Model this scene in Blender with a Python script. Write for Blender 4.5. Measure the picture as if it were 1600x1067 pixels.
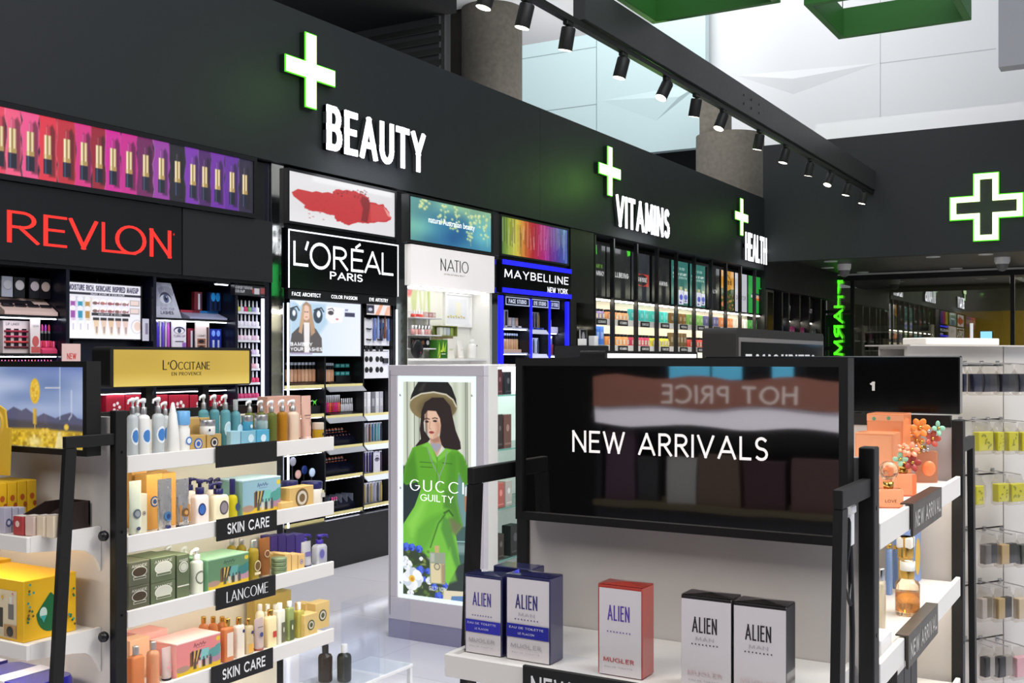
import bpy, bmesh, math, random
import numpy as np
from mathutils import Vector, Matrix

random.seed(7)
RNG = np.random.RandomState(5)
SC = bpy.context.scene
COL = SC.collection
for o in list(bpy.data.objects):
    bpy.data.objects.remove(o)

# ---------------------------------------------------------------- camera, world, exposure
EYE = 1.6
F, HZ, YAW = 1715.0, 560.0, math.radians(30.6)
cam = bpy.data.cameras.new('camera'); camo = bpy.data.objects.new('camera', cam); COL.objects.link(camo)
camo.location = (0, 0, EYE); camo.rotation_euler = (math.radians(90), 0, YAW)
cam.sensor_width = 36; cam.lens = F / 1600 * 36; cam.shift_y = (HZ - 533.5) / 1600
cam.clip_start = .05; cam.clip_end = 200
SC.camera = camo
SC.view_settings.view_transform = 'Standard'; SC.view_settings.look = 'None'
SC.view_settings.gamma = 1; SC.view_settings.use_curve_mapping = False
SC.view_settings.exposure = 0.0
SC.cycles.transparent_max_bounces = 48
W = bpy.data.worlds.new('world'); SC.world = W; W.use_nodes = True
W.node_tree.nodes['Background'].inputs[0].default_value = (.86, .93, 1, 1)
W.node_tree.nodes['Background'].inputs[1].default_value = .42

def light(name, kind, loc, energy, color=(1, 1, 1), aim=None, size=.1, size_y=None, angle=60, blend=.5):
    l = bpy.data.lights.new(name, kind); o = bpy.data.objects.new(name, l); COL.objects.link(o)
    o.location = loc; l.energy = energy; l.color = color
    if kind == 'AREA':
        l.size = size
        if size_y: l.shape = 'RECTANGLE'; l.size_y = size_y
    elif kind == 'SPOT':
        l.spot_size = math.radians(angle); l.spot_blend = blend; l.shadow_soft_size = size
    if aim is not None:
        o.rotation_euler = (Vector(aim) - Vector(loc)).to_track_quat('-Z', 'Y').to_euler()
    return o

# soft area fills added out of view for general light in hall and shop
light('hall_fill', 'AREA', (1.5, 4, 7.5), 560, (.95, .97, 1), (-1.5, 6, 0), 6, 9)
light('hall_fill', 'AREA', (-2, 14.2, 7.6), 130, (1, 1, 1), (-3, 20.4, 6), 8, 2)
light('hall_fill', 'AREA', (-8, 15.5, 11), 350, (.97, 1, 1), (-9.5, 20, 8), 5, 2)  # added fill that brightens the pale blue panels
light('hall_ceiling_fill', 'AREA', (-8, 14.6, 3.6), 110, (1, 1, 1), (-8.4, 14.9, 7), 2.5, 2)  # added fill from below, brightens the underside of the hall ceiling
light('overhead_fill', 'AREA', (-1.9, -.6, 4.2), 78, (1, .95, .88), (-2.2, 3, 1.0), 1.6, 1.6)  # added overhead fill, no fitting modelled
light('overhead_fill', 'AREA', (.9, 3.2, 4.2), 62, (1, .95, .88), (-.2, 3.3, .8), 1.2, 1.2)

# ---------------------------------------------------------------- pixel rays onto real planes
cS, cC = math.sin(YAW), math.cos(YAW)
def ray(px, py=HZ):
    a = (px - 800) / F
    return a * cC - cS, a * cS + cC, (HZ - py) / F
def aX(px, py, X):
    r = ray(px, py); t = X / r[0]; return Vector((X, r[1] * t, EYE + r[2] * t))
def aY(px, py, Y):
    r = ray(px, py); t = Y / r[1]; return Vector((r[0] * t, Y, EYE + r[2] * t))
def aZ(px, py, Z):
    r = ray(px, py); t = (Z - EYE) / r[2]; return Vector((r[0] * t, r[1] * t, Z))
def dX(px, X): return X / ray(px)[0]
def dY(px, Y): return Y / ray(px)[1]

# ---------------------------------------------------------------- materials
def lin(c):
    c = np.asarray(c, float) / 255.
    return np.where(c <= .04045, c / 12.92, ((c + .055) / 1.055) ** 2.4)
MATS = {}
def mat(name, col=(128, 128, 128), rough=.5, metal=0, emit=0, ecol=None, trans=0, ior=1.45, spec=.5, coat=0, bump=0, scale=30, mottle=0):
    if name in MATS: return MATS[name]
    m = bpy.data.materials.new(name); MATS[name] = m; m.use_nodes = True
    nt = m.node_tree; p = nt.nodes['Principled BSDF']
    L = tuple(lin(col)) + (1,)
    p.inputs['Base Color'].default_value = L
    p.inputs['Roughness'].default_value = rough
    p.inputs['Metallic'].default_value = metal
    p.inputs['IOR'].default_value = ior
    p.inputs['Specular IOR Level'].default_value = spec
    p.inputs['Transmission Weight'].default_value = trans
    p.inputs['Coat Weight'].default_value = coat
    p.inputs['Coat Roughness'].default_value = .06
    if emit:
        p.inputs['Emission Color'].default_value = tuple(lin(ecol or col)) + (1,)
        p.inputs['Emission Strength'].default_value = emit
    else:
        tc = nt.nodes.new('ShaderNodeTexCoord'); nz = nt.nodes.new('ShaderNodeTexNoise')
        nz.inputs['Scale'].default_value = scale; nz.inputs['Detail'].default_value = 3
        nt.links.new(tc.outputs['Object'], nz.inputs['Vector'])
        mr = nt.nodes.new('ShaderNodeMapRange')
        mr.inputs[3].default_value = max(rough - .05, 0); mr.inputs[4].default_value = min(rough + .05, 1)
        nt.links.new(nz.outputs[0], mr.inputs[0]); nt.links.new(mr.outputs[0], p.inputs['Roughness'])
        if mottle:
            mx = nt.nodes.new('ShaderNodeMix'); mx.data_type = 'RGBA'
            mx.inputs[6].default_value = tuple(x * (1 - mottle) for x in L[:3]) + (1,)
            mx.inputs[7].default_value = tuple(min(1, x * (1 + mottle)) for x in L[:3]) + (1,)
            nt.links.new(nz.outputs[0], mx.inputs[0]); nt.links.new(mx.outputs[2], p.inputs['Base Color'])
        if bump:
            b = nt.nodes.new('ShaderNodeBump'); b.inputs['Strength'].default_value = bump; b.inputs['Distance'].default_value = .01
            nt.links.new(nz.outputs[0], b.inputs['Height']); nt.links.new(b.outputs[0], p.inputs['Normal'])
    return m
def picmat(name, strength):
    if name in MATS: return MATS[name]
    m = mat(name, (40, 40, 40), .12 if strength else .4, emit=.001)
    nt = m.node_tree; p = nt.nodes['Principled BSDF']
    at = nt.nodes.new('ShaderNodeAttribute'); at.attribute_name = 'print'
    if strength:
        nt.links.new(at.outputs[0], p.inputs['Emission Color']); p.inputs['Emission Strength'].default_value = strength
        p.inputs['Base Color'].default_value = (.03, .03, .03, 1)
    else:
        nt.links.new(at.outputs[0], p.inputs['Base Color']); p.inputs['Emission Strength'].default_value = 0
    return m
def clearmat(name, tint=(235, 240, 240), gloss=.16, face=.5):
    """thin clear plastic: mostly see-through with a gloss"""
    if name in MATS: return MATS[name]
    m = bpy.data.materials.new(name); MATS[name] = m; m.use_nodes = True
    nt = m.node_tree; nt.nodes.clear()
    o = nt.nodes.new('ShaderNodeOutputMaterial'); mx = nt.nodes.new('ShaderNodeMixShader')
    tr = nt.nodes.new('ShaderNodeBsdfTransparent'); gl = nt.nodes.new('ShaderNodeBsdfGlossy')
    tr.inputs[0].default_value = tuple(lin(tint)) + (1,); gl.inputs['Roughness'].default_value = .08
    lw = nt.nodes.new('ShaderNodeLayerWeight'); lw.inputs[0].default_value = .35
    mt = nt.nodes.new('ShaderNodeMath'); mt.operation = 'MULTIPLY_ADD'; mt.inputs[1].default_value = face; mt.inputs[2].default_value = gloss
    nt.links.new(lw.outputs['Facing'], mt.inputs[0]); nt.links.new(mt.outputs[0], mx.inputs[0])
    nt.links.new(tr.outputs[0], mx.inputs[1]); nt.links.new(gl.outputs[0], mx.inputs[2]); nt.links.new(mx.outputs[0], o.inputs[0])
    return m

BLK = mat('black_metal', (19, 18, 18), .5)
BLKG = mat('black_gloss', (10, 10, 12), .12)
WHT = mat('white_laminate', (236, 232, 228), .38)
WHT2 = mat('white_plastic', (240, 240, 240), .3)
CREAM = mat('cream_panel', (236, 232, 218), .5)
CHROME = mat('chrome', (215, 215, 220), .18, 1)
SILV = mat('silver_cap', (205, 203, 205), .3, .9)
GOLD = mat('gold_metal', (222, 180, 96), .22, 1)
BLKP = mat('black_plastic', (20, 20, 24), .3)
NAVY = mat('navy_plastic', (34, 34, 92), .3)
PURP = mat('purple_plastic', (58, 40, 150), .3)
LED = mat('led_strip', (250, 250, 255), emit=9, ecol=(235, 240, 255))
LEDW = mat('warm_led_strip', (255, 246, 226), emit=17, ecol=(255, 247, 230))
WGLOW = mat('lit_white_letter', (250, 250, 255), emit=1.25, ecol=(250, 250, 255))
PRINTW = mat('white_ink', (238, 238, 238), .5)
PRINTK = mat('black_ink', (28, 26, 30), .5)
CLEAR = clearmat('clear_film')
ACRYL = clearmat('clear_acrylic', (252, 253, 255), .0, .14)
GLASSG = mat('green_glass_edge', (120, 190, 175), .1, trans=.3)
def C(c, r=.45, **k): return mat('paint_%02x%02x%02x_%d%s' % (*c, int(r * 100), ''.join(sorted(k))), c, r, **k)
def TR(c, t=.55): return mat('tinted_%02x%02x%02x_%d' % (*c, int(t * 100)), c, .06, trans=t, ior=1.25 if t < .7 else 1.4)
def EM(c, s=1): return mat('lit_%02x%02x%02x_%d' % (*c, int(s * 100)), c, emit=s)

# ---------------------------------------------------------------- mesh builder
def rrect(w, d, r, n=4):
    r = min(r, w / 2 - 1e-4, d / 2 - 1e-4); P = []
    for sx, sy, a0 in ((1, 1, 0), (-1, 1, 90), (-1, -1, 180), (1, -1, 270)):
        for i in range(n + 1):
            a = math.radians(a0 + 90 * i / n)
            P.append((sx * (w / 2 - r) + r * math.cos(a), sy * (d / 2 - r) + r * math.sin(a)))
    return P
class MB:
    def __init__(s): s.v, s.f, s.m, s.sm, s.mats = [], [], [], [], []
    def mi(s, m):
        if m not in s.mats: s.mats.append(m)
        return s.mats.index(m)
    def add(s, vs, fs, m, smooth=False):
        n = len(s.v); k = s.mi(m); s.v += [tuple(v) for v in vs]
        for f in fs:
            s.f.append([n + i for i in f]); s.m.append(k); s.sm.append(smooth)
        return s
    def box(s, x0, x1, y0, y1, z0, z1, m, b=0):
        if x1 < x0: x0, x1 = x1, x0
        if y1 < y0: y0, y1 = y1, y0
        if z1 < z0: z0, z1 = z1, z0
        if b <= 0:
            vs = [(x, y, z) for x in (x0, x1) for y in (y0, y1) for z in (z0, z1)]
            return s.add(vs, [(0, 1, 3, 2), (4, 6, 7, 5), (0, 4, 5, 1), (2, 3, 7, 6), (0, 2, 6, 4), (1, 5, 7, 3)], m)
        b = min(b, (x1 - x0) * .45, (y1 - y0) * .45, (z1 - z0) * .45)
        vs = []; ix = {}
        for i in (0, 1):
            for j in (0, 1):
                for k in (0, 1):
                    X, Y, Z = (x0, x1)[i], (y0, y1)[j], (z0, z1)[k]
                    ix_, iy_, iz_ = X + (b, -b)[i], Y + (b, -b)[j], Z + (b, -b)[k]
                    for t, p in ((0, (X, iy_, iz_)), (1, (ix_, Y, iz_)), (2, (ix_, iy_, Z))):
                        ix[i, j, k, t] = len(vs); vs.append(p)
        q = lambda *a: ix[a]
        fs = []
        for i in (0, 1):
            fs.append((q(i, 0, 0, 0), q(i, 1, 0, 0), q(i, 1, 1, 0), q(i, 0, 1, 0)))
            fs.append((q(0, i, 0, 1), q(1, i, 0, 1), q(1, i, 1, 1), q(0, i, 1, 1)))
            fs.append((q(0, 0, i, 2), q(1, 0, i, 2), q(1, 1, i, 2), q(0, 1, i, 2)))
            for j in (0, 1):
                fs.append((q(i, j, 0, 0), q(i, j, 1, 0), q(i, j, 1, 1), q(i, j, 0, 1)))
                fs.append((q(i, 0, j, 0), q(i, 1, j, 0), q(i, 1, j, 2), q(i, 0, j, 2)))
                fs.append((q(0, i, j, 1), q(1, i, j, 1), q(1, i, j, 2), q(0, i, j, 2)))
                for k in (0, 1): fs.append((q(i, j, k, 0), q(i, j, k, 1), q(i, j, k, 2)))
        return s.add(vs, fs, m)
    def loft(s, rings, m, caps=True, smooth=True):
        n = len(rings[0]); vs = [p for r in rings for p in r]; fs = []
        for k in range(len(rings) - 1):
            for i in range(n):
                j = (i + 1) % n
                fs.append((k * n + i, k * n + j, (k + 1) * n + j, (k + 1) * n + i))
        s.add(vs, fs, m, smooth)
        if caps:
            s.add(rings[0], [list(range(n))], m); s.add(rings[-1], [list(range(n))], m)
        return s
    def lathe(s, prof, m, c=(0, 0, 0), seg=18, ax='z'):
        rings = []
        for r, z in prof:
            r = max(r, 1e-4); R = []
            for i in range(seg):
                a = 2 * math.pi * i / seg; u, v = r * math.cos(a), r * math.sin(a)
                R.append({'z': (c[0] + u, c[1] + v, c[2] + z), 'y': (c[0] + u, c[1] + z, c[2] + v), 'x': (c[0] + z, c[1] + u, c[2] + v)}[ax])
            rings.append(R)
        return s.loft(rings, m)
    def rloft(s, prof, m, c=(0, 0, 0), n=4):
        """prof: (w, d, corner r, z)"""
        return s.loft([[(c[0] + x, c[1] + y, c[2] + z) for x, y in rrect(w, d, r, n)] for w, d, r, z in prof], m)
    def prism(s, pts, ax, a0, a1, m):
        """polygon given in the two other axes (x,z for ax y; y,z for ax x; x,y for ax z)"""
        mk = {'y': lambda p, a: (p[0], a, p[1]), 'x': lambda p, a: (a, p[0], p[1]), 'z': lambda p, a: (p[0], p[1], a)}[ax]
        n = len(pts); vs = [mk(p, a0) for p in pts] + [mk(p, a1) for p in pts]
        fs = [list(range(n)), list(range(n, 2 * n))] + [(i, (i + 1) % n, n + (i + 1) % n, n + i) for i in range(n)]
        return s.add(vs, fs, m)
    def tube(s, pts, r, m, seg=8, closed=False):
        pts = [Vector(p) for p in pts]; n = len(pts); rings = []
        for i, p in enumerate(pts):
            a = pts[(i - 1) % n] if closed or i else p; b = pts[(i + 1) % n] if closed or i < n - 1 else p
            t = (b - a).normalized(); u = t.cross(Vector((.13, .31, .94))); u.normalize(); w = t.cross(u)
            rr = r[i] if isinstance(r, (list, tuple)) else r
            rings.append([tuple(p + rr * (math.cos(2 * math.pi * k / seg) * u + math.sin(2 * math.pi * k / seg) * w)) for k in range(seg)])
        if closed: rings.append(rings[0])
        return s.loft(rings, m, caps=not closed)
    fk = 0
    def flat(s, pts, y, m):
        s.fk += 1; y -= (s.fk % 30) * 8e-6   # overlapping strokes never share a plane
        return s.add([(p[0], y, p[1]) for p in pts], [list(range(len(pts)))], m)
    def rect(s, x0, x1, z0, z1, y, m): return s.flat([(x0, z0), (x1, z0), (x1, z1), (x0, z1)], y, m)
    def ell(s, cx, cz, rx, rz, y, m, n=20, rot=0):
        c, d = math.cos(rot), math.sin(rot)
        P = [(rx * math.cos(2 * math.pi * i / n), rz * math.sin(2 * math.pi * i / n)) for i in range(n)]
        return s.flat([(cx + c * x - d * z, cz + d * x + c * z) for x, z in P], y, m)
    def build(s, name, parent=None, loc=None, rz=0):
        me = bpy.data.meshes.new(name); me.from_pydata(s.v, [], s.f)
        for m in s.mats: me.materials.append(m)
        me.polygons.foreach_set('material_index', s.m); me.polygons.foreach_set('use_smooth', s.sm)
        bm = bmesh.new(); bm.from_mesh(me); bmesh.ops.recalc_face_normals(bm, faces=bm.faces); bm.to_mesh(me); bm.free()
        o = bpy.data.objects.new(name, me); COL.objects.link(o)
        if parent is not None: o.parent = parent
        if loc is not None: o.location = loc
        if rz: o.rotation_euler = (0, 0, rz)
        return o
R90 = math.pi / 2
def tag(o, label, cat, group=None):
    o['label'] = label; o['category'] = cat
    if group: o['group'] = group
    return o
def thing(name, label, cat, loc=(0, 0, 0), rz=0, group=None):
    o = bpy.data.objects.new(name, None); COL.objects.link(o); o.empty_display_size = .05
    o.location = loc; o.rotation_euler = (0, 0, rz)
    return tag(o, label, cat, group)
def struct(mb, name, loc=None, rz=0):
    o = mb.build(name, None, loc, rz); o['kind'] = 'structure'; return o
def solo(mb, name, label, cat, loc=(0, 0, 0), rz=0, group=None):
    return tag(mb.build(name, None, loc, rz), label, cat, group)
KIDS = {}
def dup(root, loc, rz=None, label=None, group=None):
    r = root.copy(); COL.objects.link(r); r.location = loc
    if rz is not None: r.rotation_euler = (0, 0, rz)
    if label: r['label'] = label
    if group: r['group'] = group
    for ch in list(root.children):
        c = ch.copy(); COL.objects.link(c); c.parent = r
        for g in ch.children:
            d = g.copy(); COL.objects.link(d); d.parent = c
    return r

# ---------------------------------------------------------------- stroke lettering
def arc(cx, cy, rx, ry, a0, a1, n=10):
    return [(cx + rx * math.cos(math.radians(a0 + (a1 - a0) * i / n)), cy + ry * math.sin(math.radians(a0 + (a1 - a0) * i / n))) for i in range(n + 1)]
GL = {
 'A': (.8, [[(0, 0), (.4, 1), (.8, 0)], [(.13, .3), (.67, .3)]]),
 'B': (.6, [[(0, 0), (0, 1)], [(0, 1), (.3, 1)] + arc(.3, .76, .24, .24, 90, -90) + [(0, .52)], [(.3, .52)] + arc(.32, .26, .28, .26, 90, -90) + [(0, 0)]]),
 'C': (.78, [arc(.47, .5, .47, .5, 48, 312, 16)]),
 'D': (.7, [[(0, 0), (0, 1)], [(0, 1), (.25, 1)] + arc(.25, .5, .45, .5, 90, -90, 12) + [(0, 0)]]),
 'E': (.5, [[(.5, 1), (0, 1), (0, 0), (.5, 0)], [(0, .53), (.44, .53)]]),
 'F': (.5, [[(.5, 1), (0, 1), (0, 0)], [(0, .53), (.44, .53)]]),
 'G': (.86, [arc(.47, .5, .47, .5, 48, 345, 16) + [(.9, .46), (.56, .46)]]),
 'H': (.66, [[(0, 0), (0, 1)], [(.66, 0), (.66, 1)], [(0, .52), (.66, .52)]]),
 'I': (0, [[(0, 0), (0, 1)]]),
 'J': (.4, [[(.4, 1), (.4, .22)] + arc(.2, .22, .2, .22, 0, -170, 8)]),
 'K': (.6, [[(0, 0), (0, 1)], [(.56, 1), (0, .45)], [(.2, .62), (.6, 0)]]),
 'L': (.46, [[(0, 1), (0, 0), (.46, 0)]]),
 'M': (.86, [[(0, 0), (.06, 1), (.43, .12), (.8, 1), (.86, 0)]]),
 'N': (.68, [[(0, 0), (0, 1), (.68, 0), (.68, 1)]]),
 'O': (.94, [arc(.47, .5, .47, .5, 0, 360, 22)]),
 'P': (.56, [[(0, 0), (0, 1)], [(0, 1), (.28, 1)] + arc(.28, .74, .28, .26, 90, -90) + [(0, .48)]]),
 'Q': (.94, [arc(.47, .5, .47, .5, 0, 360, 22), [(.55, .3), (.9, 0)]]),
 'R': (.58, [[(0, 0), (0, 1)], [(0, 1), (.28, 1)] + arc(.28, .75, .26, .25, 90, -90) + [(0, .5)], [(.24, .5), (.6, 0)]]),
 'S': (.52, [arc(.26, .75, .24, .25, 40, 270, 10) + arc(.26, .25, .26, .25, 90, -140, 10)]),
 'T': (.62, [[(0, 1), (.62, 1)], [(.31, 1), (.31, 0)]]),
 'U': (.64, [[(0, 1), (0, .32)] + arc(.32, .32, .32, .32, 180, 360, 12) + [(.64, 1)]]),
 'V': (.76, [[(0, 1), (.38, 0), (.76, 1)]]),
 'W': (1.1, [[(0, 1), (.28, 0), (.55, .96), (.82, 0), (1.1, 1)]]),
 'X': (.66, [[(0, 1), (.66, 0)], [(.66, 1), (0, 0)]]),
 'Y': (.68, [[(0, 1), (.34, .46), (.68, 1)], [(.34, .46), (.34, 0)]]),
 'Z': (.6, [[(0, 1), (.6, 1), (0, 0), (.6, 0)]]),
 'É': (.5, [[(.5, 1), (0, 1), (0, 0), (.5, 0)], [(0, .53), (.44, .53)], [(.2, 1.14), (.36, 1.3)]]),
 '1': (.2, [[(0, .8), (.2, 1), (.2, 0)]]),
 "'": (.1, [[(.1, 1), (.02, .72)]]), '.': (0, [[(0, 0), (0, .02)]]), '&': (.6, [arc(.3, .75, .2, .25, -60, 270, 10), arc(.3, .27, .3, .27, 100, 360, 10)]),
 ' ': (.28, []), '-': (.4, [[(0, .45), (.4, .45)]]), '#': (.5, [[(.15, 0), (.15, 1)], [(.35, 0), (.35, 1)], [(0, .35), (.5, .35)], [(0, .65), (.5, .65)]]),
}
def glyph_quads(ch, x0, sx, pv, ph):
    """unit height; pen pv for vertical strokes, ph for horizontal ones; returns convex polygons clipped to the line"""
    w, strokes = GL.get(ch, GL[' ']); Q = []
    top = 1.36 if ch == 'É' else 1.0
    for st in strokes:
        P = [(x0 + pv / 2 + x * sx, ph / 2 + y * (1 - ph)) for x, y in st]
        n = len(P); closed = math.hypot(P[0][0] - P[-1][0], P[0][1] - P[-1][1]) < 1e-6
        D = [(P[i + 1][0] - P[i][0], P[i + 1][1] - P[i][1]) for i in range(n - 1)]
        D = [(a / (math.hypot(a, b) or 1), b / (math.hypot(a, b) or 1)) for a, b in D]
        for i in range(n - 1):
            (ax, ay), (bx, by), (tx, ty) = P[i], P[i + 1], D[i]
            def k(j):
                if j < 0 or j >= n - 1: return .25 if closed else 1
                return 1 if tx * D[j][0] + ty * D[j][1] < .8 else .3
            k0, k1 = k(i - 1), k(i + 1)
            ox, oy = -ty * pv / 2, tx * ph / 2
            e0 = (tx * pv / 2 * k0, ty * ph / 2 * k0); e1 = (tx * pv / 2 * k1, ty * ph / 2 * k1)
            q = [(ax - e0[0] + ox, ay - e0[1] + oy), (bx + e1[0] + ox, by + e1[1] + oy), (bx + e1[0] - ox, by + e1[1] - oy), (ax - e0[0] - ox, ay - e0[1] - oy)]
            for lo, sg in ((0, 1), (top, -1)):
                out = []
                for a in range(len(q)):
                    p, r = q[a], q[(a + 1) % len(q)]
                    ip, ir = sg * (p[1] - lo) >= 0, sg * (r[1] - lo) >= 0
                    if ip: out.append(p)
                    if ip != ir:
                        t = (lo - p[1]) / (r[1] - p[1]); out.append((p[0] + t * (r[0] - p[0]), lo))
                q = out
                if len(q) < 3: break
            if len(q) >= 3: Q.append(q)
    return Q, w * sx + pv
def text_polys(s, pv=.12, ph=None, gap=.16, sx=1.0, caps=None):
    """list per character of polygons, and total width, unit height; caps: scale of the letters after the first of a word"""
    ph = pv if ph is None else ph; x = 0; out = []
    for i, ch in enumerate(s):
        Q, w = glyph_quads(ch, 0, sx, pv, ph)
        sc = 1
        if caps and i and s[i - 1] not in " '": sc = caps
        out.append([[(x + a * sc, b * sc) for a, b in q] for q in Q]); x += w * sc + gap
    return out, x - gap
def text(mb, s, x0, x1, z0, z1, y, m, pv=.12, ph=None, gap=.16, sx=1.0, depth=0, flip=False, caps=None, fit=True):
    """writes s in the box x0..x1, z0..z1 of the plane y"""
    L, w = text_polys(s, pv, ph, gap, sx, caps); h = z1 - z0
    k = (x1 - x0) / w if fit else h
    for g in L:
        for q in g:
            P = [((x1 - a * k) if flip else (x0 + a * k), z0 + b * h) for a, b in q]
            if depth: mb.prism(P, 'y', y, y + depth, m)
            else: mb.flat(P, y, m)
    return mb
def fitg(ch, x0, x1, z0, z1, pv, ph):
    """one letter filling x0..x1, z0..z1 with its strokes kept at the same weight"""
    h = z1 - z0; w0 = GL[ch][0]; sx = max(((x1 - x0) / h - pv) / w0, .05) if w0 else 1
    Q, w = glyph_quads(ch, 0, sx, pv, ph); o = (x0 + x1) / 2 - pv * h / 2 if not w0 else x0
    return [[(o + a * h, z0 + b * h) for a, b in q] for q in Q]
def btext(mb, s, x0, x1, z0, z1, y, m):
    """lower-case wording in the built-in face"""
    cu = bpy.data.curves.new('t', 'FONT'); cu.body = s; o = bpy.data.objects.new('t', cu); COL.objects.link(o)
    dg = bpy.context.evaluated_depsgraph_get(); dg.update(); me = o.evaluated_get(dg).to_mesh()
    vs = [tuple(v.co) for v in me.vertices]; fs = [list(p.vertices) for p in me.polygons]
    o.evaluated_get(dg).to_mesh_clear(); bpy.data.objects.remove(o); bpy.data.curves.remove(cu)
    a = [min(v[i] for v in vs) for i in (0, 1)]; b = [max(v[i] for v in vs) for i in (0, 1)]
    return mb.add([(x0 + (v[0] - a[0]) / (b[0] - a[0]) * (x1 - x0), y, z0 + (v[1] - a[1]) / (b[1] - a[1]) * (z1 - z0)) for v in vs], fs, m)

# ---------------------------------------------------------------- printed pictures (point colours on a fine grid)
class Cv:
    def __init__(s, w, h, bg=(255, 255, 255)):
        s.w, s.h = w, h; s.a = np.ones((h, w, 3)) * np.array(bg, float)
        s.Y, s.X = np.mgrid[0:h, 0:w].astype(float)
    def blend(s, mk, col, sl=None):
        sl = sl or (slice(None), slice(None)); A = s.a[sl]
        A += mk[..., None] * (np.asarray(col, float) - A); return s
    def poly(s, P, col, al=1, soft=.7):
        P = np.asarray(P, float)
        x0, x1 = int(max(P[:, 0].min() - 2, 0)), int(min(P[:, 0].max() + 3, s.w)); y0, y1 = int(max(P[:, 1].min() - 2, 0)), int(min(P[:, 1].max() + 3, s.h))
        if x1 <= x0 or y1 <= y0: return s
        sl = (slice(y0, y1), slice(x0, x1)); X, Y = s.X[sl], s.Y[sl]
        ins = np.zeros(X.shape, bool); dm = np.full(X.shape, 1e9)
        for i in range(len(P)):
            a, b = P[i], P[(i + 1) % len(P)]
            if a[1] != b[1]:
                c = ((a[1] > Y) != (b[1] > Y)) & (X < (b[0] - a[0]) * (Y - a[1]) / (b[1] - a[1]) + a[0]); ins ^= c
            d = b - a; L = max((d * d).sum(), 1e-9); t = np.clip(((X - a[0]) * d[0] + (Y - a[1]) * d[1]) / L, 0, 1)
            dm = np.minimum(dm, np.hypot(X - a[0] - t * d[0], Y - a[1] - t * d[1]))
        return s.blend(np.clip(.5 + np.where(ins, dm, -dm) / (2 * soft), 0, 1) * al, col, sl)
    def ell(s, cx, cy, rx, ry, col, al=1, rot=0, soft=.7):
        c, d = math.cos(rot), math.sin(rot); u = ((s.X - cx) * c + (s.Y - cy) * d) / rx; v = (-(s.X - cx) * d + (s.Y - cy) * c) / ry
        r = np.hypot(u, v); return s.blend(np.clip(.5 + (1 - r) * min(rx, ry) / (2 * soft), 0, 1) * al, col)
    def rect(s, x0, x1, y0, y1, col, al=1): return s.poly([(x0, y0), (x1, y0), (x1, y1), (x0, y1)], col, al)
    def line(s, P, w, col, al=1, soft=.7):
        P = np.asarray(P, float); dm = np.full(s.X.shape, 1e9)
        for a, b in zip(P[:-1], P[1:]):
            d = b - a; L = max((d * d).sum(), 1e-9); t = np.clip(((s.X - a[0]) * d[0] + (s.Y - a[1]) * d[1]) / L, 0, 1)
            dm = np.minimum(dm, np.hypot(s.X - a[0] - t * d[0], s.Y - a[1] - t * d[1]))
        return s.blend(np.clip(.5 + (w / 2 - dm) / (2 * soft), 0, 1) * al, col)
    def text(s, t, x0, x1, y0, y1, col, **k):
        L, w = text_polys(t, **k)
        for g in L:
            for q in g: s.poly([(x0 + a * (x1 - x0) / w, y0 + b * (y1 - y0)) for a, b in q], col, soft=.6)
        return s
    def noise(s, sx, sy, seed=0):
        r = np.random.RandomState(seed); gy, gx = int(s.h / sy) + 3, int(s.w / sx) + 3; g = r.rand(gy, gx)
        x, y = s.X / sx, s.Y / sy; i, j = x.astype(int), y.astype(int); u, v = x - i, y - j; u = u * u * (3 - 2 * u); v = v * v * (3 - 2 * v)
        return (g[j, i] * (1 - u) + g[j, i + 1] * u) * (1 - v) + (g[j + 1, i] * (1 - u) + g[j + 1, i + 1] * u) * v
    def build(s, name, parent, x0, x1, z0, z1, y, m):
        h, w = s.h, s.w; me = bpy.data.meshes.new(name)
        X = np.linspace(x0, x1, w)[None, :].repeat(h, 0); Z = np.linspace(z0, z1, h)[:, None].repeat(w, 1)
        co = np.stack([X, np.full_like(X, y), Z], -1).reshape(-1, 3)
        i = (np.arange(h - 1)[:, None] * w + np.arange(w - 1)[None, :]).reshape(-1)
        fc = np.stack([i, i + 1, i + w + 1, i + w], -1)
        n = len(fc); me.vertices.add(h * w); me.vertices.foreach_set('co', co.ravel()); me.loops.add(4 * n); me.polygons.add(n)
        me.loops.foreach_set('vertex_index', fc.ravel().astype(np.int32)); me.polygons.foreach_set('loop_start', (np.arange(n) * 4).astype(np.int32))
        me.update(calc_edges=True)
        at = me.attributes.new('print', 'FLOAT_COLOR', 'POINT')
        at.data.foreach_set('color', np.concatenate([lin(np.clip(s.a, 0, 255)).reshape(-1, 3), np.ones((h * w, 1))], 1).ravel().astype(np.float32))
        me.materials.append(m)
        o = bpy.data.objects.new(name, me); COL.objects.link(o); o.parent = parent; return o
LIT = picmat('backlit_print', 1.0); LITS = picmat('bright_backlit_print', 1.12); PRN = picmat('paper_print', 0)

# ================================================================ SETTING
XF, XU = -5.38, -5.4          # black fascia plane, front plane of the wall units
YG = 21.6                     # pharmacy glass
def floor_mat():
    m = mat('polished_tile', (226, 223, 232), .1, spec=.6)
    nt = m.node_tree; p = nt.nodes['Principled BSDF']; tc = nt.nodes.new('ShaderNodeTexCoord'); br = nt.nodes.new('ShaderNodeTexBrick')
    br.offset = 0; br.inputs['Scale'].default_value = 1; br.inputs['Brick Width'].default_value = .9; br.inputs['Row Height'].default_value = .9
    br.inputs['Mortar Size'].default_value = .0025; br.inputs['Color1'].default_value = (*lin((228, 225, 234)), 1); br.inputs['Color2'].default_value = (*lin((222, 220, 230)), 1)
    br.inputs['Mortar'].default_value = (*lin((196, 194, 202)), 1)
    nt.links.new(tc.outputs['Object'], br.inputs['Vector']); nt.links.new(br.outputs[0], p.inputs['Base Color'])
    return m
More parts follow.
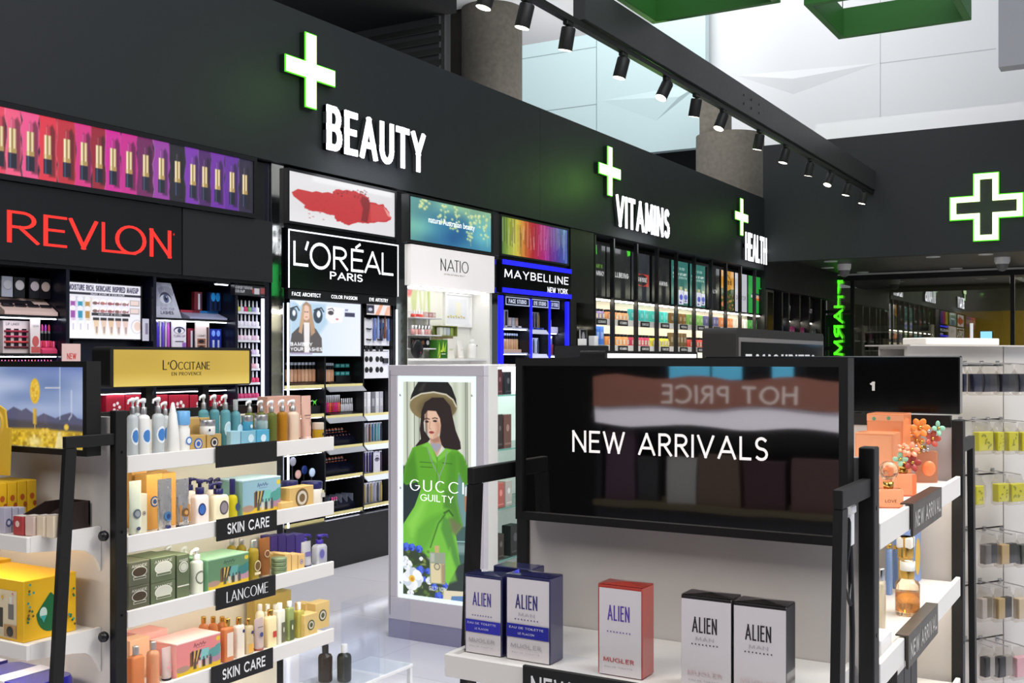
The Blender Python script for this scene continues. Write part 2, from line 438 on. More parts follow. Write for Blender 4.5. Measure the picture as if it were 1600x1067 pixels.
struct(MB().box(-14, 9, -4.2, 30, -.1, 0, floor_mat()), 'floor')
FASC = mat('black_fascia_board', (26, 29, 33), .58, scale=6)
DARK = mat('dark_wall_paint', (20, 20, 21), .6)
y_seam = aX(844, 300, XF).y
b = MB()
b.box(XF - .2, XF, -4.1, y_seam - .002, 2.99, 4.12, FASC); b.box(XF - .2, XF, y_seam + .002, 16.9, 2.99, 4.12, FASC)
struct(b, 'wall_left')
struct(MB().box(-6.25, -6.1, -4.1, 21.5, 0, 4.0, DARK), 'wall_left_rear')
struct(MB().box(-6.1, XF - .2, -4.1, 16.9, 2.99, 3.06, DARK), 'ceiling_left')
struct(MB().box(-14, 9, -4.2, -4.0, 0, 6.5, mat('backdrop_black', (16, 16, 18), .7)), 'dark_backdrop')  # unseen dark wall added so the glossy screen reflects black
struct(MB().box(XF - .02, 9, 16.9, 17.1, 3.12, 4.95, FASC), 'wall_back')
struct(MB().box(-6.1, 9, 17.1, 27, 3.25, 3.32, mat('dark_soffit', (52, 51, 48), .4)), 'ceiling')
# fascia over the far bays of the left wall
struct(MB().box(XF - .2, XF, 17.1, YG - .15, 2.72, 3.25, FASC), 'wall_left_far')
# pharmacy glazing
gx0, gx1 = aY(1287, 500, YG).x, 4.0
m1, m2 = aY(1332, 500, YG).x, aY(1582, 500, YG).x
GLZ = bpy.data.materials.new('shop_glass'); GLZ.use_nodes = True
nt = GLZ.node_tree; nt.nodes.clear()
no = nt.nodes.new('ShaderNodeOutputMaterial'); nm = nt.nodes.new('ShaderNodeMixShader'); t_ = nt.nodes.new('ShaderNodeBsdfTransparent'); g_ = nt.nodes.new('ShaderNodeBsdfGlossy')
t_.inputs[0].default_value = (.72, .74, .7, 1); g_.inputs['Roughness'].default_value = .01; nm.inputs[0].default_value = .2
nt.links.new(t_.outputs[0], nm.inputs[1]); nt.links.new(g_.outputs[0], nm.inputs[2]); nt.links.new(nm.outputs[0], no.inputs[0])
for i, (a, c) in enumerate(((gx0, m1 - .04), (m1 + .04, m2 - .04), (m2 + .04, gx1))):
    struct(MB().box(a, c, YG, YG + .02, .1, 3.12, GLZ), 'window_%d' % (i + 1))
b = MB(); b.box(gx0 - .6, gx1, YG - .04, YG + .06, 3.1, 3.25, DARK)
for x in (gx0, m1, m2): b.box(x - .035, x + .035, YG - .03, YG + .05, 0, 3.1, DARK)
zt = aY(1300, 487, YG).z
b.box(gx0, m1, YG - .025, YG + .045, zt - .03, zt + .03, DARK); b.box(gx0, m1, YG - .025, YG + .045, 1.76, 1.83, DARK)
struct(b, 'trim_1')
struct(MB().box(gx0 - .6, gx1, YG - .05, YG - .041, 3.2, 3.235, mat('white_trim_line', (205, 205, 200), .5)), 'trim_2')
struct(MB().box(-6.25, gx0 - .03, YG - .1, YG + .1, 0, 3.25, DARK), 'wall_left_end')
# dispensary behind the glass
struct(MB().box(-7, 9, 26.9, 27, 0, 3.3, mat('olive_wall', (120, 116, 98), .7)), 'wall_dispensary')
light('dispensary_light', 'AREA', (-.5, 24.6, 3.2), 220, (1, .95, .82), (-.5, 24.6, 0), 4, 2)
x0, x1 = aY(1478, 500, 26.6).x, aY(1582, 500, 26.6).x
solo(MB().box(x0, x1 + 2, 26.6, 26.7, 0, 2.66, mat('ochre_board', (150, 122, 22), .6)), 'partition_board', 'dull yellow board on the dispensary wall behind the glass', 'board')
t = thing('dispensary_shelving', 'pale open shelving with boxes seen through the pharmacy glass', 'shelving', (aY(1400, 500, 25.5).x, 25.5, 0))
b = MB(); b.box(-.75, -.7, 0, .4, 0, 2.35, C((170, 168, 158))); b.box(.75, .7, 0, .4, 0, 2.35, C((170, 168, 158))); b.box(-.75, .75, .36, .4, 0, 2.35, C((150, 148, 138))); b.build('carcass', t)
for k in range(5): MB().box(-.7, .7, 0, .36, .5 + k * .42, .53 + k * .42, C((190, 188, 178))).build('shelf', t)
for k in range(8):
    c = [(120, 120, 110), (90, 90, 84), (150, 140, 120), (70, 72, 70)][k % 4]
    solo(MB().box(-.07, .07, -.08, .08, 0, .26, C(c), .005), 'medicine_box', 'dim medicine box on the shelving behind the pharmacy glass', 'box', (aY(1400, 500, 25.5).x - .56 + (k % 8) * .16, 25.64, 1.7915), 0, 'medicine boxes behind the glass')
# green pharmacy panel and lettering on the narrow pane
t = thing('illuminated_pharmacy_sign', 'upright green mirrored lettering on the narrow glass pane by the dark back wall', 'sign', (gx0 + .3, YG - .06, 0))
for ch, y0, y1 in (('P', 438, 460), ('H', 462, 481), ('A', 483, 505), ('R', 508, 528), ('M', 531, 556), ('A', 559, 578), ('C', 581, 600), ('Y', 603, 622)):
    b = MB(); q0 = aY(1303, y0, YG - .06); q1 = aY(1317, y1, YG - .06)
    L, w = text_polys(ch, .17, .16)
    for q in L[0]:
        b.prism([(q1.x - v * (q1.x - q0.x) - gx0 - .3, q0.z - u / w * (q0.z - q1.z)) for u, v in q], 'y', -.02, .02, EM((92, 232, 40), .9))
    b.build('letter', t)
q = aY(1310, 520, YG + .4)
solo(MB().box(q.x - .28, q.x + .3, YG + .4, YG + .44, 0, zt - .05, C((96, 138, 116), .5)), 'green_board', 'grey green board standing behind the lettered glass pane', 'board')
# downlights and dome cameras under the soffit
for i, (px, py) in enumerate(((1298, 408), (1293, 418), (1348, 425), (1458, 401), (1494, 419), (1540, 397))):
    p = aZ(px, py, 3.25)
    t = thing('downlight', ['recessed downlight in the dark soffit nearest the left corner, front one', 'recessed downlight in the dark soffit at the left corner, just behind another', 'recessed downlight right of the left dome camera', 'recessed downlight in the soffit left below the green cross outline', 'small recessed downlight at the rear of the soffit under the cross', 'recessed downlight in the soffit below the right arm of the cross'][i], 'downlight', (p.x, p.y, 3.25))
    MB().lathe([(.09, -.012), (.11, -.012), (.11, 0), (.09, 0)], WHT2, seg=20).build('trim_ring', t)
    MB().lathe([(0, -.004), (.088, -.004), (.088, 0)], EM((255, 252, 240), 2.2), seg=20).build('lens', t)
for i, (px, py) in enumerate(((1319, 425), (1566, 414))):
    p = aY(px, py, YG - 2.1)
    t = thing('dome_camera', ['white dome security camera above the green lettering', 'white dome security camera on the soffit right of the cross'][i], 'security camera', (p.x, p.y, 3.25))
    MB().lathe([(.12, 0), (.12, -.07), (.1, -.11)], WHT2).build('housing', t)
    MB().lathe([(.1, -.11), (.085, -.17), (.05, -.215), (0, -.23)], C((120, 120, 120), .2)).build('dome', t)

# ---- the hall above
WALLW = mat('hall_white_plaster', (236, 236, 238), .7, scale=3)
PALE = mat('pale_blue_glass_panel', (205, 226, 228), .35, scale=2)
CONC = mat('concrete', (112, 106, 97), .8, bump=.25, scale=14, mottle=.35)
b = MB(); yw = 20.4
b.box(aY(1098, 100, yw).x, 9, yw, yw + .3, 4.6, 10, WALLW)
# folded creases in the white bulkhead
for (ax, ay, bx, by, cx, cy) in ((1150, 118, 1375, 98, 1240, 124),):
    A, B, Cc = aY(ax, ay, yw), aY(bx, by, yw), aY(cx, cy, yw)
    b.add([(A.x, yw, A.z), (B.x, yw, B.z), (Cc.x, yw - .05, Cc.z), (Cc.x, yw, Cc.z - .28)], [(0, 1, 2), (0, 2, 3), (2, 1, 3)], WALLW)
for p0, p1 in (((1375, 99), (1556, 76)), ((1375, -40), (1375, 215))):
    A, B = aY(*p0, yw), aY(*p1, yw)
    b.prism([(A.x, A.z - .006), (B.x, B.z - .006), (B.x + (.012 if p0[0] == p1[0] else 0), B.z + .006), (A.x + (.012 if p0[0] == p1[0] else 0), A.z + .006)], 'y', yw - .004, yw, C((190, 190, 194)))
struct(b, 'wall_hall_back')
struct(MB().box(aY(1275, 200, 16.95).x, 9, 16.9, 17.3, 4.95, 5.2, WALLW), 'trim_3')
struct(MB().box(aY(1560, 50, 14).x, 9, 14, 14.25, 5.02, 10, mat('hall_grey_bulkhead', (170, 170, 174), .7)), 'wall_hall_right')
b = MB(); yp = 20.0; zb = aY(1065, 225, yp).z
xa, xs, xe = aY(812, 100, yp).x, aY(932, 100, yp).x, aY(1102, 100, yp).x
b.box(xa - 1, xs - .008, yp, yp + .2, zb - 1.6, 13, PALE); b.box(xs + .008, xe, yp, yp + .2, zb - .1, 13, PALE)
for py in (92, 178):
    A, B = aY(816, py, yp), aY(932, py - 19, yp); b.box(A.x, xs, yp - .004, yp, A.z - .007, A.z + .007, C((150, 168, 170)))
A, B, D = aY(940, 157, yp), aY(1100, 128, yp), aY(1025, 145, yp)
b.add([(A.x, yp, A.z), (B.x, yp, B.z), (D.x + .5, yp - .05, D.z - .15), (D.x, yp, D.z - .55)], [(0, 1, 2), (0, 2, 3), (2, 1, 3)], PALE)
struct(b, 'wall_hall_left')
struct(MB().box(-14, -6.3, 21.4, 21.6, 0, 9, DARK), 'wall_hall_far')
struct(MB().box(-11.2, -6.0, 13.6, 16.4, 7.0, 7.2, WALLW), 'ceiling_hall')
# dark plant room wall with louvres above the left fascia
GRL = mat('grey_louvre', (62, 62, 60), .5)
yl = 13.0; A, B = aY(540, 48, yl), aY(684, 20, yl)
b = MB(); b.box(-14, B.x + .02, yl, yl + .3, 3.5, 8, mat('plant_room_wall', (58, 60, 60), .7)); struct(b, 'wall_plant_room')
t = thing('louvre_grille', 'grey louvred grille high above the left black fascia', 'grille', ((A.x + B.x) / 2, yl, 4.0))
hw = (B.x - A.x) / 2 + .15
b = MB(); b.box(-hw, hw, -.05, 0, 0, .06, GRL); b.box(-hw, hw, -.05, 0, A.z - 4 - .03, A.z - 4 + .03, GRL); b.box(hw - .06, hw, -.05, 0, .06, A.z - 4.03, GRL); b.box(-hw, -hw + .06, -.05, 0, .06, A.z - 4.03, GRL); b.build('frame', t)
b = MB(); n = 14
for k in range(n):
    z = .1 + k * (A.z - 4.2) / n; b.prism([(-.005, z + .09), (-.045, z), (-.045, z + .012), (-.005, z + .102)], 'x', -hw + .06, hw - .06, GRL)
b.build('louvre_blades', t)
struct(MB().box(-14, -8.6, 6.5, 13.0, 6.5, 6.7, mat('black_ceiling', (16, 16, 16), .8)), 'ceiling_plant_room')
q0, q1 = aY(686, 60, 14.2), aY(722, 60, 14.2)
struct(MB().box(q0.x, q1.x + .2, 14.2, 14.9, 0, 7, mat('dark_concrete_pier', (50, 47, 43), .8, scale=12)), 'trim_4')
def column(px0, px1, d, ztop, label, cap=None, zb=0, ctop=9):
    a = ((px0 + px1) / 2 - 800) / F; x, y = d * (a * cC - cS), d * (a * cS + cC); r = (px1 - px0) / 2 / F * d
    t = thing('concrete_column', label, 'column', (x, y, zb)); ztop -= zb
    MB().lathe([(r, 0), (r, ztop)], CONC, seg=40).build('shaft', t)
    if cap:
        w = cap * d / F / 2; MB().box(-w - .26, w - .26, -w * .8, w * .8, ztop, ctop, CONC, .02).build('pier', t)
column(721, 816, 17.0, 7.0, 'round grey concrete column rising behind the black fascia, with white ceiling above')
column(1088, 1193, 19.0, EYE + 347 / F * 19.0, 'wide concrete column with a square pier on top, near the black back wall', 42, 3.32, 6.47 - 3.32)

# ---- beam with lighting track
XB = -3.73; q = aX(905, 40, XB); yb = q.y
t = thing('ceiling_beam', 'long black steel beam running to the back wall below the white bulkhead', 'beam', (XB, yb, 4.06))
BEAM = mat('beam_steel', (52, 52, 53), .4)
MB().box(-.05, .05, 0, 16.9 - yb, .06, .34, BEAM).build('beam_web', t)
b = MB()
for z in (.15, .24):
    for k in range(3): b.lathe([(.013, 0), (.013, .056)], BLKP, (0, aX(1155 + k * 12, 160, XB).y - yb, z), 10, 'x')
b.build('bolts', t)
MB().box(-.025, .025, -5, 16.9 - yb, 0, .045, BLK).build('lighting_track', t)
spots = [(663, 18), (823, 30), (888, 72), (974, 111), (1042, 150), (1088, 172), (1130, 196), (1187, 224), (1228, 249), (1266, 268), (1298, 284), (1325, 299), (1350, 308)]
PXS = ['nearest the camera, half cut by the top of the picture', 'second from the camera', 'hanging just below the near end of the beam', 'fourth along the beam', 'fifth along, tilted with its lens showing', 'sixth along, turned away', 'seventh along, in front of the second concrete column', 'eighth along the beam', 'ninth along the beam', 'tenth along the beam', 'eleventh along the beam', 'twelfth, next to last before the back wall', 'last before the black back wall']
tilts = [-10, -6, 2, -8, -28, 4, -22, 2, -8, 3, -24, -5, -5]
for i, (px, py) in enumerate(spots):
    y = aX(px, py - 20, XB).y
    if i == 0: y = aX(663, 0, XB - .3).y + .3
    t = thing('track_spotlight', 'black cylinder track spotlight, ' + PXS[i], 'spotlight', (XB, y, 4.06), 0, 'spotlights on the track')
    a = math.radians(tilts[i]); Rm = Matrix.Rotation(a, 4, 'X') @ Matrix.Rotation(math.radians(12), 4, 'Y')
    MB().box(-.02, .02, -.05, .05, -.03, 0, BLK, .004).build('track_adapter', t)
    MB().lathe([(.008, -.03), (.008, -.062)], BLK, seg=8).build('stem', t)
    b = MB().lathe([(.001, .02), (.05, .02), (.053, .01), (.053, -.14), (.05, -.145), (.05, -.141)], BLK, seg=24); h = b.build('lamp_head', t); h.location = (0, 0, -.062); h.rotation_euler = Rm.to_euler()
    l = MB().lathe([(0, -.1435), (.05, -.1435)], EM((255, 250, 235), 3), seg=24).build('lens', h)
    light('spot_beam', 'SPOT', (XB + .02, y, 3.82), 120, (1, .94, .84), (XB - 1.0 if i % 2 else XB + .4, y + (.2 if i % 3 else -.3), 1.0), .04, angle=62, blend=.7)
# ---- hanging green frames
GRN = mat('green_frame_enamel', (38, 96, 32), .45)
for (px, py, px2, dpt, lab) in ((1310, 62, 1518, 1.2, 'green square hanging frame at the top right, the nearer to the grey bulkhead'), (1020, 38, 1220, 1.2, 'green square hanging frame at the top, left of the other green frame')):
    p = aZ(px, py, 4.5); w = (aY(px2, 20, p.y).x - p.x)
    t = thing('hanging_light', lab, 'light frame', (p.x + w / 2, p.y - w / 2, 4.5), 0, 'green hanging frames')
    k, h = .06, .26
    for x0, x1, y0, y1 in ((-w / 2, w / 2, w / 2 - k, w / 2), (-w / 2, w / 2, -w / 2, -w / 2 + k), (-w / 2, -w / 2 + k, -w / 2 + k, w / 2 - k), (w / 2 - k, w / 2, -w / 2 + k, w / 2 - k)):
        MB().box(x0, x1, y0, y1, 0, h, GRN, .004).build('bar', t)
    for sx in (-1, 1):
        for sy in (-1, 1): MB().lathe([(.004, h), (.004, 2.6)], BLK, (sx * (w / 2 - .05), sy * (w / 2 - .05), 0), 6).build('wire', t)

# ---- big lit signs on the left fascia
def wallbox(pa, pb, X):
    """two photo corners on a plane facing +X -> y0,y1,z0,z1 (z from the left edge)"""
    A, B = aX(*pa, X), aX(*pb, X); return A.y, B.y, A.z, B.z
def inset(P, k):
    out = []
    for i in range(len(P)):
        p, c, n = P[i - 1], P[i], P[(i + 1) % len(P)]
        d0 = np.sign(np.array(c) - np.array(p)); d1 = np.sign(np.array(n) - np.array(c))
        out.append((c[0] - k * (d0[1] + d1[1]), c[1] + k * (d0[0] + d1[0])))
    return out
def plus_sign(pl, pr, pt, pbm, arm_px, X, label, glow):
    Y0, Y1 = aX(pl, 300, X).y, aX(pr, 300, X).y; mid = (pl + pr) / 2; Zt, Zb = aX(mid, pt, X).z, aX(mid, pbm, X).z
    Yc, Zc = (Y0 + Y1) / 2, (Zt + Zb) / 2; hw, hh = (Y1 - Y0) / 2, (Zt - Zb) / 2; aw = arm_px
    t = thing('lit_plus_sign', label, 'sign', (X, Yc, Zc), R90)
    P = [(-aw, -hh), (aw, -hh), (aw, -aw), (hw, -aw), (hw, aw), (aw, aw), (aw, hh), (-aw, hh), (-aw, aw), (-hw, aw), (-hw, -aw), (-aw, -aw)]
    MB().prism(P, 'y', .01, .055, C((12, 38, 14))).build('green_return', t)
    MB().prism(P, 'y', .0, .01, EM((80, 220, 30), .9)).build('green_edge', t)
    MB().prism(inset(P, .007), 'y', -.003, 0, mat('lit_plus_face', (250, 255, 225), emit=1.25, ecol=(240, 255, 200))).build('lit_face', t)
    light('plus_glow', 'POINT', (X + .5, Yc, Zc - .1), glow * 1.8, (.35, 1, .12), size=.7)
def letters(txt, pl, pr, ytl, ybl, X, label, pv, sx, gap, glow=0):
    Y0, Y1 = aX(pl, 300, X).y, aX(pr, 300, X).y; Zt, Zb = aX(pl, ytl, X).z, aX(pl, ybl, X).z
    t = thing('lit_lettering', label, 'sign', (X, (Y0 + Y1) / 2, Zb), R90)
    L, w = text_polys(txt, pv, pv * .8, gap, sx); k = (Y1 - Y0) / w; h = Zt - Zb
    for g in L:
        b = MB(); c = MB()
        for q in g:
            P = [(u * k - (Y1 - Y0) / 2, v * h) for u, v in q]
            b.prism(P, 'y', -.004, .006, WGLOW); c.prism(P, 'y', .006, .04, C((46, 46, 52), .5))
        lt = b.build('letter', t); c.build('letter_return', lt)
    if glow: light('letter_glow', 'AREA', (X + .12, (Y0 + Y1) / 2, Zb - .1), glow, (.9, .93, 1), (X - .3, (Y0 + Y1) / 2, Zb - .1), 1, .2)
XS = XF + .055
plus_sign(446, 524, 52, 169, .062, XS, 'green edged lit plus sign left above the nearest white lettering', 2.2)
letters('BEAUTY', 511, 664, 163, 233, XS, 'white lit lettering reading BEAUTY on the black fascia', .185, .74, .13, 1.5)
plus_sign(936, 970, 229, 306, .062, XS, 'green edged lit plus sign left above the lettering VITAMINS', 6)
letters('VITAMINS', 963, 1046, 303, 353, XS, 'white lit lettering reading VITAMINS on the black fascia', .185, .74, .13, 1.2)
plus_sign(1149, 1169, 310, 368, .062, XS, 'green edged lit plus sign above the lettering HEALTH, farthest of the three', 2)
letters('HEALTH', 1165, 1198, 362, 406, XS, 'white lit lettering reading HEALTH at the far end of the fascia', .185, .74, .13, .8)
# outlined cross on the back wall
A, B = aY(1485, 330, 16.86), aY(1598, 330, 16.86); xc, zc = (A.x + B.x) / 2, aY(1541, 323, 16.86).z; hw = (B.x - A.x) / 2
t = thing('outlined_green_cross', 'green neon outline of a pharmacy cross on the black back wall', 'sign', (xc, 16.87, zc))
aw = hw * .335; hh = aY(1541, 271, 16.86).z - zc
P = [(-aw, -hh), (aw, -hh), (aw, -aw), (hw, -aw), (hw, aw), (aw, aw), (aw, hh), (-aw, hh), (-aw, aw), (-hw, aw), (-hw, -aw), (-aw, -aw)]
k = .075
Q = inset(P, k); b = MB(); n = len(P)
for i in range(n):
    j = (i + 1) % n; b.prism([P[i], P[j], Q[j], Q[i]], 'y', -.02, .02, mat('lit_cross_outline', (235, 255, 205), emit=1.5, ecol=(225, 255, 175)))
b.build('lit_outline', t)
O = inset(P, -.012); b = MB()
for i in range(n):
    j = (i + 1) % n; b.prism([O[i], O[j], P[j], P[i]], 'y', -.012, .02, EM((70, 220, 20), .9))
b.build('green_edge', t)
light('cross_glow', 'POINT', (xc, 16.5, zc), 1.2, (.35, 1, .12), size=.4)

# ================================================================ GONDOLAS IN FRONT
def decals(mb, w, h, y, items):
    """flat printed marks; x in -.5..+.5 of w, z in 0..1 of h"""
    k = 0
    for it in items:
        k += 1; yy = y - .0004 * k
        if it[0] == 'r': mb.rect(it[1] * w, it[2] * w, it[3] * h, it[4] * h, yy, C(it[5]))
        elif it[0] == 'e': mb.ell(it[1] * w, it[2] * h, it[3] * w, it[4] * w, yy, C(it[5]))
        elif it[0] == 'p': mb.flat([(p[0] * w, p[1] * h) for p in it[1]], yy, C(it[2]))
        elif it[0] == 't': text(mb, it[1], it[2] * w, it[3] * w, it[4] * h, it[5] * h, yy, C(it[6]), *(it[7] if len(it) > 7 else (.13,)))
    return mb
def carton(name, label, loc, rz, w, d, h, col, items=(), side=(), top=None, cat='box', group=None, bev=.0012, film=False):
    m = C(col, .4, coat=.6) if film else C(col, .45)
    b = MB().box(-w / 2, w / 2, -d / 2, d / 2, 0, h, m, bev)
    if top: b.rect  # lid
    if top: b.add([(-w / 2 + .001, -d / 2 + .001, h + .0004), (w / 2 - .001, -d / 2 + .001, h + .0004), (w / 2 - .001, d / 2 - .001, h + .0004), (-w / 2 + .001, d / 2 - .001, h + .0004)], [(0, 1, 2, 3)], C(top))
    if not items and not side: return solo(b, name, label, cat, loc, rz, group)
    t = thing(name, label, cat, loc, rz, group); b.build('carton', t)
    if items: decals(MB(), w, h, -d / 2 - .0004, items).build('printed_front', t)
    if side:
        o = decals(MB(), d, h, -w / 2 - .0004, side).build('printed_side', t); o.rotation_euler = (0, 0, R90 if True else 0)
    return t
def pump(name, label, loc, rz, w, h, body, cap, lab=None, lrim=None, group=None, sq=0, hb=.72, collar=True, nd=-1, dk=1.0):
    """dispenser bottle; hb = shoulder height share, sq = depth of a flat rectangular body (share of w)"""
    t = thing(name, label, 'bottle', loc, rz, group); r = w / 2; b = MB(); H = h * hb
    if sq:
        b.rloft([(w * .9, w * sq * .9, .006, 0), (w, w * sq, .008, .006), (w, w * sq, .008, H - .012), (w * .86, w * sq * .8, .008, H - .003), (w * .4, w * .36, .006, H), (w * .34, w * .34, .006, H + .006)], body); dep = w * sq / 2
    else:
        b.lathe([(0, 0), (r * .92, 0), (r, .006), (r, H * .9), (r * .93, H * .945), (r * .7, H * .98), (r * .42, H), (r * .42, H + .005)], body); dep = r
    b.build('body', t)
    c = MB(); rc = min(r * .5, .016)
    c.lathe([(rc, H + .002), (rc, H + (h - H) * .42), (rc * .9, H + (h - H) * .45)], SILV if collar is True else (collar or cap)); c.build('collar', t)
    p = MB(); p.lathe([(rc * .42, H + (h - H) * .42), (rc * .42, H + (h - H) * .7), (rc * .75, H + (h - H) * .72), (rc * .8, h - .003), (rc * .5, h)], cap)
    z = h - (h - H) * .14
    p.tube([(0, 0, z), (nd * w * .34, -.004, z), (nd * w * .62, -.006, z - .002), (nd * w * .68, -.006, z - .012)], [.0055, .005, .0042, .0032], cap, 8); p.build('pump_head', t)
    if lab:
        l = MB()
        if sq:
            l.ell(.1 * w * nd * -1, H * .52, w * .3, w * .36, -dep - .0006, C(lrim or lab)); l.ell(.1 * w * nd * -1, H * .52, w * .22, w * .27, -dep - .001, C(lab))
        else:
            for k_, (aw, hh, cc) in enumerate(((.95, .2, lrim or lab), (.72, .145, lab))):
                rr = r * (1.012 + .006 * k_); n = 12; up = []; lo = []
                for i in range(n + 1):
                    u = -1 + 2 * i / n; a = u * aw; s_ = math.sqrt(max(0, 1 - u * u))
                    x, y = rr * math.sin(a), -rr * math.cos(a); up.append((x, y, H * (.5 + hh * s_))); lo.append((x, y, H * (.5 - hh * s_)))
                l.add(up + lo, [(i, i + 1, n + 2 + i, n + 1 + i) for i in range(n)], C(cc))
        l.build('label', t)
    return t
def bottle(name, label, loc, rz, w, h, body, cap, group=None, sq=0, hb=.78, lab=None, cw=.42, fill=None, cat='bottle'):
    """capped bottle"""
    t = thing(name, label, cat, loc, rz, group); r = w / 2; H = h * hb; b = MB()
    if sq:
        b.rloft([(w * .95, w * sq * .95, .005, 0), (w, w * sq, .007, .004), (w, w * sq, .007, H - .008), (w * .9, w * sq * .88, .007, H - .001), (w * cw, w * cw, .005, H), (w * cw, w * cw, .005, H + .004)], body); dep = w * sq / 2
    else:
        b.lathe([(0, 0), (r * .93, 0), (r, .005), (r, H * .86), (r * .85, H * .95), (r * cw, H), (r * cw, H + .004)], body); dep = r
    b.build('body', t)
    if fill: MB().lathe([(0, .008), (r * .88, .008), (r * .88, H * .62), (0, H * .62)], fill).build('contents', t) if not sq else MB().rloft([(w * .86, w * sq * .84, .005, .008), (w * .86, w * sq * .84, .005, H * .7)], fill).build('contents', t)
    rc = max(r * cw * 1.1, .006)
    MB().lathe([(rc, H + .002), (rc * 1.03, H + .004), (rc * 1.03, h - .002), (rc * .94, h), (0, h)], cap).build('cap', t)
    if lab: decals(MB(), w, H, -dep * 1.0 - .0008, lab).build('label', t)
    return t
def tube(name, label, loc, rz, w, h, body, cap, group=None, lab=None, capf=.1):
    """cosmetics tube standing on its cap, flat crimped top"""
    t = thing(name, label, 'tube', loc, rz, group); hc = h * capf
    R = []
    for z, ww, dd in ((hc, w * .8, w * .62), (hc + h * .2, w * .88, w * .58), (h * .6, w * .96, w * .34), (h * .93, w, w * .05), (h, w, w * .04)):
        R.append([(ww / 2 * math.cos(a), dd / 2 * math.sin(a), z) for a in [2 * math.pi * i / 20 for i in range(20)]])
    MB().loft(R, body).build('tube_body', t)
    MB().lathe([(w * .36, 0), (w * .38, .002), (w * .38, hc), (w * .3, hc)], cap).build('cap', t)
    if lab:
        l = MB(); decals(l, w, h, 0, lab); ys = lambda z: -(w * .31 * max(0, 1 - (z - hc) / (h - hc)) + .004)
        l.v = [(x, ys(z) - .0015 + y + .0 * x + (x * x) / (w * .9) * (1 - z / h), z) for x, y, z in l.v]; l.build('label', t)
    return t
def jar(name, label, loc, rz, w, h, body, lid, group=None, lab=None, lidf=.38):
    t = thing(name, label, 'jar', loc, rz, group); r = w / 2; hl = h * lidf
    MB().lathe([(0, 0), (r * .9, 0), (r, .004), (r, h - hl - .003), (r * .93, h - hl)], body, seg=24).build('body', t)
    MB().lathe([(r * .99, h - hl), (r * 1.01, h - hl + .002), (r * 1.01, h - .002), (r * .96, h), (0, h)], lid, seg=24).build('lid', t)
    if lab: decals(MB(), w, h, -r - .0008, lab).build('label', t)
    return t
def ellipsoid(mb, c, r, m, rot=None, n=10):
    M = (rot or Matrix.Identity(3)); rings = []
    for i in range(n + 1):
        a = math.pi * i / n
        rings.append([tuple(Vector(c) + M @ Vector((r[0] * math.sin(a) * math.cos(b), r[1] * math.sin(a) * math.sin(b), r[2] * math.cos(a)))) for b in [2 * math.pi * k / 12 for k in range(12)]])
    return mb.loft(rings, m, caps=False)

def spell(parent, s, x0, x1, z0, z1, y, m, pv=.12, ph=None, gap=.16, sx=1.0, caps=None):
    L, w = text_polys(s, pv, ph, gap, sx, caps); k = (x1 - x0) / w
    for g in L:
        if not g: continue
        b = MB()
        for q in g: b.flat([(x0 + a * k, z0 + c * (z1 - z0)) for a, c in q], y, m)
        b.build('letter', parent)
GREYP = mat('grey_back_panel', (206, 201, 198), .5)
SHELFW = mat('shelf_white', (234, 230, 225), .4)
# --------------------------------------------- end displays
def end_frame(t, xl, xr, y, zt, leg_y, panel, back=1):
    """two posts, panel, arms and raked legs; local coordinates relative to t"""
    s = back
    for x in (xl, xr):
        b = MB().box(x - .014, x + .014, y - .02, y + .02, 0, zt, BLK, .002)
        for z in (.62, .86, 1.1, 1.33): b.lathe([(.004, 0), (.004, .0155)], BLKG, (x, y, z), 8, 'x')
        b.build('post', t)
    MB().box(xl + .014, xr - .014, y - .012, y + .012, .12, zt - .02, panel).build('back_panel', t)
    for x in (xl, xr):
        MB().box(x - .008, x + .008, min(leg_y - .0175 * s, y - .02 * s), max(leg_y - .0175 * s, y - .02 * s), 1.352, 1.385, BLK, .0015).build('arm', t)
        dy = .09 * s
        MB().prism([(leg_y - .0175, 1.3515), (leg_y + .0175, 1.3515), (leg_y + .0175 - dy, 0), (leg_y - .0175 - dy, 0)], 'x', x - .008, x + .008, BLK).build('leg', t)
def end_shelf(t, x0, x1, y0, y1, z, name='shelf', gus=.13, glow=True):
    b = MB().box(x0 + .0125, x1 - .0125, y0 + .012, y1, z - .018, z - .006, SHELFW); b.box(x0, x1, y0, y0 + .012, z - .042, z, SHELFW, .0015)
    o = b.build(name, t)
    for x in (x0, x1 - .012):
        P = [(y0 + .012, z), (y1, z), (y1, z - gus)] + [(y1 - .004 - (.09 * (1 - math.cos(a))), z - gus + .075 * math.sin(a)) for a in (.3, .7, 1.1, 1.57)] + [(y0 + .012, z - .042)]
        MB().prism(P, 'x', x, x + .012, SHELFW).build('bracket', o)
    if glow:
        MB().box(x0 + .03, x1 - .03, y0 + .014, y0 + .034, z - .024, z - .0185, LEDW).build('led_strip', o)
def side_bay(t, xs, xf, y0, y1, zs, panel, sgn=1):
    """spine panel at xs, lit shelves out to xf"""
    for z in zs:
        b = MB().box(xs + .012, xf - .012, y0, y1, z - .03, z - .015, SHELFW); b.box(xf - .012, xf, y0, y1, z - .05, z, SHELFW, .0015)
        o = b.build('shelf', t)
        MB().box(xf - .032, xf - .02, y0 + .02, y1 - .02, z - .0365, z - .0305, LEDW).build('led_strip', o)

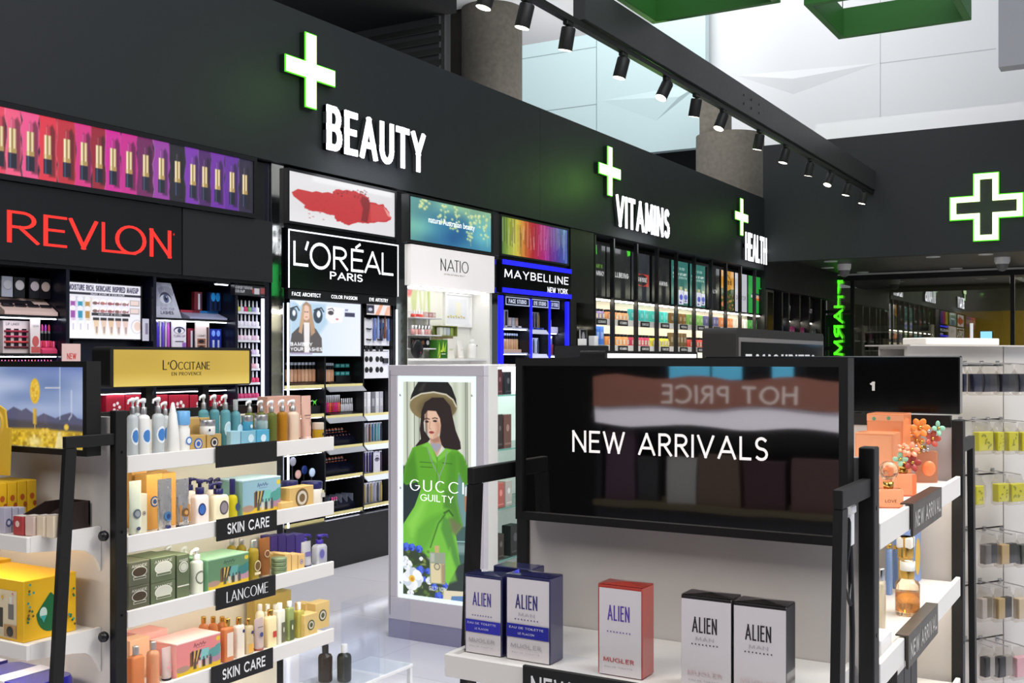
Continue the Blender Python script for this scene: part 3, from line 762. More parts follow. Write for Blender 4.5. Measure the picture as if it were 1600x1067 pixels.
# ===== gondola A : the new arrivals display in front
XL, XR, YE = -1.170, -.4555, 2.04
t = thing('display_gondola', 'white gondola with black frame at right front carrying the dark screen', 'display stand', ((XL + XR) / 2, 2.55, 0)); gA = t
ox, oy = -(XL + XR) / 2, -2.55
end_frame(t, XL + ox, XR + ox, YE + oy, 1.44, 1.835 + oy, GREYP)
end_shelf(t, -1.1525 + ox, -.478 + ox, 1.70 + oy, 2.026 + oy, 1.0485)
end_frame(t, XL + ox, XR + ox, 3.06 + oy, 1.44, 3.275 + oy, GREYP, -1)
MB().box(XL + .018 + ox, XR - .018 + ox, 3.045 + oy, 3.075 + oy, 1.42, 1.45, BLK).build('top_rail', t)
MB().box(-.84 + ox, -.81 + ox, 2.07 + oy, 3.04 + oy, 0, 1.40, CREAM).build('spine_panel', t)
side_bay(t, -.81 + ox, -.446 + ox, 2.09 + oy, 3.03 + oy, (1.296, 1.036, .775), CREAM)
MB().box(XL + ox, XR + ox, 2.08 + oy, 3.03 + oy, 0, .1, BLK).build('plinth', t)
# cable loop hanging in the open frame on the right
t = thing('power_cable', 'black cable with white plug hanging behind the right leg of the dark screen', 'cable', (-.4665, 1.92, 1.075))
MB().tube([(0, .02, .265), (.004, .0, .2), (.0, -.02, .14), (.004, .01, .10), (0, .03, .15), (-.003, .02, .22), (0, .028, .26)], .0035, BLKP).build('cable_loop', t)
MB().tube([(0, .025, .2), (.003, .03, .05), (0, .032, -.25), (.002, .03, -.5)], .005, BLKP).build('lead', t)
b = MB().box(-.006, .006, .012, .034, .2, .265, WHT2, .002); b.box(-.008, .008, .006, .04, .255, .27, WHT2, .002); b.build('plug', t)
# the dark screen
x0, x1, ys = -1.152, -.474, 1.966
t = thing('sign_screen', 'large dark glossy screen reading NEW ARRIVALS in a black frame', 'screen', ((x0 + x1) / 2, ys, 1.2675)); w = (x1 - x0) / 2; h = .3335
b = MB(); f = .016
for a in ((-w, w, 0, f), (-w, w, h - f, h), (-w, -w + f, f, h - f), (w - f, w, f, h - f)): b.box(a[0], a[1], -.004, .04, a[2], a[3], BLK)
b.box(-w + f, w - f, .03, .04, f, h - f, BLK); b.build('frame', t)
scr = mat('dark_screen', (14, 12, 13), .06)
SCR = bpy.data.materials.new('dark_mirror_screen'); SCR.use_nodes = True; nt = SCR.node_tree; p = nt.nodes['Principled BSDF']
p.inputs['Base Color'].default_value = (.4, .39, .39, 1); p.inputs['Metallic'].default_value = 1; p.inputs['Roughness'].default_value = .03
tc = nt.nodes.new('ShaderNodeTexCoord'); nz = nt.nodes.new('ShaderNodeTexNoise'); nz.inputs['Scale'].default_value = 5; bp = nt.nodes.new('ShaderNodeBump'); bp.inputs['Strength'].default_value = .02; bp.inputs['Distance'].default_value = .01
nt.links.new(tc.outputs['Object'], nz.inputs['Vector']); nt.links.new(nz.outputs[0], bp.inputs['Height']); nt.links.new(bp.outputs[0], p.inputs['Normal'])
MB().box(-w + f, w - f, .004, .03, f, h - f, SCR).build('glass', t)
A, B = aY(893, 672, ys), aY(1199, 713, ys); zt, zb = aY(893, 672, ys).z, aY(893, 706, ys).z
spell(t, 'NEW ARRIVALS', A.x - (x0 + x1) / 2, B.x - (x0 + x1) / 2, zb - 1.2675, zt - 1.2675, .0035, EM((228, 224, 222), .7), .12, .12, .17)
# shelf strip sign on the front lip
A = aY(818, 1040, 1.696)
t = thing('shelf_sign', 'black shelf sign reading NEW ARRIVALS on the front shelf lip under the perfume boxes', 'sign', (A.x, 1.698, .972))
MB().box(0, .31, -.006, .002, 0, .082, BLK, .001).build('plate', t)
spell(t, 'NEW ARRIVALS', .018, .292, .028, .066, -.0066, PRINTW, .15, .15, .17)

# ===== perfume boxes on the front shelf
def front_box(px0, px1, pyt, label, edge, ink, X, band=None, mug=(170, 165, 172), man=True, yf=1.75, name='perfume_box', dep=.05, edgew=.04):
    A, B = aY(px0, pyt, yf), aY(px1, pyt, yf); w = B.x - A.x; h = A.z - 1.043
    t = thing(name, label, 'perfume box', ((A.x + B.x) / 2, yf + dep / 2, 1.0435), 0)
    b = MB().box(-w / 2, w / 2, -dep / 2, dep / 2, 0, h, C(edge, .3, coat=1), .0015); b.build('carton', t)
    e = edgew
    it = [('r', -.5 + e, .5 - e * .6, .005, .965, (228, 222, 226)), ('t', 'ALIEN', -.27, .22, .61, .78, ink, (.2, .1, .16, .75))]
    if man: it.append(('t', 'MAN', -.2, .16, .525, .565, (185, 182, 190), (.12,)))
    it.append(('t', '........', -.28, .24, .48, .495, ink, (.5, .9, .9)))
    if band: it += [('r', -.5 + e, .5 - e * .6, .27, .43, band), ('t', 'EAU DE TOILETTE', -.4, .36, .375, .4, (225, 225, 240), (.14,)), ('t', 'LE FLACON', -.2, .16, .31, .335, (225, 225, 240), (.14,))]
    it += [('t', 'MUGLER', -.36, .32, .15, .2, mug, (.14, .14, .2)), ('t', 'EAU DE TOILETTE', -.33, .29, .09, .105, (160, 158, 165), (.14,))]
    decals(MB(), w, h, -dep / 2 - .0005, it).build('printed_front', t)
    f = MB(); g = C(tuple(int(v * .8) for v in edge), .12, coat=1)   # crumpled cellophane fold on the lid
    f.add([(-w / 2, -dep / 2, h + .0006), (w / 2, -dep / 2, h + .0006), (0, 0, h + .004), (w / 2, dep / 2, h + .0006), (-w / 2, dep / 2, h + .0006)], [(0, 1, 2), (1, 3, 2), (3, 4, 2), (4, 0, 2)], g); f.build('film_wrap', t)
    return t
front_box(726, 784, 896, 'purple inked white perfume box with blue band, leftmost on the front shelf', (44, 46, 96), (70, 60, 150), 0, (48, 48, 180), man=False)
front_box(790, 860, 897, 'white perfume box with blue band and navy side, second from left on the front shelf', (44, 46, 96), (58, 52, 120), 0, (34, 38, 160))
front_box(934, 1004, 912, 'red edged white perfume box alone in the middle of the front shelf', (196, 70, 58), (96, 66, 170), 0, None, (196, 70, 70), man=False)
front_box(1064, 1143, 929, 'white perfume box with dark lid, left of the right hand pair', (40, 36, 36), (44, 40, 48), 0, None, (220, 196, 200), edgew=.012)
front_box(1146, 1229, 940, 'white perfume box with dark lid, rightmost on the front shelf', (40, 36, 36), (44, 40, 48), 0, None, (224, 206, 208), edgew=.012)
A, B = aY(760, 880, 1.83), aY(835, 880, 1.83)
solo(MB().box(A.x + .022, B.x, 1.82, 1.87, 1.0435, A.z, C((36, 38, 84), .3, coat=1), .0015), 'perfume_box', 'navy perfume box half hidden behind the two blue banded boxes', 'perfume box')
solo(MB().box(-.045, .045, -.0008, .0008, 0, .032, ACRYL), 'ticket_holder', 'small clear ticket holder on the front shelf left of the red edged box', 'ticket holder', (aY(905, 1040, 1.722).x, 1.722, 1.0435))

# ===== right hand shelves of gondola A
def shp(fn, name, label, px, pyt, wpx, X, z0, *a, **k):
    p = aX(px, pyt, X); d = dX(px, X); return fn(name, label, (X, p.y, z0), R90, wpx * d / F, p.z - z0, *a, **k)
ORG, ORG2 = (250, 150, 98), (244, 140, 90)
OTR = TR((255, 176, 132), .8)
S1, S2, S3 = 1.2815, 1.0215, .7605
def xbox(name, label, pl, pr, pyt, X, z0, dep, col, items=(), **k):
    A, B = aX(pl, pyt, X), aX(pr, pyt, X); return carton(name, label, (X - dep / 2, (A.y + B.y) / 2, z0), R90, B.y - A.y, dep, A.z - z0, col, items, **k)
carton('perfume_box', 'tall pale orange perfume box standing at the back against the end panel', (-.598, 2.905, S1), 0, .089, .1, .179, ORG, [('r', -.46, .46, .03, .9, (248, 160, 112)), ('r', -.5, .5, .9, .985, (252, 180, 136)), ('e', -.3, .93, .05, .05, (110, 170, 130)), ('e', .1, .94, .05, .05, (110, 170, 130)), ('e', .3, .75, .1, .1, (252, 150, 90))], cat='perfume box', film=True)
carton('perfume_box', 'orange film wrapped perfume box partly hidden by the black post', (-.592, 2.745, S1), 0, .09, .08, .14, (250, 160, 110), [('r', -.46, .46, .03, .96, (251, 172, 128)), ('t', 'LOVE', -.1, .3, .3, .36, (160, 70, 40))], cat='perfume box', film=True)
def flower(mb, c, r, col, face, n=5, core=True, rot=0):
    zf = Vector(face).normalized(); q = zf.to_track_quat('Z', 'Y').to_matrix()
    for k in range(n):
        a = rot + 2 * math.pi * k / n; M = q @ Matrix.Rotation(a, 3, 'Z')
        ellipsoid(mb, Vector(c) + M @ Vector((r * .58, 0, .002)), (r * .48, r * .36, .0025), C(col, .25), M @ Matrix.Rotation(-.25, 3, 'Y'), 8)
    if core: ellipsoid(mb, Vector(c) + q @ Vector((0, 0, .004)), (r * .2,) * 3, GOLD, None, 8)
def perfume(name, label, px, pyb, z0, w, d, h, neck, col=OTR):
    p = aZ(px, pyb, z0)
    t = thing(name, label, 'perfume bottle', p, .5); k = dY(px, p.y)
    MB().rloft([(w * .95, d * .95, .008, 0), (w, d, .01, .005), (w, d, .01, h - .005), (w * .9, d * .85, .01, h)], col).build('glass_body', t)
    if neck: MB().lathe([(.009, h), (.011, h + .003), (.011, h + neck), (.008, h + neck)], GOLD).build('neck', t)
    return t, lambda x, y: ((x - px) * k / F, (pyb - y) * k / F)
t, k = perfume('perfume_bottle', 'round orange perfume bottle with gold neck and clear rounded cap, nearest the black post', 1388, 792, S1, .058, .036, .04, .014)
b = MB(); ellipsoid(b, (0, 0, .078), (.022, .017, .021), TR((255, 200, 160), .8)); b.build('cap', t); text(MB(), 'LOVE', -.012, .012, .012, .018, -.0188, PRINTK, .14).build('lettering', t)
t, k = perfume('perfume_bottle', 'low orange perfume bottle with dark red and peach flower cap', 1411, 774, S1, .056, .036, .052, .008)
b = MB(); f0 = (-.1, -.95, .3)
for (x, y, r, c, n) in ((1422, 722, .021, (190, 78, 70), 5), (1422, 703, .019, (252, 160, 120), 5), (1404, 717, .017, (170, 214, 180), 4), (1409, 701, .014, (252, 170, 130), 5)):
    u, v = k(x, y); flower(b, (u, -.012 + .004 * (y < 710), v), r, c, (-.1 + (x - 1411) * .02, -.95, .25 + (718 - y) * .02), n)
ellipsoid(b, (*[k(1411, 728)[0]], 0, k(1411, 728)[1]), (.011,) * 3, GOLD); b.build('flower_cap', t)
t, k = perfume('perfume_bottle', 'tall square orange perfume bottle topped with orange, red and mint flowers', 1447, 753, S1, .054, .034, .082, 0, TR((255, 190, 150), .8))
MB().lathe([(.009, .082), (.011, .085), (.011, .094), (.008, .094)], GOLD, (k(1440, 0)[0], 0, 0)).build('neck', t)
b = MB()
for (x, y, r, c, n) in ((1435, 668, .025, (252, 152, 74), 6), (1454, 685, .022, (206, 92, 72), 5), (1463, 669, .019, (160, 216, 186), 4), (1421, 676, .012, (252, 152, 74), 4), (1430, 688, .02, (250, 164, 96), 5)):
    u, v = k(x, y); flower(b, (u, -.01, v), r, c, ((x - 1440) * .012, -.95, .2), n)
for (x, y) in ((1428, 697), (1437, 698), (1446, 694), (1440, 703), (1433, 705), (1446, 702), (1437, 690), (1448, 673)): u, v = k(x, y); ellipsoid(b, (u, -.014, v), (.0055,) * 3, GOLD if x % 2 else SILV)
b.build('flower_cap', t)
b = MB(); u, v = k(1448, 731); ellipsoid(b, (u, -.016, v), (.018, .008, .02), C((252, 150, 96), .2)); b.build('glass_flower', t)
# middle shelf
t = shp(bottle, 'perfume_bottle', 'amber perfume bottle with white and gold cap in front on the middle shelf', 1418, 876, 37, -.494, S2, TR((255, 240, 214), .9), GOLD, hb=.66, cw=.5, fill=TR((255, 178, 60), .75), cat='perfume bottle')
H = aX(1418, 876, -.494).z - S2; MB().lathe([(.0155, H * .82), (.0165, H * .84), (.0165, H * .99), (0, H + .001)], WHT2).build('cap_top', t)
t = shp(bottle, 'perfume_bottle', 'perfume bottle with white cube cap over gold, behind the amber bottle', 1415, 838, 27, -.545, S2, TR((248, 206, 120), .4), GOLD, hb=.62, cw=.8, sq=.7, cat='perfume bottle')
H = aX(1415, 838, -.545).z - S2; MB().box(-.019, .019, -.019, .019, H * .8, H, WHT2, .003).build('cap_top', t)
xbox('perfume_box', 'tall blue and gold perfume box at the back of the middle shelf', 1428, 1439, 832, -.54, S2, .05, (130, 160, 220), [('e', 0, .5, .35, .5, (236, 190, 60))], cat='perfume box')
for i, (px, pt) in enumerate(((1389, 850), (1400, 852))):
    shp(bottle, 'perfume_bottle', ['slim blue glass perfume bottle next to the black post, middle shelf', 'slim blue glass perfume bottle left of the white cube cap'][i], px, pt, 15, -.575, S2, TR((150, 180, 232), .4), GOLD, hb=.9, sq=.6, cat='perfume bottle')
shp(bottle, 'perfume_bottle', 'clear perfume bottle with silver neck beside the black post on the middle shelf', 1376, 888, 22, -.51, S2, TR((236, 226, 206), .55), CHROME, hb=.8, cw=.5, sq=.6, cat='perfume bottle')
carton('perfume_box', 'small white box lying at the near end of the middle shelf', (-.49, 2.235, S2), R90, .1, .05, .034, (240, 240, 242), cat='perfume box')
for i in range(3):
    carton('perfume_box', 'black perfume box with white lid on the lowest right shelf', (-.505, 2.42 + i * .075, S3), R90, .07, .06, .19, (28, 28, 32), [('r', -.5, .5, .93, 1.0, (236, 232, 228))], top=(240, 238, 234), cat='perfume box', group='black and white boxes on the low right shelf')
for z, lab in ((1.296, 'dark shelf sign reading NEW ARRIVAL on the lip under the orange perfumes'), (1.036, 'dark shelf sign reading NEW ARRIVAL on the middle shelf lip by the amber bottle')):
    t = thing('shelf_sign', lab, 'sign', (-.444, 2.53 if z > 1.2 else 2.48, z - .063), R90); PL = mat('gunmetal_plate', (76, 70, 65), .35, .5)
    b = MB().box(-.17, .17, -.006, 0, 0, .066, PL, .001); b.box(-.17, .17, -.006, .02, .0655, .0685, PL); b.build('plate', t)
    text(MB(), 'NEW ARRIVAL', -.15, .15, .016, .05, -.0066, mat('silver_ink', (214, 210, 204), .3, .5), .17, .17, .2).build('lettering', t)
# header seen from behind, with its number
t = thing('sign_screen', 'black screen back at the far right end frame behind the orange perfumes', 'screen', ((XL + XR) / 2, 3.1, 1.4515))
MB().box(-.355, .355, 0, .045, 0, .155, BLKG, .003).build('housing', t)
b = MB(); text(b, '1', -.012, .004, .06, .085, -.0006, PRINTW, .3, .2, fit=False); b.v = [(x + .136, y, z) for x, y, z in b.v]; b.build('number', t)

# ================================================================ GONDOLA B : skin care shelves at the left
SX, FX, BX, RX = -2.86, -2.6, -2.74, -2.665
t = thing('display_gondola', 'white lit skin care gondola with black frame at the left front', 'display stand', (-2.9, 2.6, 0)); gB = t
ox, oy = 2.9, -2.6
end_frame(t, -3.31 + ox, -2.592 + ox, 2.15 + oy, 1.45, 1.985 + oy, GREYP)
for z in (1.113, .82, .53): end_shelf(t, -3.25 + ox, -2.65 + ox, 1.894 + oy, 2.136 + oy, z)
for z in (1.09, .8): MB().lathe([(.008, 0), (.014, .004), (.016, .016), (.012, .022)], BLKP, (-2.616 + ox, 2.105 + oy, z), 14, 'y').build('shelf_clamp', t)
MB().box(SX - .03 + ox, SX + ox, 2.18 + oy, 3.10 + oy, 0, 1.40, CREAM).build('spine_panel', t)
MB().box(SX - .04 + ox, SX - .004 + ox, 3.10 + oy, 3.14 + oy, 0, 1.42, BLK).build('post', t)
MB().box(SX - .04 + ox, SX - .0 + ox, 2.18 + oy, 3.10 + oy, 1.40, 1.43, BLK).build('top_rail', t)
side_bay(t, SX + ox, FX + ox, 2.19 + oy, 3.12 + oy, (1.315, 1.08, .86, .615, .33), CREAM)
MB().box(SX - .3 + ox, FX - .02 + ox, 2.19 + oy, 3.1 + oy, 0, .1, BLK).build('plinth', t)
# yellow lit header
HX = -2.83; A, B = aX(172, 541, HX), aX(393, 545, HX); zt, zb_ = A.z, aX(172, 607, HX).z
t = thing('header_sign', 'yellow lit header sign with dark serif lettering on top of the skin care gondola', 'sign', (HX, (A.y + B.y) / 2, zb_), R90)
w = B.y - A.y; h = zt - zb_
rr = lambda w, h, r: [(x, z + h / 2) for x, z in rrect(w, h, r, 5)]
MB().prism(rr(w, h, .016), 'y', 0, .085, BLK).build('frame', t)
for s in (-.2, .2): MB().box(s * w - .014, s * w + .014, .035, .06, 1.431 - zb_, -.0005, BLK).build('stem', t)
cv = Cv(150, 36, (206, 172, 62)); n = cv.noise(34, 26, 3)
cv.a += (n[..., None] - .5) * np.array([22, 22, 18]); cv.blend(np.clip(1 - cv.Y / 13, 0, 1) * .55, (250, 228, 130)); cv.blend(np.clip(1 - np.abs(cv.X - 75) / 90, 0, 1) * .2, (232, 198, 90))
k = lambda px: aX(px, 560, HX).y - (A.y + B.y) / 2
zz = lambda py: aX(290, py, HX).z - zb_
cv.build('lit_panel', t, k(177), k(389), zz(601.5), zz(547), -.0015, picmat('header_backlight', .95))
b = MB(); text(b, "L'OCCITANE", k(253), k(327), zz(577.5), zz(562.5), -.0035, PRINTK, .18, .09, .09, caps=.82)
text(b, 'EN PROVENCE', k(267), k(314), zz(586.5), zz(581), -.0035, PRINTK, .2, .11, .16); b.build('lettering', t)

# shelf signs
def ssign(px0, px1, ztop, label, txt=None, **k):
    A, B = aX(px0, 700, FX + .004), aX(px1, 700, FX + .004)
    t = thing('shelf_sign', label, 'sign', (FX + .005, (A.y + B.y) / 2, ztop - .064), R90); w = B.y - A.y
    MB().box(-w / 2, w / 2, -.005, 0, 0, .07, BLK, .001).build('plate', t)
    if txt: spell(t, txt, -w * .34, w * .36, .017, .052, -.0056, PRINTW, **k)
ssign(336, 431, 1.315, 'blank black shelf sign on the top skin care shelf lip')
ssign(337, 431, 1.08, 'black sign reading SKIN CARE on the second shelf lip', 'SKIN CARE', pv=.17, gap=.14)
ssign(336, 429, .86, 'black sign reading LANCOME on the third shelf lip', 'LANCOME', pv=.15, ph=.05, gap=.12)
ssign(329, 425, .615, 'black sign reading SKIN CARE on the lowest shelf lip in view', 'SKIN CARE', pv=.17, gap=.14)

WB, CL, TEAL = C((238, 236, 232), .3), TR((226, 232, 236), .5), TR((112, 178, 190), .45)
BLUE, NV = (70, 130, 200), (44, 54, 110)
SH1, SH2, SH3, SH4 = 1.3005, 1.0655, .8455, .6005
def P(fn, name, label, px, pyt, wpx, X, z0, *a, **k): return shp(fn, name, label, px, pyt, wpx, X, z0, *a, **k)
# ---- top shelf
P(pump, 'pump_bottle', 'clear pump bottle with blue oval label next to the black post, top skin care shelf', 207, 621, 17, RX, SH1, CL, WHT2, BLUE, (235, 240, 245))
P(pump, 'pump_bottle', 'white pump bottle with blue label, second from the black post on the top shelf', 224, 622, 20, RX, SH1, WB, WHT2, BLUE, (235, 240, 245))
P(pump, 'pump_bottle', 'clear pump bottle half hidden behind the white one near the black post', 214, 620, 16, BX - .02, SH1, CL, WHT2)
P(pump, 'pump_bottle', 'clear pump bottle with blue oval label left of the white cone bottle', 247, 620, 19, RX, SH1, CL, WHT2, BLUE, (235, 240, 245))
P(pump, 'pump_bottle', 'clear pump bottle behind the white cone bottle', 258, 627, 16, BX - .02, SH1, CL, WHT2, BLUE)
d = dX(270, RX); p = aX(270, 628, RX); t = thing('spout_bottle', 'white cone shaped bottle with narrow spout on the top shelf', 'bottle', (RX, p.y, SH1), R90)
h = p.z - SH1; r = 22 * d / F / 2; MB().lathe([(0, 0), (r * .9, 0), (r, .006), (r * .82, h * .45), (r * .55, h * .78), (r * .42, h * .82)], WB).build('body', t); MB().lathe([(r * .46, h * .82), (r * .4, h * .86), (r * .2, h * .98), (0, h)], WHT2).build('spout', t)
t = P(bottle, 'spray_can', 'white can with pale blue cap right of the cone bottle', 286, 642, 21, RX, SH1, WB, C((112, 172, 222), .35), hb=.66, cw=.9, lab=[('e', .1, .45, .3, .3, BLUE), ('e', .1, .45, .2, .2, (230, 236, 242))])
TANB, TAN = (196, 160, 96), (226, 188, 120)
def seal(c): return [('e', 0, .5, .27, .27, c), ('e', 0, .5, .2, .2, (216, 206, 190)), ('e', 0, .5, .12, .12, c)]
def soap(pl, pr, pyt, X, z0, label, col=TANB, c=NV, dep=.055, ztop=None, items=None):
    A, B = aX(pl, pyt, X), aX(pr, pyt, X)
    return carton('soap_box', label, (X - dep / 2, (A.y + B.y) / 2, z0), R90, B.y - A.y, dep, A.z - z0, col, seal(c) if items is None else items, cat='box')
soap(297, 322, 681, RX + .02, SH1, 'small tan box with blue round seal at the front of the top shelf', c=(60, 100, 180))
soap(323.5, 346, 679, RX + .02, SH1, 'small tan box with dark round seal, right of the blue sealed one', c=(40, 40, 60))
zt = aX(310, 679, RX + .02).z
soap(296, 312, 654, RX - .045, SH1, 'taller tan box behind the small blue sealed box on the top shelf', items=())
soap(313, 328, 653, RX - .045, SH1, 'taller tan box behind the small dark sealed box on the top shelf', items=())
P(jar, 'cream_jar', 'white cream jar with silver lid standing on the two small tan boxes', 324, 656, 24, RX + .0, aX(323, 681, RX + .02).z + .001, WB, SILV, lab=[('e', -.3, .35, .09, .09, (40, 40, 70))])
for px, w, lab in ((318, 16, 'teal pump bottle, leftmost of the teal group on the top shelf'), (335, 16, 'teal pump bottle, middle one behind the tan boxes')):
    P(pump, 'pump_bottle', lab, px, 616, w, BX + .0, SH1, TEAL, WHT2, dk=1)
P(pump, 'pump_bottle', 'teal pump bottle with pale oval label left of the black blank sign', 352, 616, 16, RX - .01, SH1, TEAL, WHT2, (180, 214, 226), (206, 228, 234))
P(bottle, 'spray_bottle', 'teal spray bottle with clear cap, right end of the teal group', 368, 624, 16, RX - .02, SH1, TEAL, TR((220, 224, 226), .5), hb=.76, lab=[('e', .1, .5, .36, .5, (190, 218, 230))])
BB = (132, 186, 206)
soap(361, 376, 674, RX + .025, SH1, 'pale blue box right of the teal bottles', (164, 204, 216), items=[])
soap(377, 400, 674, RX + .025, SH1, 'pale blue box with round seal under the silver lidded jars', BB, items=[('e', .15, .55, .2, .2, (210, 232, 240))])
soap(402, 421, 672, RX + .03, SH1, 'bright blue box with pale seal under the clear jar', (88, 172, 206), items=[('e', .0, .5, .22, .22, (220, 238, 244))])
P(jar, 'cream_jar', 'blue cream jar with silver lid standing on the pale blue box', 386, 649, 18, RX + .0, aX(387, 674, RX + .025).z + .001, C((70, 150, 180), .3), SILV, lab=[('e', 0, .3, .16, .16, (210, 232, 240))])
P(jar, 'cream_jar', 'clear glass jar with silver lid standing right of the blue jar', 408, 648, 21, RX + .0, aX(411, 672, RX + .03).z + .001, TR((200, 226, 226), .5), SILV)
GRB, AMB, CRM = TR((118, 128, 62), .35), TR((196, 138, 44), .35), C((228, 202, 178), .35)
P(pump, 'pump_bottle', 'green pump bottle standing behind the blue jar', 390, 625, 15, BX, SH1, GRB, WHT2)
P(pump, 'pump_bottle', 'green pump bottle standing behind the clear glass jar', 408, 625, 16, BX, SH1, GRB, WHT2)
P(pump, 'pump_bottle', 'green pump bottle left of the amber one on the top shelf', 424, 625, 17, RX - .005, SH1, GRB, WHT2)
P(pump, 'pump_bottle', 'amber pump bottle between the green and the cream bottles', 441, 624, 17, RX - .005, SH1, AMB, WHT2)
P(pump, 'pump_bottle', 'cream pump bottle left of the pink tube on the top shelf', 457, 624, 20, RX, SH1, CRM, WHT2)
PINK = (226, 180, 162)
P(tube, 'cream_tube', 'large pale pink tube near the right end of the top shelf', 478, 618, 22, RX - .01, SH1, C(PINK, .4), C((225, 190, 180), .3), lab=[('r', -.36, .36, .56, .575, (110, 80, 76)), ('r', -.3, .3, .5, .51, (160, 120, 112)), ('e', .2, .4, .08, .1, (90, 90, 70))])
xbox('gift_box', 'pale pink box at the back of the top shelf behind the cream bottle', 418, 470, 620, -2.79, SH1, .05, (214, 166, 148))
P(jar, 'scrub_jar', 'yellow jar with pale lid at the right end of the top shelf', 497, 660, 18, RX, SH1, TR((196, 158, 44), .25), C((206, 188, 170), .3), lab=[('e', .1, .35, .14, .14, (50, 50, 70))])
# ---- second shelf
P(tube, 'cream_tube', 'tall pale green tube with grey seals beside the black post, second shelf', 211, 751, 24, RX + .02, SH2, C((214, 220, 200), .4), C((30, 34, 40), .3), lab=[('e', -.05, .42, .3, .3, (90, 100, 112)), ('e', -.05, .42, .2, .2, (150, 156, 160)), ('e', -.05, .16, .16, .12, (70, 76, 110))], capf=.06)
soap(220, 230, 772, RX - .02, SH2, 'narrow cream box with round seal behind the pale green tube', (222, 218, 196), c=(70, 70, 76))
soap(229, 254, 742, RX - .05, SH2, 'tall orange tan box with blue seal behind the silver tube', (232, 176, 92), (50, 90, 150))
soap(254, 275, 740, RX - .06, SH2, 'tall orange tan box behind the two silver tubes', (230, 172, 88), items=())
soap(206, 230, 738, -2.79, SH2, 'orange box at the back of the second shelf near the post', (236, 182, 96), items=())
soap(230, 262, 738, -2.805, SH2, 'orange box against the lit back panel of the second shelf', (238, 186, 100), items=())
FOIL = mat('crumpled_foil', (214, 213, 216), .28, .9, bump=.3, scale=38)
P(tube, 'cream_tube', 'crumpled silver tube with blue seal on the second shelf', 257, 748, 28, RX + .015, SH2, FOIL, C((30, 34, 60), .3), lab=[('e', 0, .3, .26, .26, (70, 120, 170)), ('e', 0, .3, .14, .14, (40, 60, 110)), ('e', -.05, .1, .16, .1, (50, 56, 110))], capf=.05)
P(tube, 'cream_tube', 'crumpled silver tube with brown lower half and brown seal, second shelf', 285, 748, 26, RX + .015, SH2, FOIL, C((40, 36, 60), .3), lab=[('r', -.4, .4, .14, .48, (184, 134, 74)), ('e', 0, .33, .26, .26, (120, 80, 40)), ('e', 0, .33, .14, .14, (196, 152, 90))], capf=.08)
P(pump, 'pump_bottle', 'white rectangular bottle with navy pump and blue seal', 312, 748, 27, RX, SH2, C((238, 226, 222), .35), NAVY, (60, 110, 190), NV, sq=.6, hb=.66, collar=NAVY, nd=1)
P(pump, 'pump_bottle', 'cream rectangular bottle with navy pump and grey seal left of the yellow spray', 341, 752, 31, RX + .005, SH2, C((238, 230, 200), .35), NAVY, (150, 140, 150), (90, 84, 90), sq=.6, hb=.68, collar=NAVY)
P(pump, 'pump_bottle', 'navy capped pump bottle standing behind the white rectangular bottle', 330, 746, 17, BX, SH2, WB, NAVY, hb=.7, collar=NAVY)
P(pump, 'pump_bottle', 'navy capped pump bottle standing behind the cream rectangular bottle', 341, 746, 17, BX - .01, SH2, WB, NAVY, hb=.7, collar=NAVY)
P(pump, 'pump_bottle', 'navy pump bottle just behind the silver tubes', 297, 746, 18, BX, SH2, WB, NAVY, hb=.7, collar=NAVY, nd=1)
P(bottle, 'spray_bottle', 'yellow oil spray bottle with navy cap left of the pale blue gift box', 363, 748, 16, RX, SH2, TR((226, 214, 50), .3), NAVY, hb=.6, cw=.5, lab=[('e', .2, .5, .32, .4, (60, 80, 110))])
def gift(pl, pr, ptl, X, z0, label, front, sidec, bg, topc, script):
    A, B = aX(pl, ptl, X), aX(pr, ptl, X); w, h, dep = B.y - A.y, A.z - z0, .12
    t = thing('gift_box', label, 'gift box', (X - dep / 2, (A.y + B.y) / 2, z0), R90)
    MB().box(-w / 2, w / 2, -dep / 2, dep / 2, 0, h * .985, C(sidec), .001).build('carton', t)
    MB().box(-w / 2 - .0015, w / 2 + .0015, -dep / 2 - .0008, dep / 2 + .001, h * .95, h, C(topc), .001).build('lid', t)
    cv = Cv(90, 62, front)
    cv.poly([(0, 0), (90, 0), (90, 22), (60, 12), (30, 14), (0, 18)], (214, 182, 40)); cv.ell(12, 14, 14, 6, (170, 140, 130)); cv.ell(80, 20, 16, 10, (176, 136, 160)); cv.ell(76, 30, 14, 9, bg); cv.ell(88, 36, 12, 8, bg)
    cv.poly([(26, 14), (32, 14), (32, 44), (26, 40)], (120, 84, 50))
    for k in range(5): cv.poly([(30 + k * 4, 42), (34 + k * 4, 42), (32 + k * 2.2, 16), (31 + k * 2, 16)], [(36, 40, 70), (222, 182, 70)][k % 2])
    cv.poly([(50, 42), (66, 42), (62, 20), (46, 22)], tuple(min(255, c + 40) for c in bg))
    for x, c in ((36, (90, 80, 70)), (46, (210, 200, 190)), (54, (60, 56, 60)), (61, (190, 180, 180)), (68, (80, 76, 90))):
        cv.rect(x - 3, x + 3, 8, 22, c); cv.rect(x - 1.2, x + 1.2, 22, 27, (60, 50, 50))
    cv.line([(34, 50), (36, 56), (38, 50), (41, 54), (44, 51), (47, 55), (50, 51), (53, 56), (55, 51), (58, 53)], 1.1, script); cv.line([(38, 47.5), (56, 47.5)], .7, script, .6)
    cv.ell(84, 54, 4.4, 4.4, (238, 206, 50)); cv.build('printed_front', t, -w / 2, w / 2, .001, h * .95, -dep / 2 - .0012, PRN)
    return t
gift(379, 438, 751, RX + .02, SH2, 'pale blue gift box with balloon picture on the second shelf', (150, 190, 206), (132, 178, 172), (84, 160, 150), (176, 208, 218), (50, 60, 120))
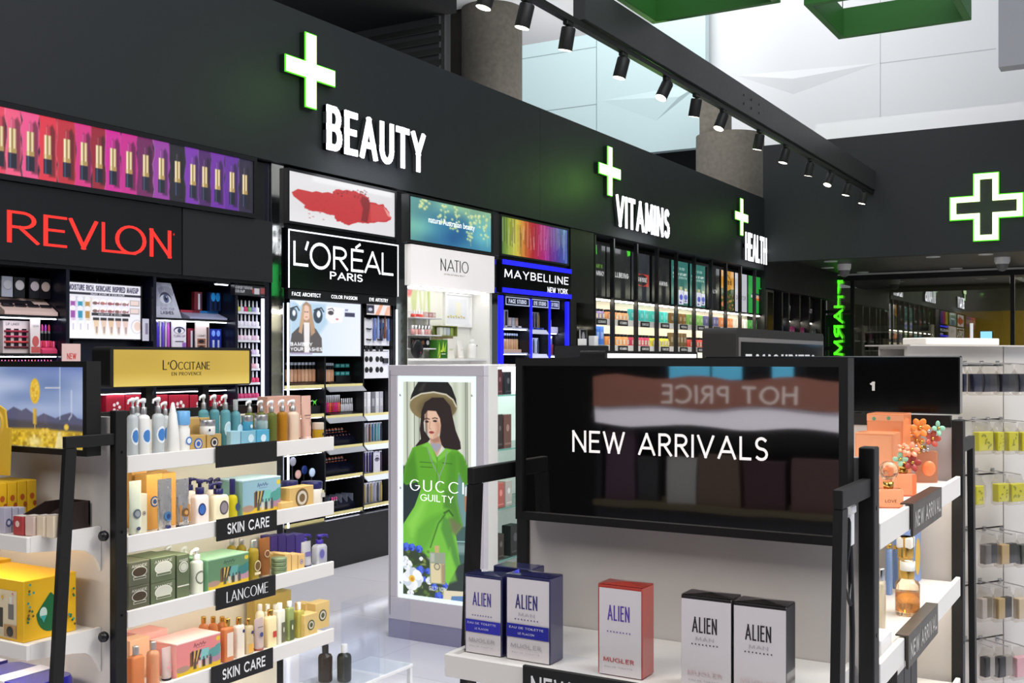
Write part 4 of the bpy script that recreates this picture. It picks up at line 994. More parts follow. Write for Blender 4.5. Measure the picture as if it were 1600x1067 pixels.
P(jar, 'cream_jar', 'large white jar with navy lid behind the tan soap box on the second shelf', 452, 751, 26, BX + .02, SH2, C((232, 226, 216), .35), NAVY, lidf=.3, lab=[('r', -.3, .3, .3, .36, (150, 146, 140))])
P(jar, 'cream_jar', 'large white jar with navy lid at the right end of the second shelf', 487, 752, 33, RX - .03, SH2, C((232, 226, 216), .35), NAVY, lidf=.3, lab=[('r', .1, .36, .3, .5, (190, 186, 180))])
soap(453, 490, 763, RX + .035, SH2, 'tan soap box with round seal lying before the navy lidded jars', (222, 184, 116), (120, 96, 60), dep=.05)
soap(440, 458, 786, RX + .04, SH2, 'low tan box right of the pale blue gift box', (226, 190, 120), items=())
# ---- third shelf
AM = (98, 110, 82)
def amande(px0, px1, ptop, z0, X, label, col, rim, dark, dep=.11):
    e = [('t', 'AMANDE', -.36, .36, .76, .88, (226, 226, 214), (.12,)), ('e', 0, .56, .36, .2, (226, 226, 214)), ('e', 0, .56, .33, .175, dark), ('r', -.3, .3, .26, .38, (226, 226, 214)), ('r', -.28, .28, .28, .36, col)]
    return xbox('soap_box', label, px0, px1, ptop, X, z0, dep, col, e, cat='box')
zA = EYE + (HZ - 922) / F * dX(201, RX + .02)
amande(201, 234, 918.5, SH3, RX + .02, 'olive brown almond soap box next to the post, lower of two stacked', (92, 92, 74), 0, (70, 56, 40))
amande(201, 234, 880, aX(201, 918.5, RX + .02).z + .001, RX + .02, 'olive brown almond soap box next to the post, upper of two stacked', (96, 98, 78), 0, (70, 56, 40))
amande(236, 274, 913, SH3, RX + .02, 'green almond box with white oval, lower of the two stacked by the tall box', AM, 0, (206, 208, 196))
amande(236, 274, 873, aX(236, 913, RX + .02).z + .001, RX + .02, 'green almond box with white oval, upper of the two stacked by the tall box', AM, 0, (206, 208, 196))
xbox('soap_box', 'tall narrow green almond box right of the stacked green boxes', 276.5, 296, 868, RX + .02, SH3, .11, AM, [('r', -.46, .46, .28, .31, (226, 226, 214)), ('t', 'AMANDE', -.34, .34, .84, .9, (226, 226, 214)), ('e', 0, .72, .36, .34, (220, 222, 210)), ('e', 0, .72, .3, .28, AM), ('e', 0, .72, .26, .24, (200, 204, 190))], cat='box')
P(pump, 'pump_bottle', 'white almond pump bottle with small black seal left of the green gift box', 307, 856, 20, RX, SH3, C((226, 230, 218), .35), WHT2, (214, 216, 204), (120, 126, 112), hb=.74, collar=WHT2)
P(pump, 'pump_bottle', 'white pump bottle behind the stacked green almond boxes', 289, 853, 16, BX - .05, SH3, C((226, 230, 218), .35), WHT2, collar=WHT2)
P(pump, 'pump_bottle', 'white pump bottle at the back near the post on the third shelf', 265, 852, 16, BX - .05, SH3, C((226, 230, 218), .35), WHT2, collar=WHT2)
gift(325, 388, 875, RX + .02, SH3, 'green gift box with balloon picture on the third shelf', (102, 142, 108), (124, 176, 140), (64, 130, 130), (156, 202, 166), (40, 60, 50))
OIL = TR((184, 160, 60), .3)
for px, X, lab in ((362, BX - .06, 'yellow oil bottle with silver cap at the back, left one of the pair'), (377, BX - .05, 'yellow oil bottle with silver cap at the back, right one of the pair')): P(bottle, 'oil_bottle', lab, px, 841, 15, X, SH3, OIL, SILV, hb=.8, cw=.5)
P(bottle, 'oil_bottle', 'yellow oil bottle with silver cap and oval label in front, third shelf', 395.5, 843, 17, RX, SH3, OIL, SILV, hb=.8, cw=.55, lab=[('e', .05, .45, .4, .5, (226, 216, 180)), ('e', .05, .45, .32, .4, (110, 84, 40)), ('r', -.36, .4, .18, .26, (226, 216, 180))])
P(tube, 'cream_tube', 'brown scrub tube right of the yellow oil bottle', 413, 840, 24, RX, SH3, TR((146, 96, 56), .15), TR((210, 190, 160), .5), lab=[('e', .05, .6, .26, .24, (206, 180, 140)), ('e', .05, .6, .2, .18, (110, 66, 36))], capf=.07)
for k in range(4):
    z0 = SH3 + k * .0147
    jar('balm_tin', 'round green tin, %s of a stack of four' % ['lowest', 'second from below', 'third from below', 'topmost'][k], (RX + .01, aX(436, 890, RX + .01).y, z0 + .0004), R90, .055, .0143, C((126, 146, 112), .35, metal=.3), C((136, 156, 122), .35, metal=.3), 'stacked green tins')
soap(430, 445, 866, RX - .06, SH3, 'tan soap box behind the green tins', (222, 184, 116), items=())
for i, (a, c) in enumerate(((446, 455), (456, 465), (466, 476))): soap(a, c, 866 + i * .5, RX + .01, SH3, ['tan soap box left in the row of three right of the green tins', 'tan soap box in the middle of the row right of the green tins', 'tan soap box with violet seal right of the green tins'][i], (222, 186, 122), (110, 90, 150), dep=.06, items=None if i == 2 else ())
for i, (a, c) in enumerate(((424, 434), (435, 447), (448, 461), (462, 476))): soap(a, c, 838 - i * .6, BX - .035, SH3, 'purple box in the row behind the tan soap boxes, %s' % ['leftmost', 'second from left', 'third from left', 'rightmost'][i], (66, 50, 128), items=())
P(tube, 'cream_tube', 'clear grey tube with violet seal left of the purple pump bottle', 478, 846, 22, RX - .005, SH3, TR((214, 214, 220), .4), NAVY, lab=[('r', -.3, .3, .42, .6, (110, 100, 160))], capf=.07)
P(pump, 'pump_bottle', 'clear bottle with purple pump and violet label at the right end of the third shelf', 499, 835, 24, RX, SH3, TR((224, 226, 234), .5), PURP, (104, 100, 170), (150, 150, 196), sq=.6, hb=.68, collar=PURP, nd=1)
P(pump, 'pump_bottle', 'purple pump bottle behind the purple boxes', 475, 835, 18, BX - .075, SH3, TR((224, 226, 234), .5), PURP, hb=.7, collar=PURP, nd=1)
# ---- fourth shelf
ORB = TR((232, 150, 100), .35)
P(bottle, 'shower_bottle', 'orange bottle with silver cap beside the black post, lowest shelf', 212, 1009, 25, RX, SH4, ORB, SILV, hb=.78, cw=.35, sq=.6)
soap(203, 234, 1002, BX, SH4, 'peach box behind the orange bottles near the post', (244, 196, 160), items=())
P(bottle, 'shower_bottle', 'slim peach bottle with silver cap between the orange bottle and the flowered tube', 239, 1002, 20, RX, SH4, TR((240, 180, 140), .4), SILV, hb=.8, cw=.4)
P(tube, 'cream_tube', 'clear flowered tube left of the pink gift box', 260, 1011, 20, RX, SH4, TR((240, 226, 224), .4), BLKP, lab=[('e', -.1, .4, .1, .1, (226, 150, 160)), ('e', .15, .3, .1, .1, (226, 150, 160)), ('e', .05, .55, .07, .07, (220, 140, 150))], capf=.06)
gift(276, 344, 1007, RX + .025, SH4, 'pink gift box with balloon picture on the lowest shelf', (230, 140, 140), (246, 176, 172), (96, 160, 160), (250, 200, 194), (90, 40, 50))
xbox('gift_box', 'pink box lying behind the pink gift box against the back panel', 222, 262, 992, BX - .03, SH4, .085, (246, 180, 174))
for i, (px, X) in enumerate(((318, BX - .06), (333, BX - .06), (347, BX - .08))): P(bottle, 'shower_bottle', 'orange bottle with gold cap behind the pink gift box, %s' % ['left', 'middle', 'right'][i], px, 963, 15, X, SH4, ORB, GOLD, hb=.8, cw=.45)
P(bottle, 'shower_bottle', 'orange bottle with gold cap and white label right of the pink gift box', 355, 966, 20, RX + .01, SH4, ORB, GOLD, hb=.8, cw=.4, sq=.6, lab=[('r', -.32, .32, .15, .85, (236, 222, 208))])
P(bottle, 'lotion_bottle', 'white bottle with gold cap and dark seal, lowest shelf', 373, 964, 18, RX, SH4, C((232, 224, 212), .3), GOLD, hb=.8, cw=.42, sq=.6, lab=[('e', .28, .8, .14, .16, (50, 54, 110))])
P(bottle, 'cologne_bottle', 'clear bottle with gold cap and yellow liquid, lowest shelf', 388, 966, 15, RX, SH4, TR((240, 226, 190), .5), GOLD, hb=.8, cw=.4, sq=.7, lab=[('e', .2, .75, .18, .18, (50, 54, 110)), ('r', -.36, .36, .05, .35, (220, 170, 80))])
P(tube, 'hand_cream_tube', 'greyish lilac tube with blue seal between gold capped bottles', 404, 966, 20, RX, SH4, C((190, 172, 170), .4), C((160, 90, 80), .3), lab=[('e', .05, .5, .2, .18, (60, 70, 130)), ('r', -.3, .3, .72, .75, (120, 100, 110))], capf=.07)
P(bottle, 'lotion_bottle', 'cream bottle with gold cap and red label, lowest shelf', 422, 952, 20, RX, SH4, C((238, 222, 176), .3), GOLD, hb=.82, cw=.4, sq=.6, lab=[('r', .0, .4, .3, .5, (206, 70, 60))])
P(bottle, 'lotion_bottle', 'white bottle with grey green label right of the red labelled one', 437, 942, 17, RX, SH4, C((228, 228, 214), .3), WHT2, hb=.84, cw=.42, sq=.6, lab=[('r', -.1, .44, .03, .62, (104, 104, 84)), ('e', .2, .4, .08, .25, (220, 220, 200))])
P(bottle, 'lotion_bottle', 'green bottle with dark leaf label, third from the right end of the lowest shelf', 452, 939, 14, RX, SH4, TR((168, 184, 120), .3), WHT2, hb=.84, cw=.45, sq=.7, lab=[('r', -.3, .44, .03, .62, (90, 100, 66)), ('e', .1, .4, .1, .3, (226, 228, 204))])
P(bottle, 'cologne_bottle', 'yellow green bottle with white spray cap left of the tan boxes', 467, 941, 15, RX, SH4, TR((214, 206, 110), .4), WHT2, hb=.78, cw=.35, sq=.8)
for i, px in enumerate((406, 418, 430)): P(bottle, 'lotion_bottle', 'pale bottle with white cap in the second row of the lowest shelf, %s' % ['left', 'middle', 'right'][i], px, 944, 14, BX - .01, SH4, C((236, 228, 204), .3), WHT2, hb=.82, cw=.45)
soap(476, 496, 962, RX + .03, SH4, 'small tan box with dark green seal in front near the right end, lowest shelf', (222, 192, 126), (84, 90, 60), dep=.05)
soap(493, 515, 944, RX - .01, SH4, 'tall tan box with dark green seal at the right end of the lowest shelf', (224, 192, 124), (84, 90, 60), dep=.05)
soap(478, 490, 944, RX - .05, SH4, 'tall tan box behind the small green sealed box', (224, 192, 124), items=())
soap(398, 455, 936, BX - .065, SH4, 'long tan and olive box at the back of the lowest shelf', (196, 172, 96), items=(), dep=.04)

# ---- end display of gondola B (left edge)
x0, x1, ys = -3.29, -2.614, 2.062
t = thing('picture_lightbox', 'black framed lit picture of a golden field and mountains at the left edge', 'lightbox', ((x0 + x1) / 2, ys, 1.322)); w = (x1 - x0) / 2; h = .27; f = .017
b = MB()
for a in ((-w, w, 0, f), (-w, w, h - f, h), (-w, -w + f, f, h - f), (w - f, w, f, h - f)): b.box(a[0], a[1], -.004, .045, a[2], a[3], BLK)
b.box(-w + f, w - f, .035, .045, f, h - f, BLK); b.build('frame', t)
cv = Cv(240, 90); v = cv.Y / 90; u = cv.X / 240
n = cv.noise(60, 14, 1)
sky = np.array([128, 146, 186.])[None, None] * np.ones_like(cv.a); sky += (n[..., None] - .4) * np.array([60, 52, 40]); cv.a[:] = sky
cv.blend(np.clip(.65 - u, 0, 1) * np.clip(1 - np.abs(v - .72) / .3, 0, 1) * 1.3, (226, 230, 242)); cv.blend(np.clip((v - .8) / .2, 0, 1) * np.clip(u * 1.5 - .5, 0, 1) * .7, (76, 96, 170))
mt = [(0, 10), (0, 34), (100, 36), (118, 44), (132, 40), (140, 43), (160, 34), (170, 38), (190, 33), (202, 37), (216, 40), (226, 34), (240, 32), (240, 10)]
cv.poly(mt, (84, 84, 112)); cv.poly([(0, 10), (0, 24), (110, 30), (240, 26), (240, 8)], (66, 62, 66), .8, 2)
cv.poly([(0, 0), (0, 18), (80, 19), (160, 21), (240, 19), (240, 0)], (196, 160, 40), 1, 1.5)
n2 = cv.noise(4, 3, 5); m_ = (v < .2); cv.a += (m_ * (n2 - .5))[..., None] * np.array([90, 80, 30])
for k in range(60): cv.ell(RNG.uniform(90, 240), RNG.uniform(2, 17), 2.2, 1.6, (226, 196, 70) if k % 2 else (150, 116, 30), .7)
k = lambda px, py: ((aY(px, py, ys).x - x0 - f) / (2 * w - 2 * f) * 240, (aY(px, py, ys).z - 1.322 - f) / (h - 2 * f) * 90)
c = k(51, 612); cv.ell(*c, 8.5, 14, (222, 178, 44)); cv.ell(c[0] - 1, c[1] - 2, 5, 9, (196, 140, 40), .6)
for q in range(40): cv.ell(c[0] + RNG.uniform(-6, 6), c[1] + RNG.uniform(-10, 9), 1, 1, (236, 206, 90), .7)
a = k(51, 672); bq = k(51, 640); cv.line([a, bq], 1.4, (206, 170, 70))
for q in range(9): y = bq[1] + (a[1] - bq[1]) * q / 12; cv.ell(bq[0] - 1.4, y, 1.8, 1, (214, 176, 70)); cv.ell(bq[0] + 1.4, y - .6, 1.8, 1, (190, 150, 60))
cv.ell(*k(51, 690), 11, 5, (250, 236, 170), .7, 0, 3); cv.ell(*k(50, 682), 2.2, 3, (236, 210, 120))
cv.line([k(90, 575), k(90, 655)], 2, (190, 200, 220), .7); cv.line([k(67, 607), k(90, 607)], 1, (236, 226, 220)); cv.line([k(108, 612), k(108, 650), k(104, 656)], 2.4, (206, 214, 230), .6); cv.line([k(89, 672), k(90, 660), k(103, 657)], 1.4, (70, 76, 90))
cv.poly([k(87, 675), k(92, 675), k(97, 700), k(82, 700)], (236, 222, 170), .8)
for (px, py) in ((64, 674), (70, 674), (73, 683), (82, 679), (95, 679), (100, 668), (60, 677)): cv.ell(*k(px, py), 4, 3.4, (214, 176, 60)); cv.ell(*k(px, py), 2, 1.6, (236, 206, 100), .7)
cv.build('lit_picture', t, -w + f, w - f, f, h - f, .006, LIT)
# upper end shelf
EZ1, EZ2, EZ3 = 1.1075, .8145, .5245
YEL, YEL2 = (236, 184, 30), (222, 170, 34)
for i, (pl, pr) in enumerate(((8, 23), (23.5, 38.5), (39, 54), (54.5, 70))):
    yf = 1.965 + i * .032; A, B = aX(8, 764, -2.83), aY(pr, 764, yf)
    carton('gift_box', ['yellow printed box, nearest of the row on the upper end shelf', 'yellow printed box, second in the row on the upper end shelf', 'yellow printed box, third in the row on the upper end shelf', 'yellow printed box, farthest in the row on the upper end shelf'][i], (-2.925, yf, EZ1), R90, .03, .13, .135, YEL, [('e', 0, .66, .24, .3, (190, 90, 30)), ('e', .3, .5, .2, .26, (170, 80, 30)), ('e', -.2, .3, .1, .12, (150, 90, 30)), ('e', .1, .25, .2, .24, (200, 120, 30))], top=(246, 200, 40), cat='gift box')
for i, px in enumerate((17, 27, 37)):
    p = aX(px, 793, -2.79); carton('soap_box', 'small pale lilac box in front of the yellow boxes, %s' % ['left', 'middle', 'right'][i], (-2.815, p.y, EZ1), R90, .024, .03, p.z - EZ1, (186, 182, 200), [('e', 0, .4, .38, .5, (90, 90, 130)), ('e', 0, .4, .2, .26, (200, 200, 214))], cat='box')
y = 1.925
for i, (pl, pr, c, lab) in enumerate(((17, 33, (176, 64, 66), 'small red labelled soap at the front edge of the upper end shelf'), (33.5, 48, (220, 196, 186), 'small pale pink wrapped soap right of the red labelled one'), (49, 61, (226, 208, 182), 'small cream wrapped soap, second from right on the shelf edge'), (61.5, 74, (228, 210, 184), 'small cream wrapped soap, rightmost on the shelf edge'))):
    A, B = aY(pl, 806, y), aY(pr, 806, y); carton('soap_bar', lab, ((A.x + B.x) / 2, y + .02 + (.005 * i), EZ1), 0, B.x - A.x, .03, A.z - EZ1, c, [('e', 0, .6, .2, .2, (226, 200, 190))] if i == 0 else (), top=(226, 214, 206), cat='soap', bev=.003)
A, B = aX(75, 806, -2.7), aX(152, 788, -2.68); TRY = mat('dark_brown_tray', (40, 26, 24), .5)
t = thing('tester_tray', 'dark brown open tray with sloping sides on the upper end shelf', 'tray', (-2.74, 2.045, EZ1), R90)
b = MB(); L, Dp = .085, .05
b.box(-L, L, -Dp, Dp, 0, .006, TRY); b.box(L - .005, L, -Dp, Dp, .006, .078, TRY); b.box(-L, -L + .005, -Dp, Dp, .006, .04, TRY)
for yy in (-Dp, Dp - .005): b.prism([(-L, .006), (L, .006), (L, .078), (L * .1, .078), (-L, .04)], 'y', yy, yy + .005, TRY)
b.build('tray', t); b = MB(); b.box(-L - .002, -L, -Dp * .8, Dp * .3, .02, .03, PRINTW); b.build('price_label', t)
t = thing('round_gift_sign', 'yellow display card with white round dial at the very left edge', 'display card', (aY(6, 690, 2.0).x, 2.0, EZ1)); z = lambda py: aY(6, py, 2.0).z - EZ1
MB().prism([(-.12, .152), (.022, .152), (.03, z(668)), (.012, z(668)), (.004, z(640)), (-.04, z(630)), (-.12, z(630))], 'y', 0, .006, C((226, 184, 60))).build('card', t)
MB().lathe([(.04, -.004), (.045, 0)], C((226, 184, 60)), (-.045, 0, z(662)), 24, 'y').build('rim', t)
MB().ell(-.045, z(662), .036, .04, -.0045, C((226, 226, 230)), 24).build('dial', t)
# lower end shelves
t = thing('gift_box', 'large yellow gift box with window, green drop and printed bottles on the lower end shelf', 'gift box', (-2.85, 2.005, EZ2)); w, d, h = .3, .17, .17
MB().box(-w / 2, w / 2, -d / 2, d / 2, 0, h, C(YEL), .0015).build('carton', t)
decals(MB(), w, h, -d / 2 - .0005, [('r', -.45, .4, .04, .82, (222, 206, 172)), ('r', .14, .2, .2, .52, (70, 66, 56)), ('r', .28, .36, .35, .6, (120, 116, 110)), ('r', .3, .34, .6, .72, (226, 222, 214)), ('r', .22, .4, .06, .26, (186, 146, 96)), ('e', .31, .15, .05, .05, (60, 54, 46)), ('r', -.05, .08, .08, .6, (236, 236, 236)), ('r', -.3, -.16, .1, .5, (150, 140, 120)), ('e', .2, .7, .016, .016, (230, 180, 60)), ('e', .1, .76, .008, .008, (40, 90, 60)), ('e', .36, .78, .01, .01, (214, 100, 110)), ('e', -.1, .74, .01, .01, (40, 60, 90))]).build('printed_window', t)
it = [('p', [(.0 + .27 * math.sin(a) * (1.0 if math.cos(a) < 0 else max(.15, 1 - math.cos(a) * .75)), .42 - .32 * math.cos(a + math.pi)) for a in [2 * math.pi * k / 24 for k in range(24)]][::1], (30, 104, 60)), ('e', -.14, .42, .07, .1, (206, 226, 214)), ('e', .14, .48, .07, .1, (206, 226, 214)), ('p', [(-.2, .38), (-.08, .38), (-.14, .26)], (60, 170, 160)), ('p', [(.08, .42), (.2, .42), (.14, .28)], (60, 170, 160))]
for k in range(22): it.append(('e', RNG.choice([-1, 1]) * RNG.uniform(.34, .45), RNG.uniform(.06, .94), .022, .022, [(40, 110, 70), (70, 160, 150), (120, 90, 30)][k % 3]))
o = decals(MB(), d, h, -w / 2 - .0005, it).build('printed_side', t); o.rotation_euler = (0, 0, R90)
MB().box(-.15, .1, -d / 2 - .006, -d / 2 - .004, .0005, .03, ACRYL).build('acrylic_stop', t)
carton('gift_box', 'second yellow gift box standing behind the large yellow one on the lower end shelf', (-3.1, 2.02, EZ2), 0, .16, .17, .175, YEL, top=(250, 206, 50), cat='gift box')
t = thing('gift_tin', 'rounded royal blue tin with white band on the lowest end shelf', 'tin', (-2.82, 2.0, EZ3), 0)
MB().rloft([(.27, .15, .03, 0), (.28, .16, .035, .006), (.28, .16, .035, .16), (.27, .15, .03, .17)], C((40, 36, 150), .25, coat=.6)).build('body', t)
b = MB().box(-.03, .03, -.0805, .0805, .005, .1715, C((236, 234, 240), .3)); b.build('white_band', t)
carton('gift_box', 'blue box with white lid left on the lowest end shelf', (-3.1, 2.0, EZ3), 0, .2, .16, .165, (60, 50, 140), top=(224, 222, 236), cat='gift box')
# ---- clear acrylic trays past the far end, with two dark bottles
for i, (y0, y1, z0, z1, lab) in enumerate(((3.2, 3.42, .36, .58, 'clear acrylic bin at the far end of the skin care gondola, nearer one'), (3.45, 3.62, .36, .62, 'clear acrylic bin farther along beside the picture stand'), (3.21, 3.41, .0505, .3, 'lower clear acrylic bin under the nearer one'))):
    x0, x1 = -2.84, -2.62; t = thing('acrylic_bin', lab, 'bin', ((x0 + x1) / 2, (y0 + y1) / 2, z0)); a, c, h = (x1 - x0) / 2, (y1 - y0) / 2, z1 - z0; e = .003
    MB().box(-a, a, -c, c, 0, e, ACRYL).build('base', t)
    for bx in ((-a, -a + e, -c, c), (a - e, a, -c, c), (-a, a, -c, -c + e), (-a, a, c - e, c)): MB().box(*bx, e, h if bx[0] < 0 or i else h * .8, ACRYL).build('wall', t)
t = thing('wire_stand', 'low white stand carrying the clear acrylic bins', 'stand', (-2.73, 3.41, 0)); b = MB()
for x in (-.1, .1):
    for y in (-.22, .22): MB().box(x - .008, x + .008, y - .008, y + .008, 0, .344, WHT2).build('leg', t)
MB().box(-.11, .11, -.23, .23, .345, .359, WHT2, .002).build('top', t); MB().box(-.09, .09, -.21, .21, .035, .049, WHT2, .002).build('shelf', t)
for px, pt, lab, cap in ((472, 1045, 'dark brown bottle with black cap in the nearer clear bin', BLKP), (489, 1043, 'dark green bottle with white cap in the nearer clear bin', WHT2)):
    p = aX(px, pt, -2.73); bottle('shampoo_bottle', lab, (-2.76 if cap is BLKP else -2.7, 3.26 if cap is BLKP else 3.3, .3635), 0, .055, .14, C((26, 30, 22) if cap is WHT2 else (36, 24, 20), .15), cap, hb=.76, cw=.4)

# ================================================================ WALL UNITS ON THE LEFT
class U:
    """a frame on the wall: local x along the wall, local y into the wall, z up; photo pixels -> local"""
    def __init__(s, pl, pr, X=XU):
        s.X = X; s.y0, s.y1 = aX(pl, 560, X).y, aX(pr, 560, X).y; s.c = (s.y0 + s.y1) / 2; s.w = s.y1 - s.y0
    def x(s, px, dy=0): return aX(px, 560, s.X - dy).y - s.c
    def z(s, px, py, dy=0): return aX(px, py, s.X - dy).z
    bays = ()
    def span(s, pl, pr, dy):
        X = s.X - dy; y0, y1 = aX(pl, 560, X).y, aX(pr, 560, X).y; m = s.x((pl + pr) / 2, .06)
        for lo, hi in s.bays:
            if lo - .03 < m < hi + .03:
                lo, hi = lo + s.c + .006, hi + s.c - .006
                if y1 > hi: y0, y1 = max(lo, y0 - (y1 - hi)), hi
                if y0 < lo: y0 = lo
                break
        return y0, y1
    def thing(s, name, label, cat, z=0, dy=0, group=None, x=0): return thing(name, label, cat, (s.X - dy, s.c + x, z), R90, group)
def wt(u, name, label, cat, pl, pr, z, dy):
    y0, y1 = u.span(pl, pr, dy); return thing(name, label, cat, (u.X - dy, (y0 + y1) / 2, z), R90), y1 - y0
UBLK = mat('unit_black_laminate', (22, 22, 25), .3)
UBLU = mat('unit_blue_black', (16, 18, 34), .25)
def unit(u, name, label, zb, zt, mtl, dep=.55, side=.03, top=.0):
    t = u.thing(name, label, 'wall unit'); a, c = -u.w / 2, u.w / 2
    MB().box(a, a + side, .034, dep, 0, zt, mtl).build('side_panel', t); MB().box(c - side, c, .034, dep, 0, zt, mtl).build('side_panel', t)
    MB().box(a + side, c - side, dep - .02, dep, 0, zt, mtl).build('back_panel', t); MB().box(a + side, c - side, .02, dep - .02, 0, zb, mtl).build('plinth', t)
    return t
def ushelf(t, x0, x1, z, dep0, dep1, m, led=LED, lip=None, lipm=None):
    b = MB().box(x0, x1, dep0, dep1, z - .015, z, m)
    if lip: b.add([(x0, dep0, z), (x1, dep0, z), (x1, dep0 - lip, z - .045), (x0, dep0 - lip, z - .045)], [(0, 1, 2, 3)], lipm or m); b.add([(x0, dep0 + .002, z - .015), (x1, dep0 + .002, z - .015), (x1, dep0 - lip + .002, z - .047), (x0, dep0 - lip + .002, z - .047)], [(0, 1, 2, 3)], lipm or m)
    o = b.build('shelf', t)
    if led: MB().box(x0 + .01, x1 - .01, dep0 + .012, dep0 + .026, z - .021, z - .0155, led).build('led_strip', o)
    return o
def lightbox(u, name, label, pl, pr, cv, z0, z1, dy=-.03, thick=.06, fr=.02, m=None, framem=None):
    xc = (u.x(pl, dy) + u.x(pr, dy)) / 2; w = (u.x(pr, dy) - u.x(pl, dy)) / 2
    t = thing(name, label, 'lightbox', (u.X - dy, u.c + xc, z0), R90); h = z1 - z0; fm = framem or BLKP
    b = MB()
    for a in ((-w - fr, w + fr, -fr, 0), (-w - fr, w + fr, h, h + fr), (-w - fr, -w, 0, h), (w, w + fr, 0, h)): b.box(a[0], a[1], 0, thick, a[2], a[3], fm)
    b.box(-w, w, thick - .01, thick, 0, h, fm); b.build('frame', t)
    cv.build('lit_picture', t, -w, w, 0, h, .01, m or LIT); return t
def pbox(u, name, label, pl, pr, pt, z0, dy, dep, col, items=(), cat='box', group=None, **k):
    xl, xr = u.span(pl, pr, dy); zt = aX((pl + pr) / 2, pt, u.X - dy).z
    return carton(name, label, (u.X - dy - dep / 2, (xl + xr) / 2, z0), R90, xr - xl, dep, max(zt - z0, .015), col, items, cat=cat, group=group, **k)
def row(u, mk, name, label, cat, pl, pr, n, pt, z0, dy, group, cols, wf=.8):
    """n small goods in a row between two photo columns; mk(w, h, colour) -> mesh builder"""
    y0, y1 = u.span(pl, pr, dy); xs = [y0 + (y1 - y0) * (i + .5) / n for i in range(n)]
    w = (y1 - y0) / n * wf; h = max(aX((pl + pr) / 2, pt, u.X - dy).z - z0, .03); cache = {}
    for i, y in enumerate(xs):
        c = cols[i % len(cols)]; loc = (u.X - dy, y, z0)
        lab = label[i] if isinstance(label, (list, tuple)) else label
        if c in cache:
            o = cache[c].copy(); COL.objects.link(o); o.location = loc; o['label'] = lab
        else: cache[c] = solo(mk(w, h, c), name, lab, cat, loc, R90, group)
    return w, h
def mk_found(w, h, c):
    b = MB(); b.rloft([(w * .95, w * .6, .003, 0), (w, w * .65, .003, .004), (w, w * .65, .003, h * .62), (w * .5, w * .4, .003, h * .65)], C(c, .2)); b.rloft([(w * .62, w * .5, .003, h * .65), (w * .62, w * .5, .003, h * .86)], BLKP); b.rloft([(w * .8, w * .6, .003, h * .86), (w * .8, w * .6, .003, h)], C((190, 200, 214), .2)); return b
def mk_gloss(w, h, c):
    r = w / 2; return MB().lathe([(r * .9, 0), (r, .003), (r, h * .55), (r * .7, h * .57)], C(c, .15), seg=10).lathe([(r * .8, h * .57), (r * .8, h * .98), (r * .5, h)], SILV, seg=10)
def mk_lipstick(w, h, c):
    r = w / 2; return MB().lathe([(r, 0), (r, h * .45)], BLKP, seg=10).lathe([(r * .86, h * .45), (r * .86, h * .6)], SILV, seg=10).lathe([(r * .72, h * .6), (r * .72, h * .86), (r * .3, h)], C(c, .25), seg=10)
def mk_polish(w, h, c):
    r = w / 2; return MB().lathe([(r * .9, 0), (r, .004), (r, h * .36), (r * .4, h * .44)], C(c, .12), seg=12).lathe([(r * .42, h * .44), (r * .34, h * .96), (r * .2, h)], C((225, 225, 235), .2), seg=10)
def mk_mascara(w, h, c):
    b = MB().box(-w / 2, w / 2, .004, .012, 0, h, C((216, 214, 222), .4), .001); return b.lathe([(w * .26, h * .06), (w * .28, h * .1), (w * .28, h * .78), (w * .2, h * .84), (w * .2, h * .94)], C(c, .2), (0, -.002, 0), 10)
def mk_pack(w, h, c): return MB().box(-w / 2, w / 2, -w * .25, w * .25, 0, h, C(c, .4), .0015).rect(-w * .35, w * .35, h * .35, h * .7, -w * .25 - .0006, C(tuple(min(255, int(v * .6 + 100)) for v in c)))
def mk_jarpack(w, h, c): 
    r = w / 2; return MB().lathe([(r * .95, 0), (r, .003), (r, h * .7), (r * .75, h * .78)], C(c, .35), seg=12).lathe([(r * .8, h * .78), (r * .8, h)], BLKP, seg=12).rect(-r * .7, r * .7, h * .15, h * .55, -r - .0006, C((226, 214, 196)))
def mk_compact(w, h, c): return MB().box(-w / 2, w / 2, 0, .012, 0, h, C((18, 18, 22), .25), .002).ell(0, h * .55, w * .36, w * .36, -.0008, C(c, .4))

# ------------------------------------------------ unit 1: red lettered black unit at far left
u1 = U(-70, 427); ZH = 2.115
t = unit(u1, 'cosmetics_unit', 'black cosmetics wall unit with red lettering at the far left', .42, 2.98, UBLU, .6, .05)
a, c = -u1.w / 2 + .05, u1.w / 2 - .05
MB().box(a, c, .034, .56, ZH, 2.975, UBLK).build('header', t)
ushelf(t, u1.x(343), u1.x(365), ZH, .03, .05, UBLK)
divs = [u1.x(p, .06) for p in (102.5, 238.5, 366.5)]
for x in divs: MB().box(x - .012, x + .012, .04, .56, .42, ZH, UBLU).build('divider', t)
edges = [a] + divs + [c]; u1.bays = [(edges[i] + (.012 if i else 0), edges[i + 1] - (.012 if i < 3 else 0)) for i in range(4)]
Z1, Z2, Z3, Z4 = 1.845, 1.628, 1.40, 1.12
for z in (Z1, Z2, Z3, Z4): ushelf(t, edges[0], edges[1] - .013, z, .1, .56, UBLK)
for z in (Z3, Z4): ushelf(t, edges[1] + .013, edges[2] - .013, z, .1, .56, UBLK)
for z in (1.862, 1.65, Z3, Z4): ushelf(t, edges[2] + .013, edges[3] - .013, z, .1, .56, UBLK)
for k in range(7): ushelf(t, edges[3] + .013, c - .03, 1.925 - k * .0985 - (.01 if k > 5 else 0), .05, .14, mat('white_acrylic_tier', (226, 226, 236), .2), None)
MB().box(c - .024, c - .008, .03, .045, 1.2, 2.02, mat('upright_led', (240, 244, 255), emit=3, ecol=(220, 228, 255))).build('upright_led', t)
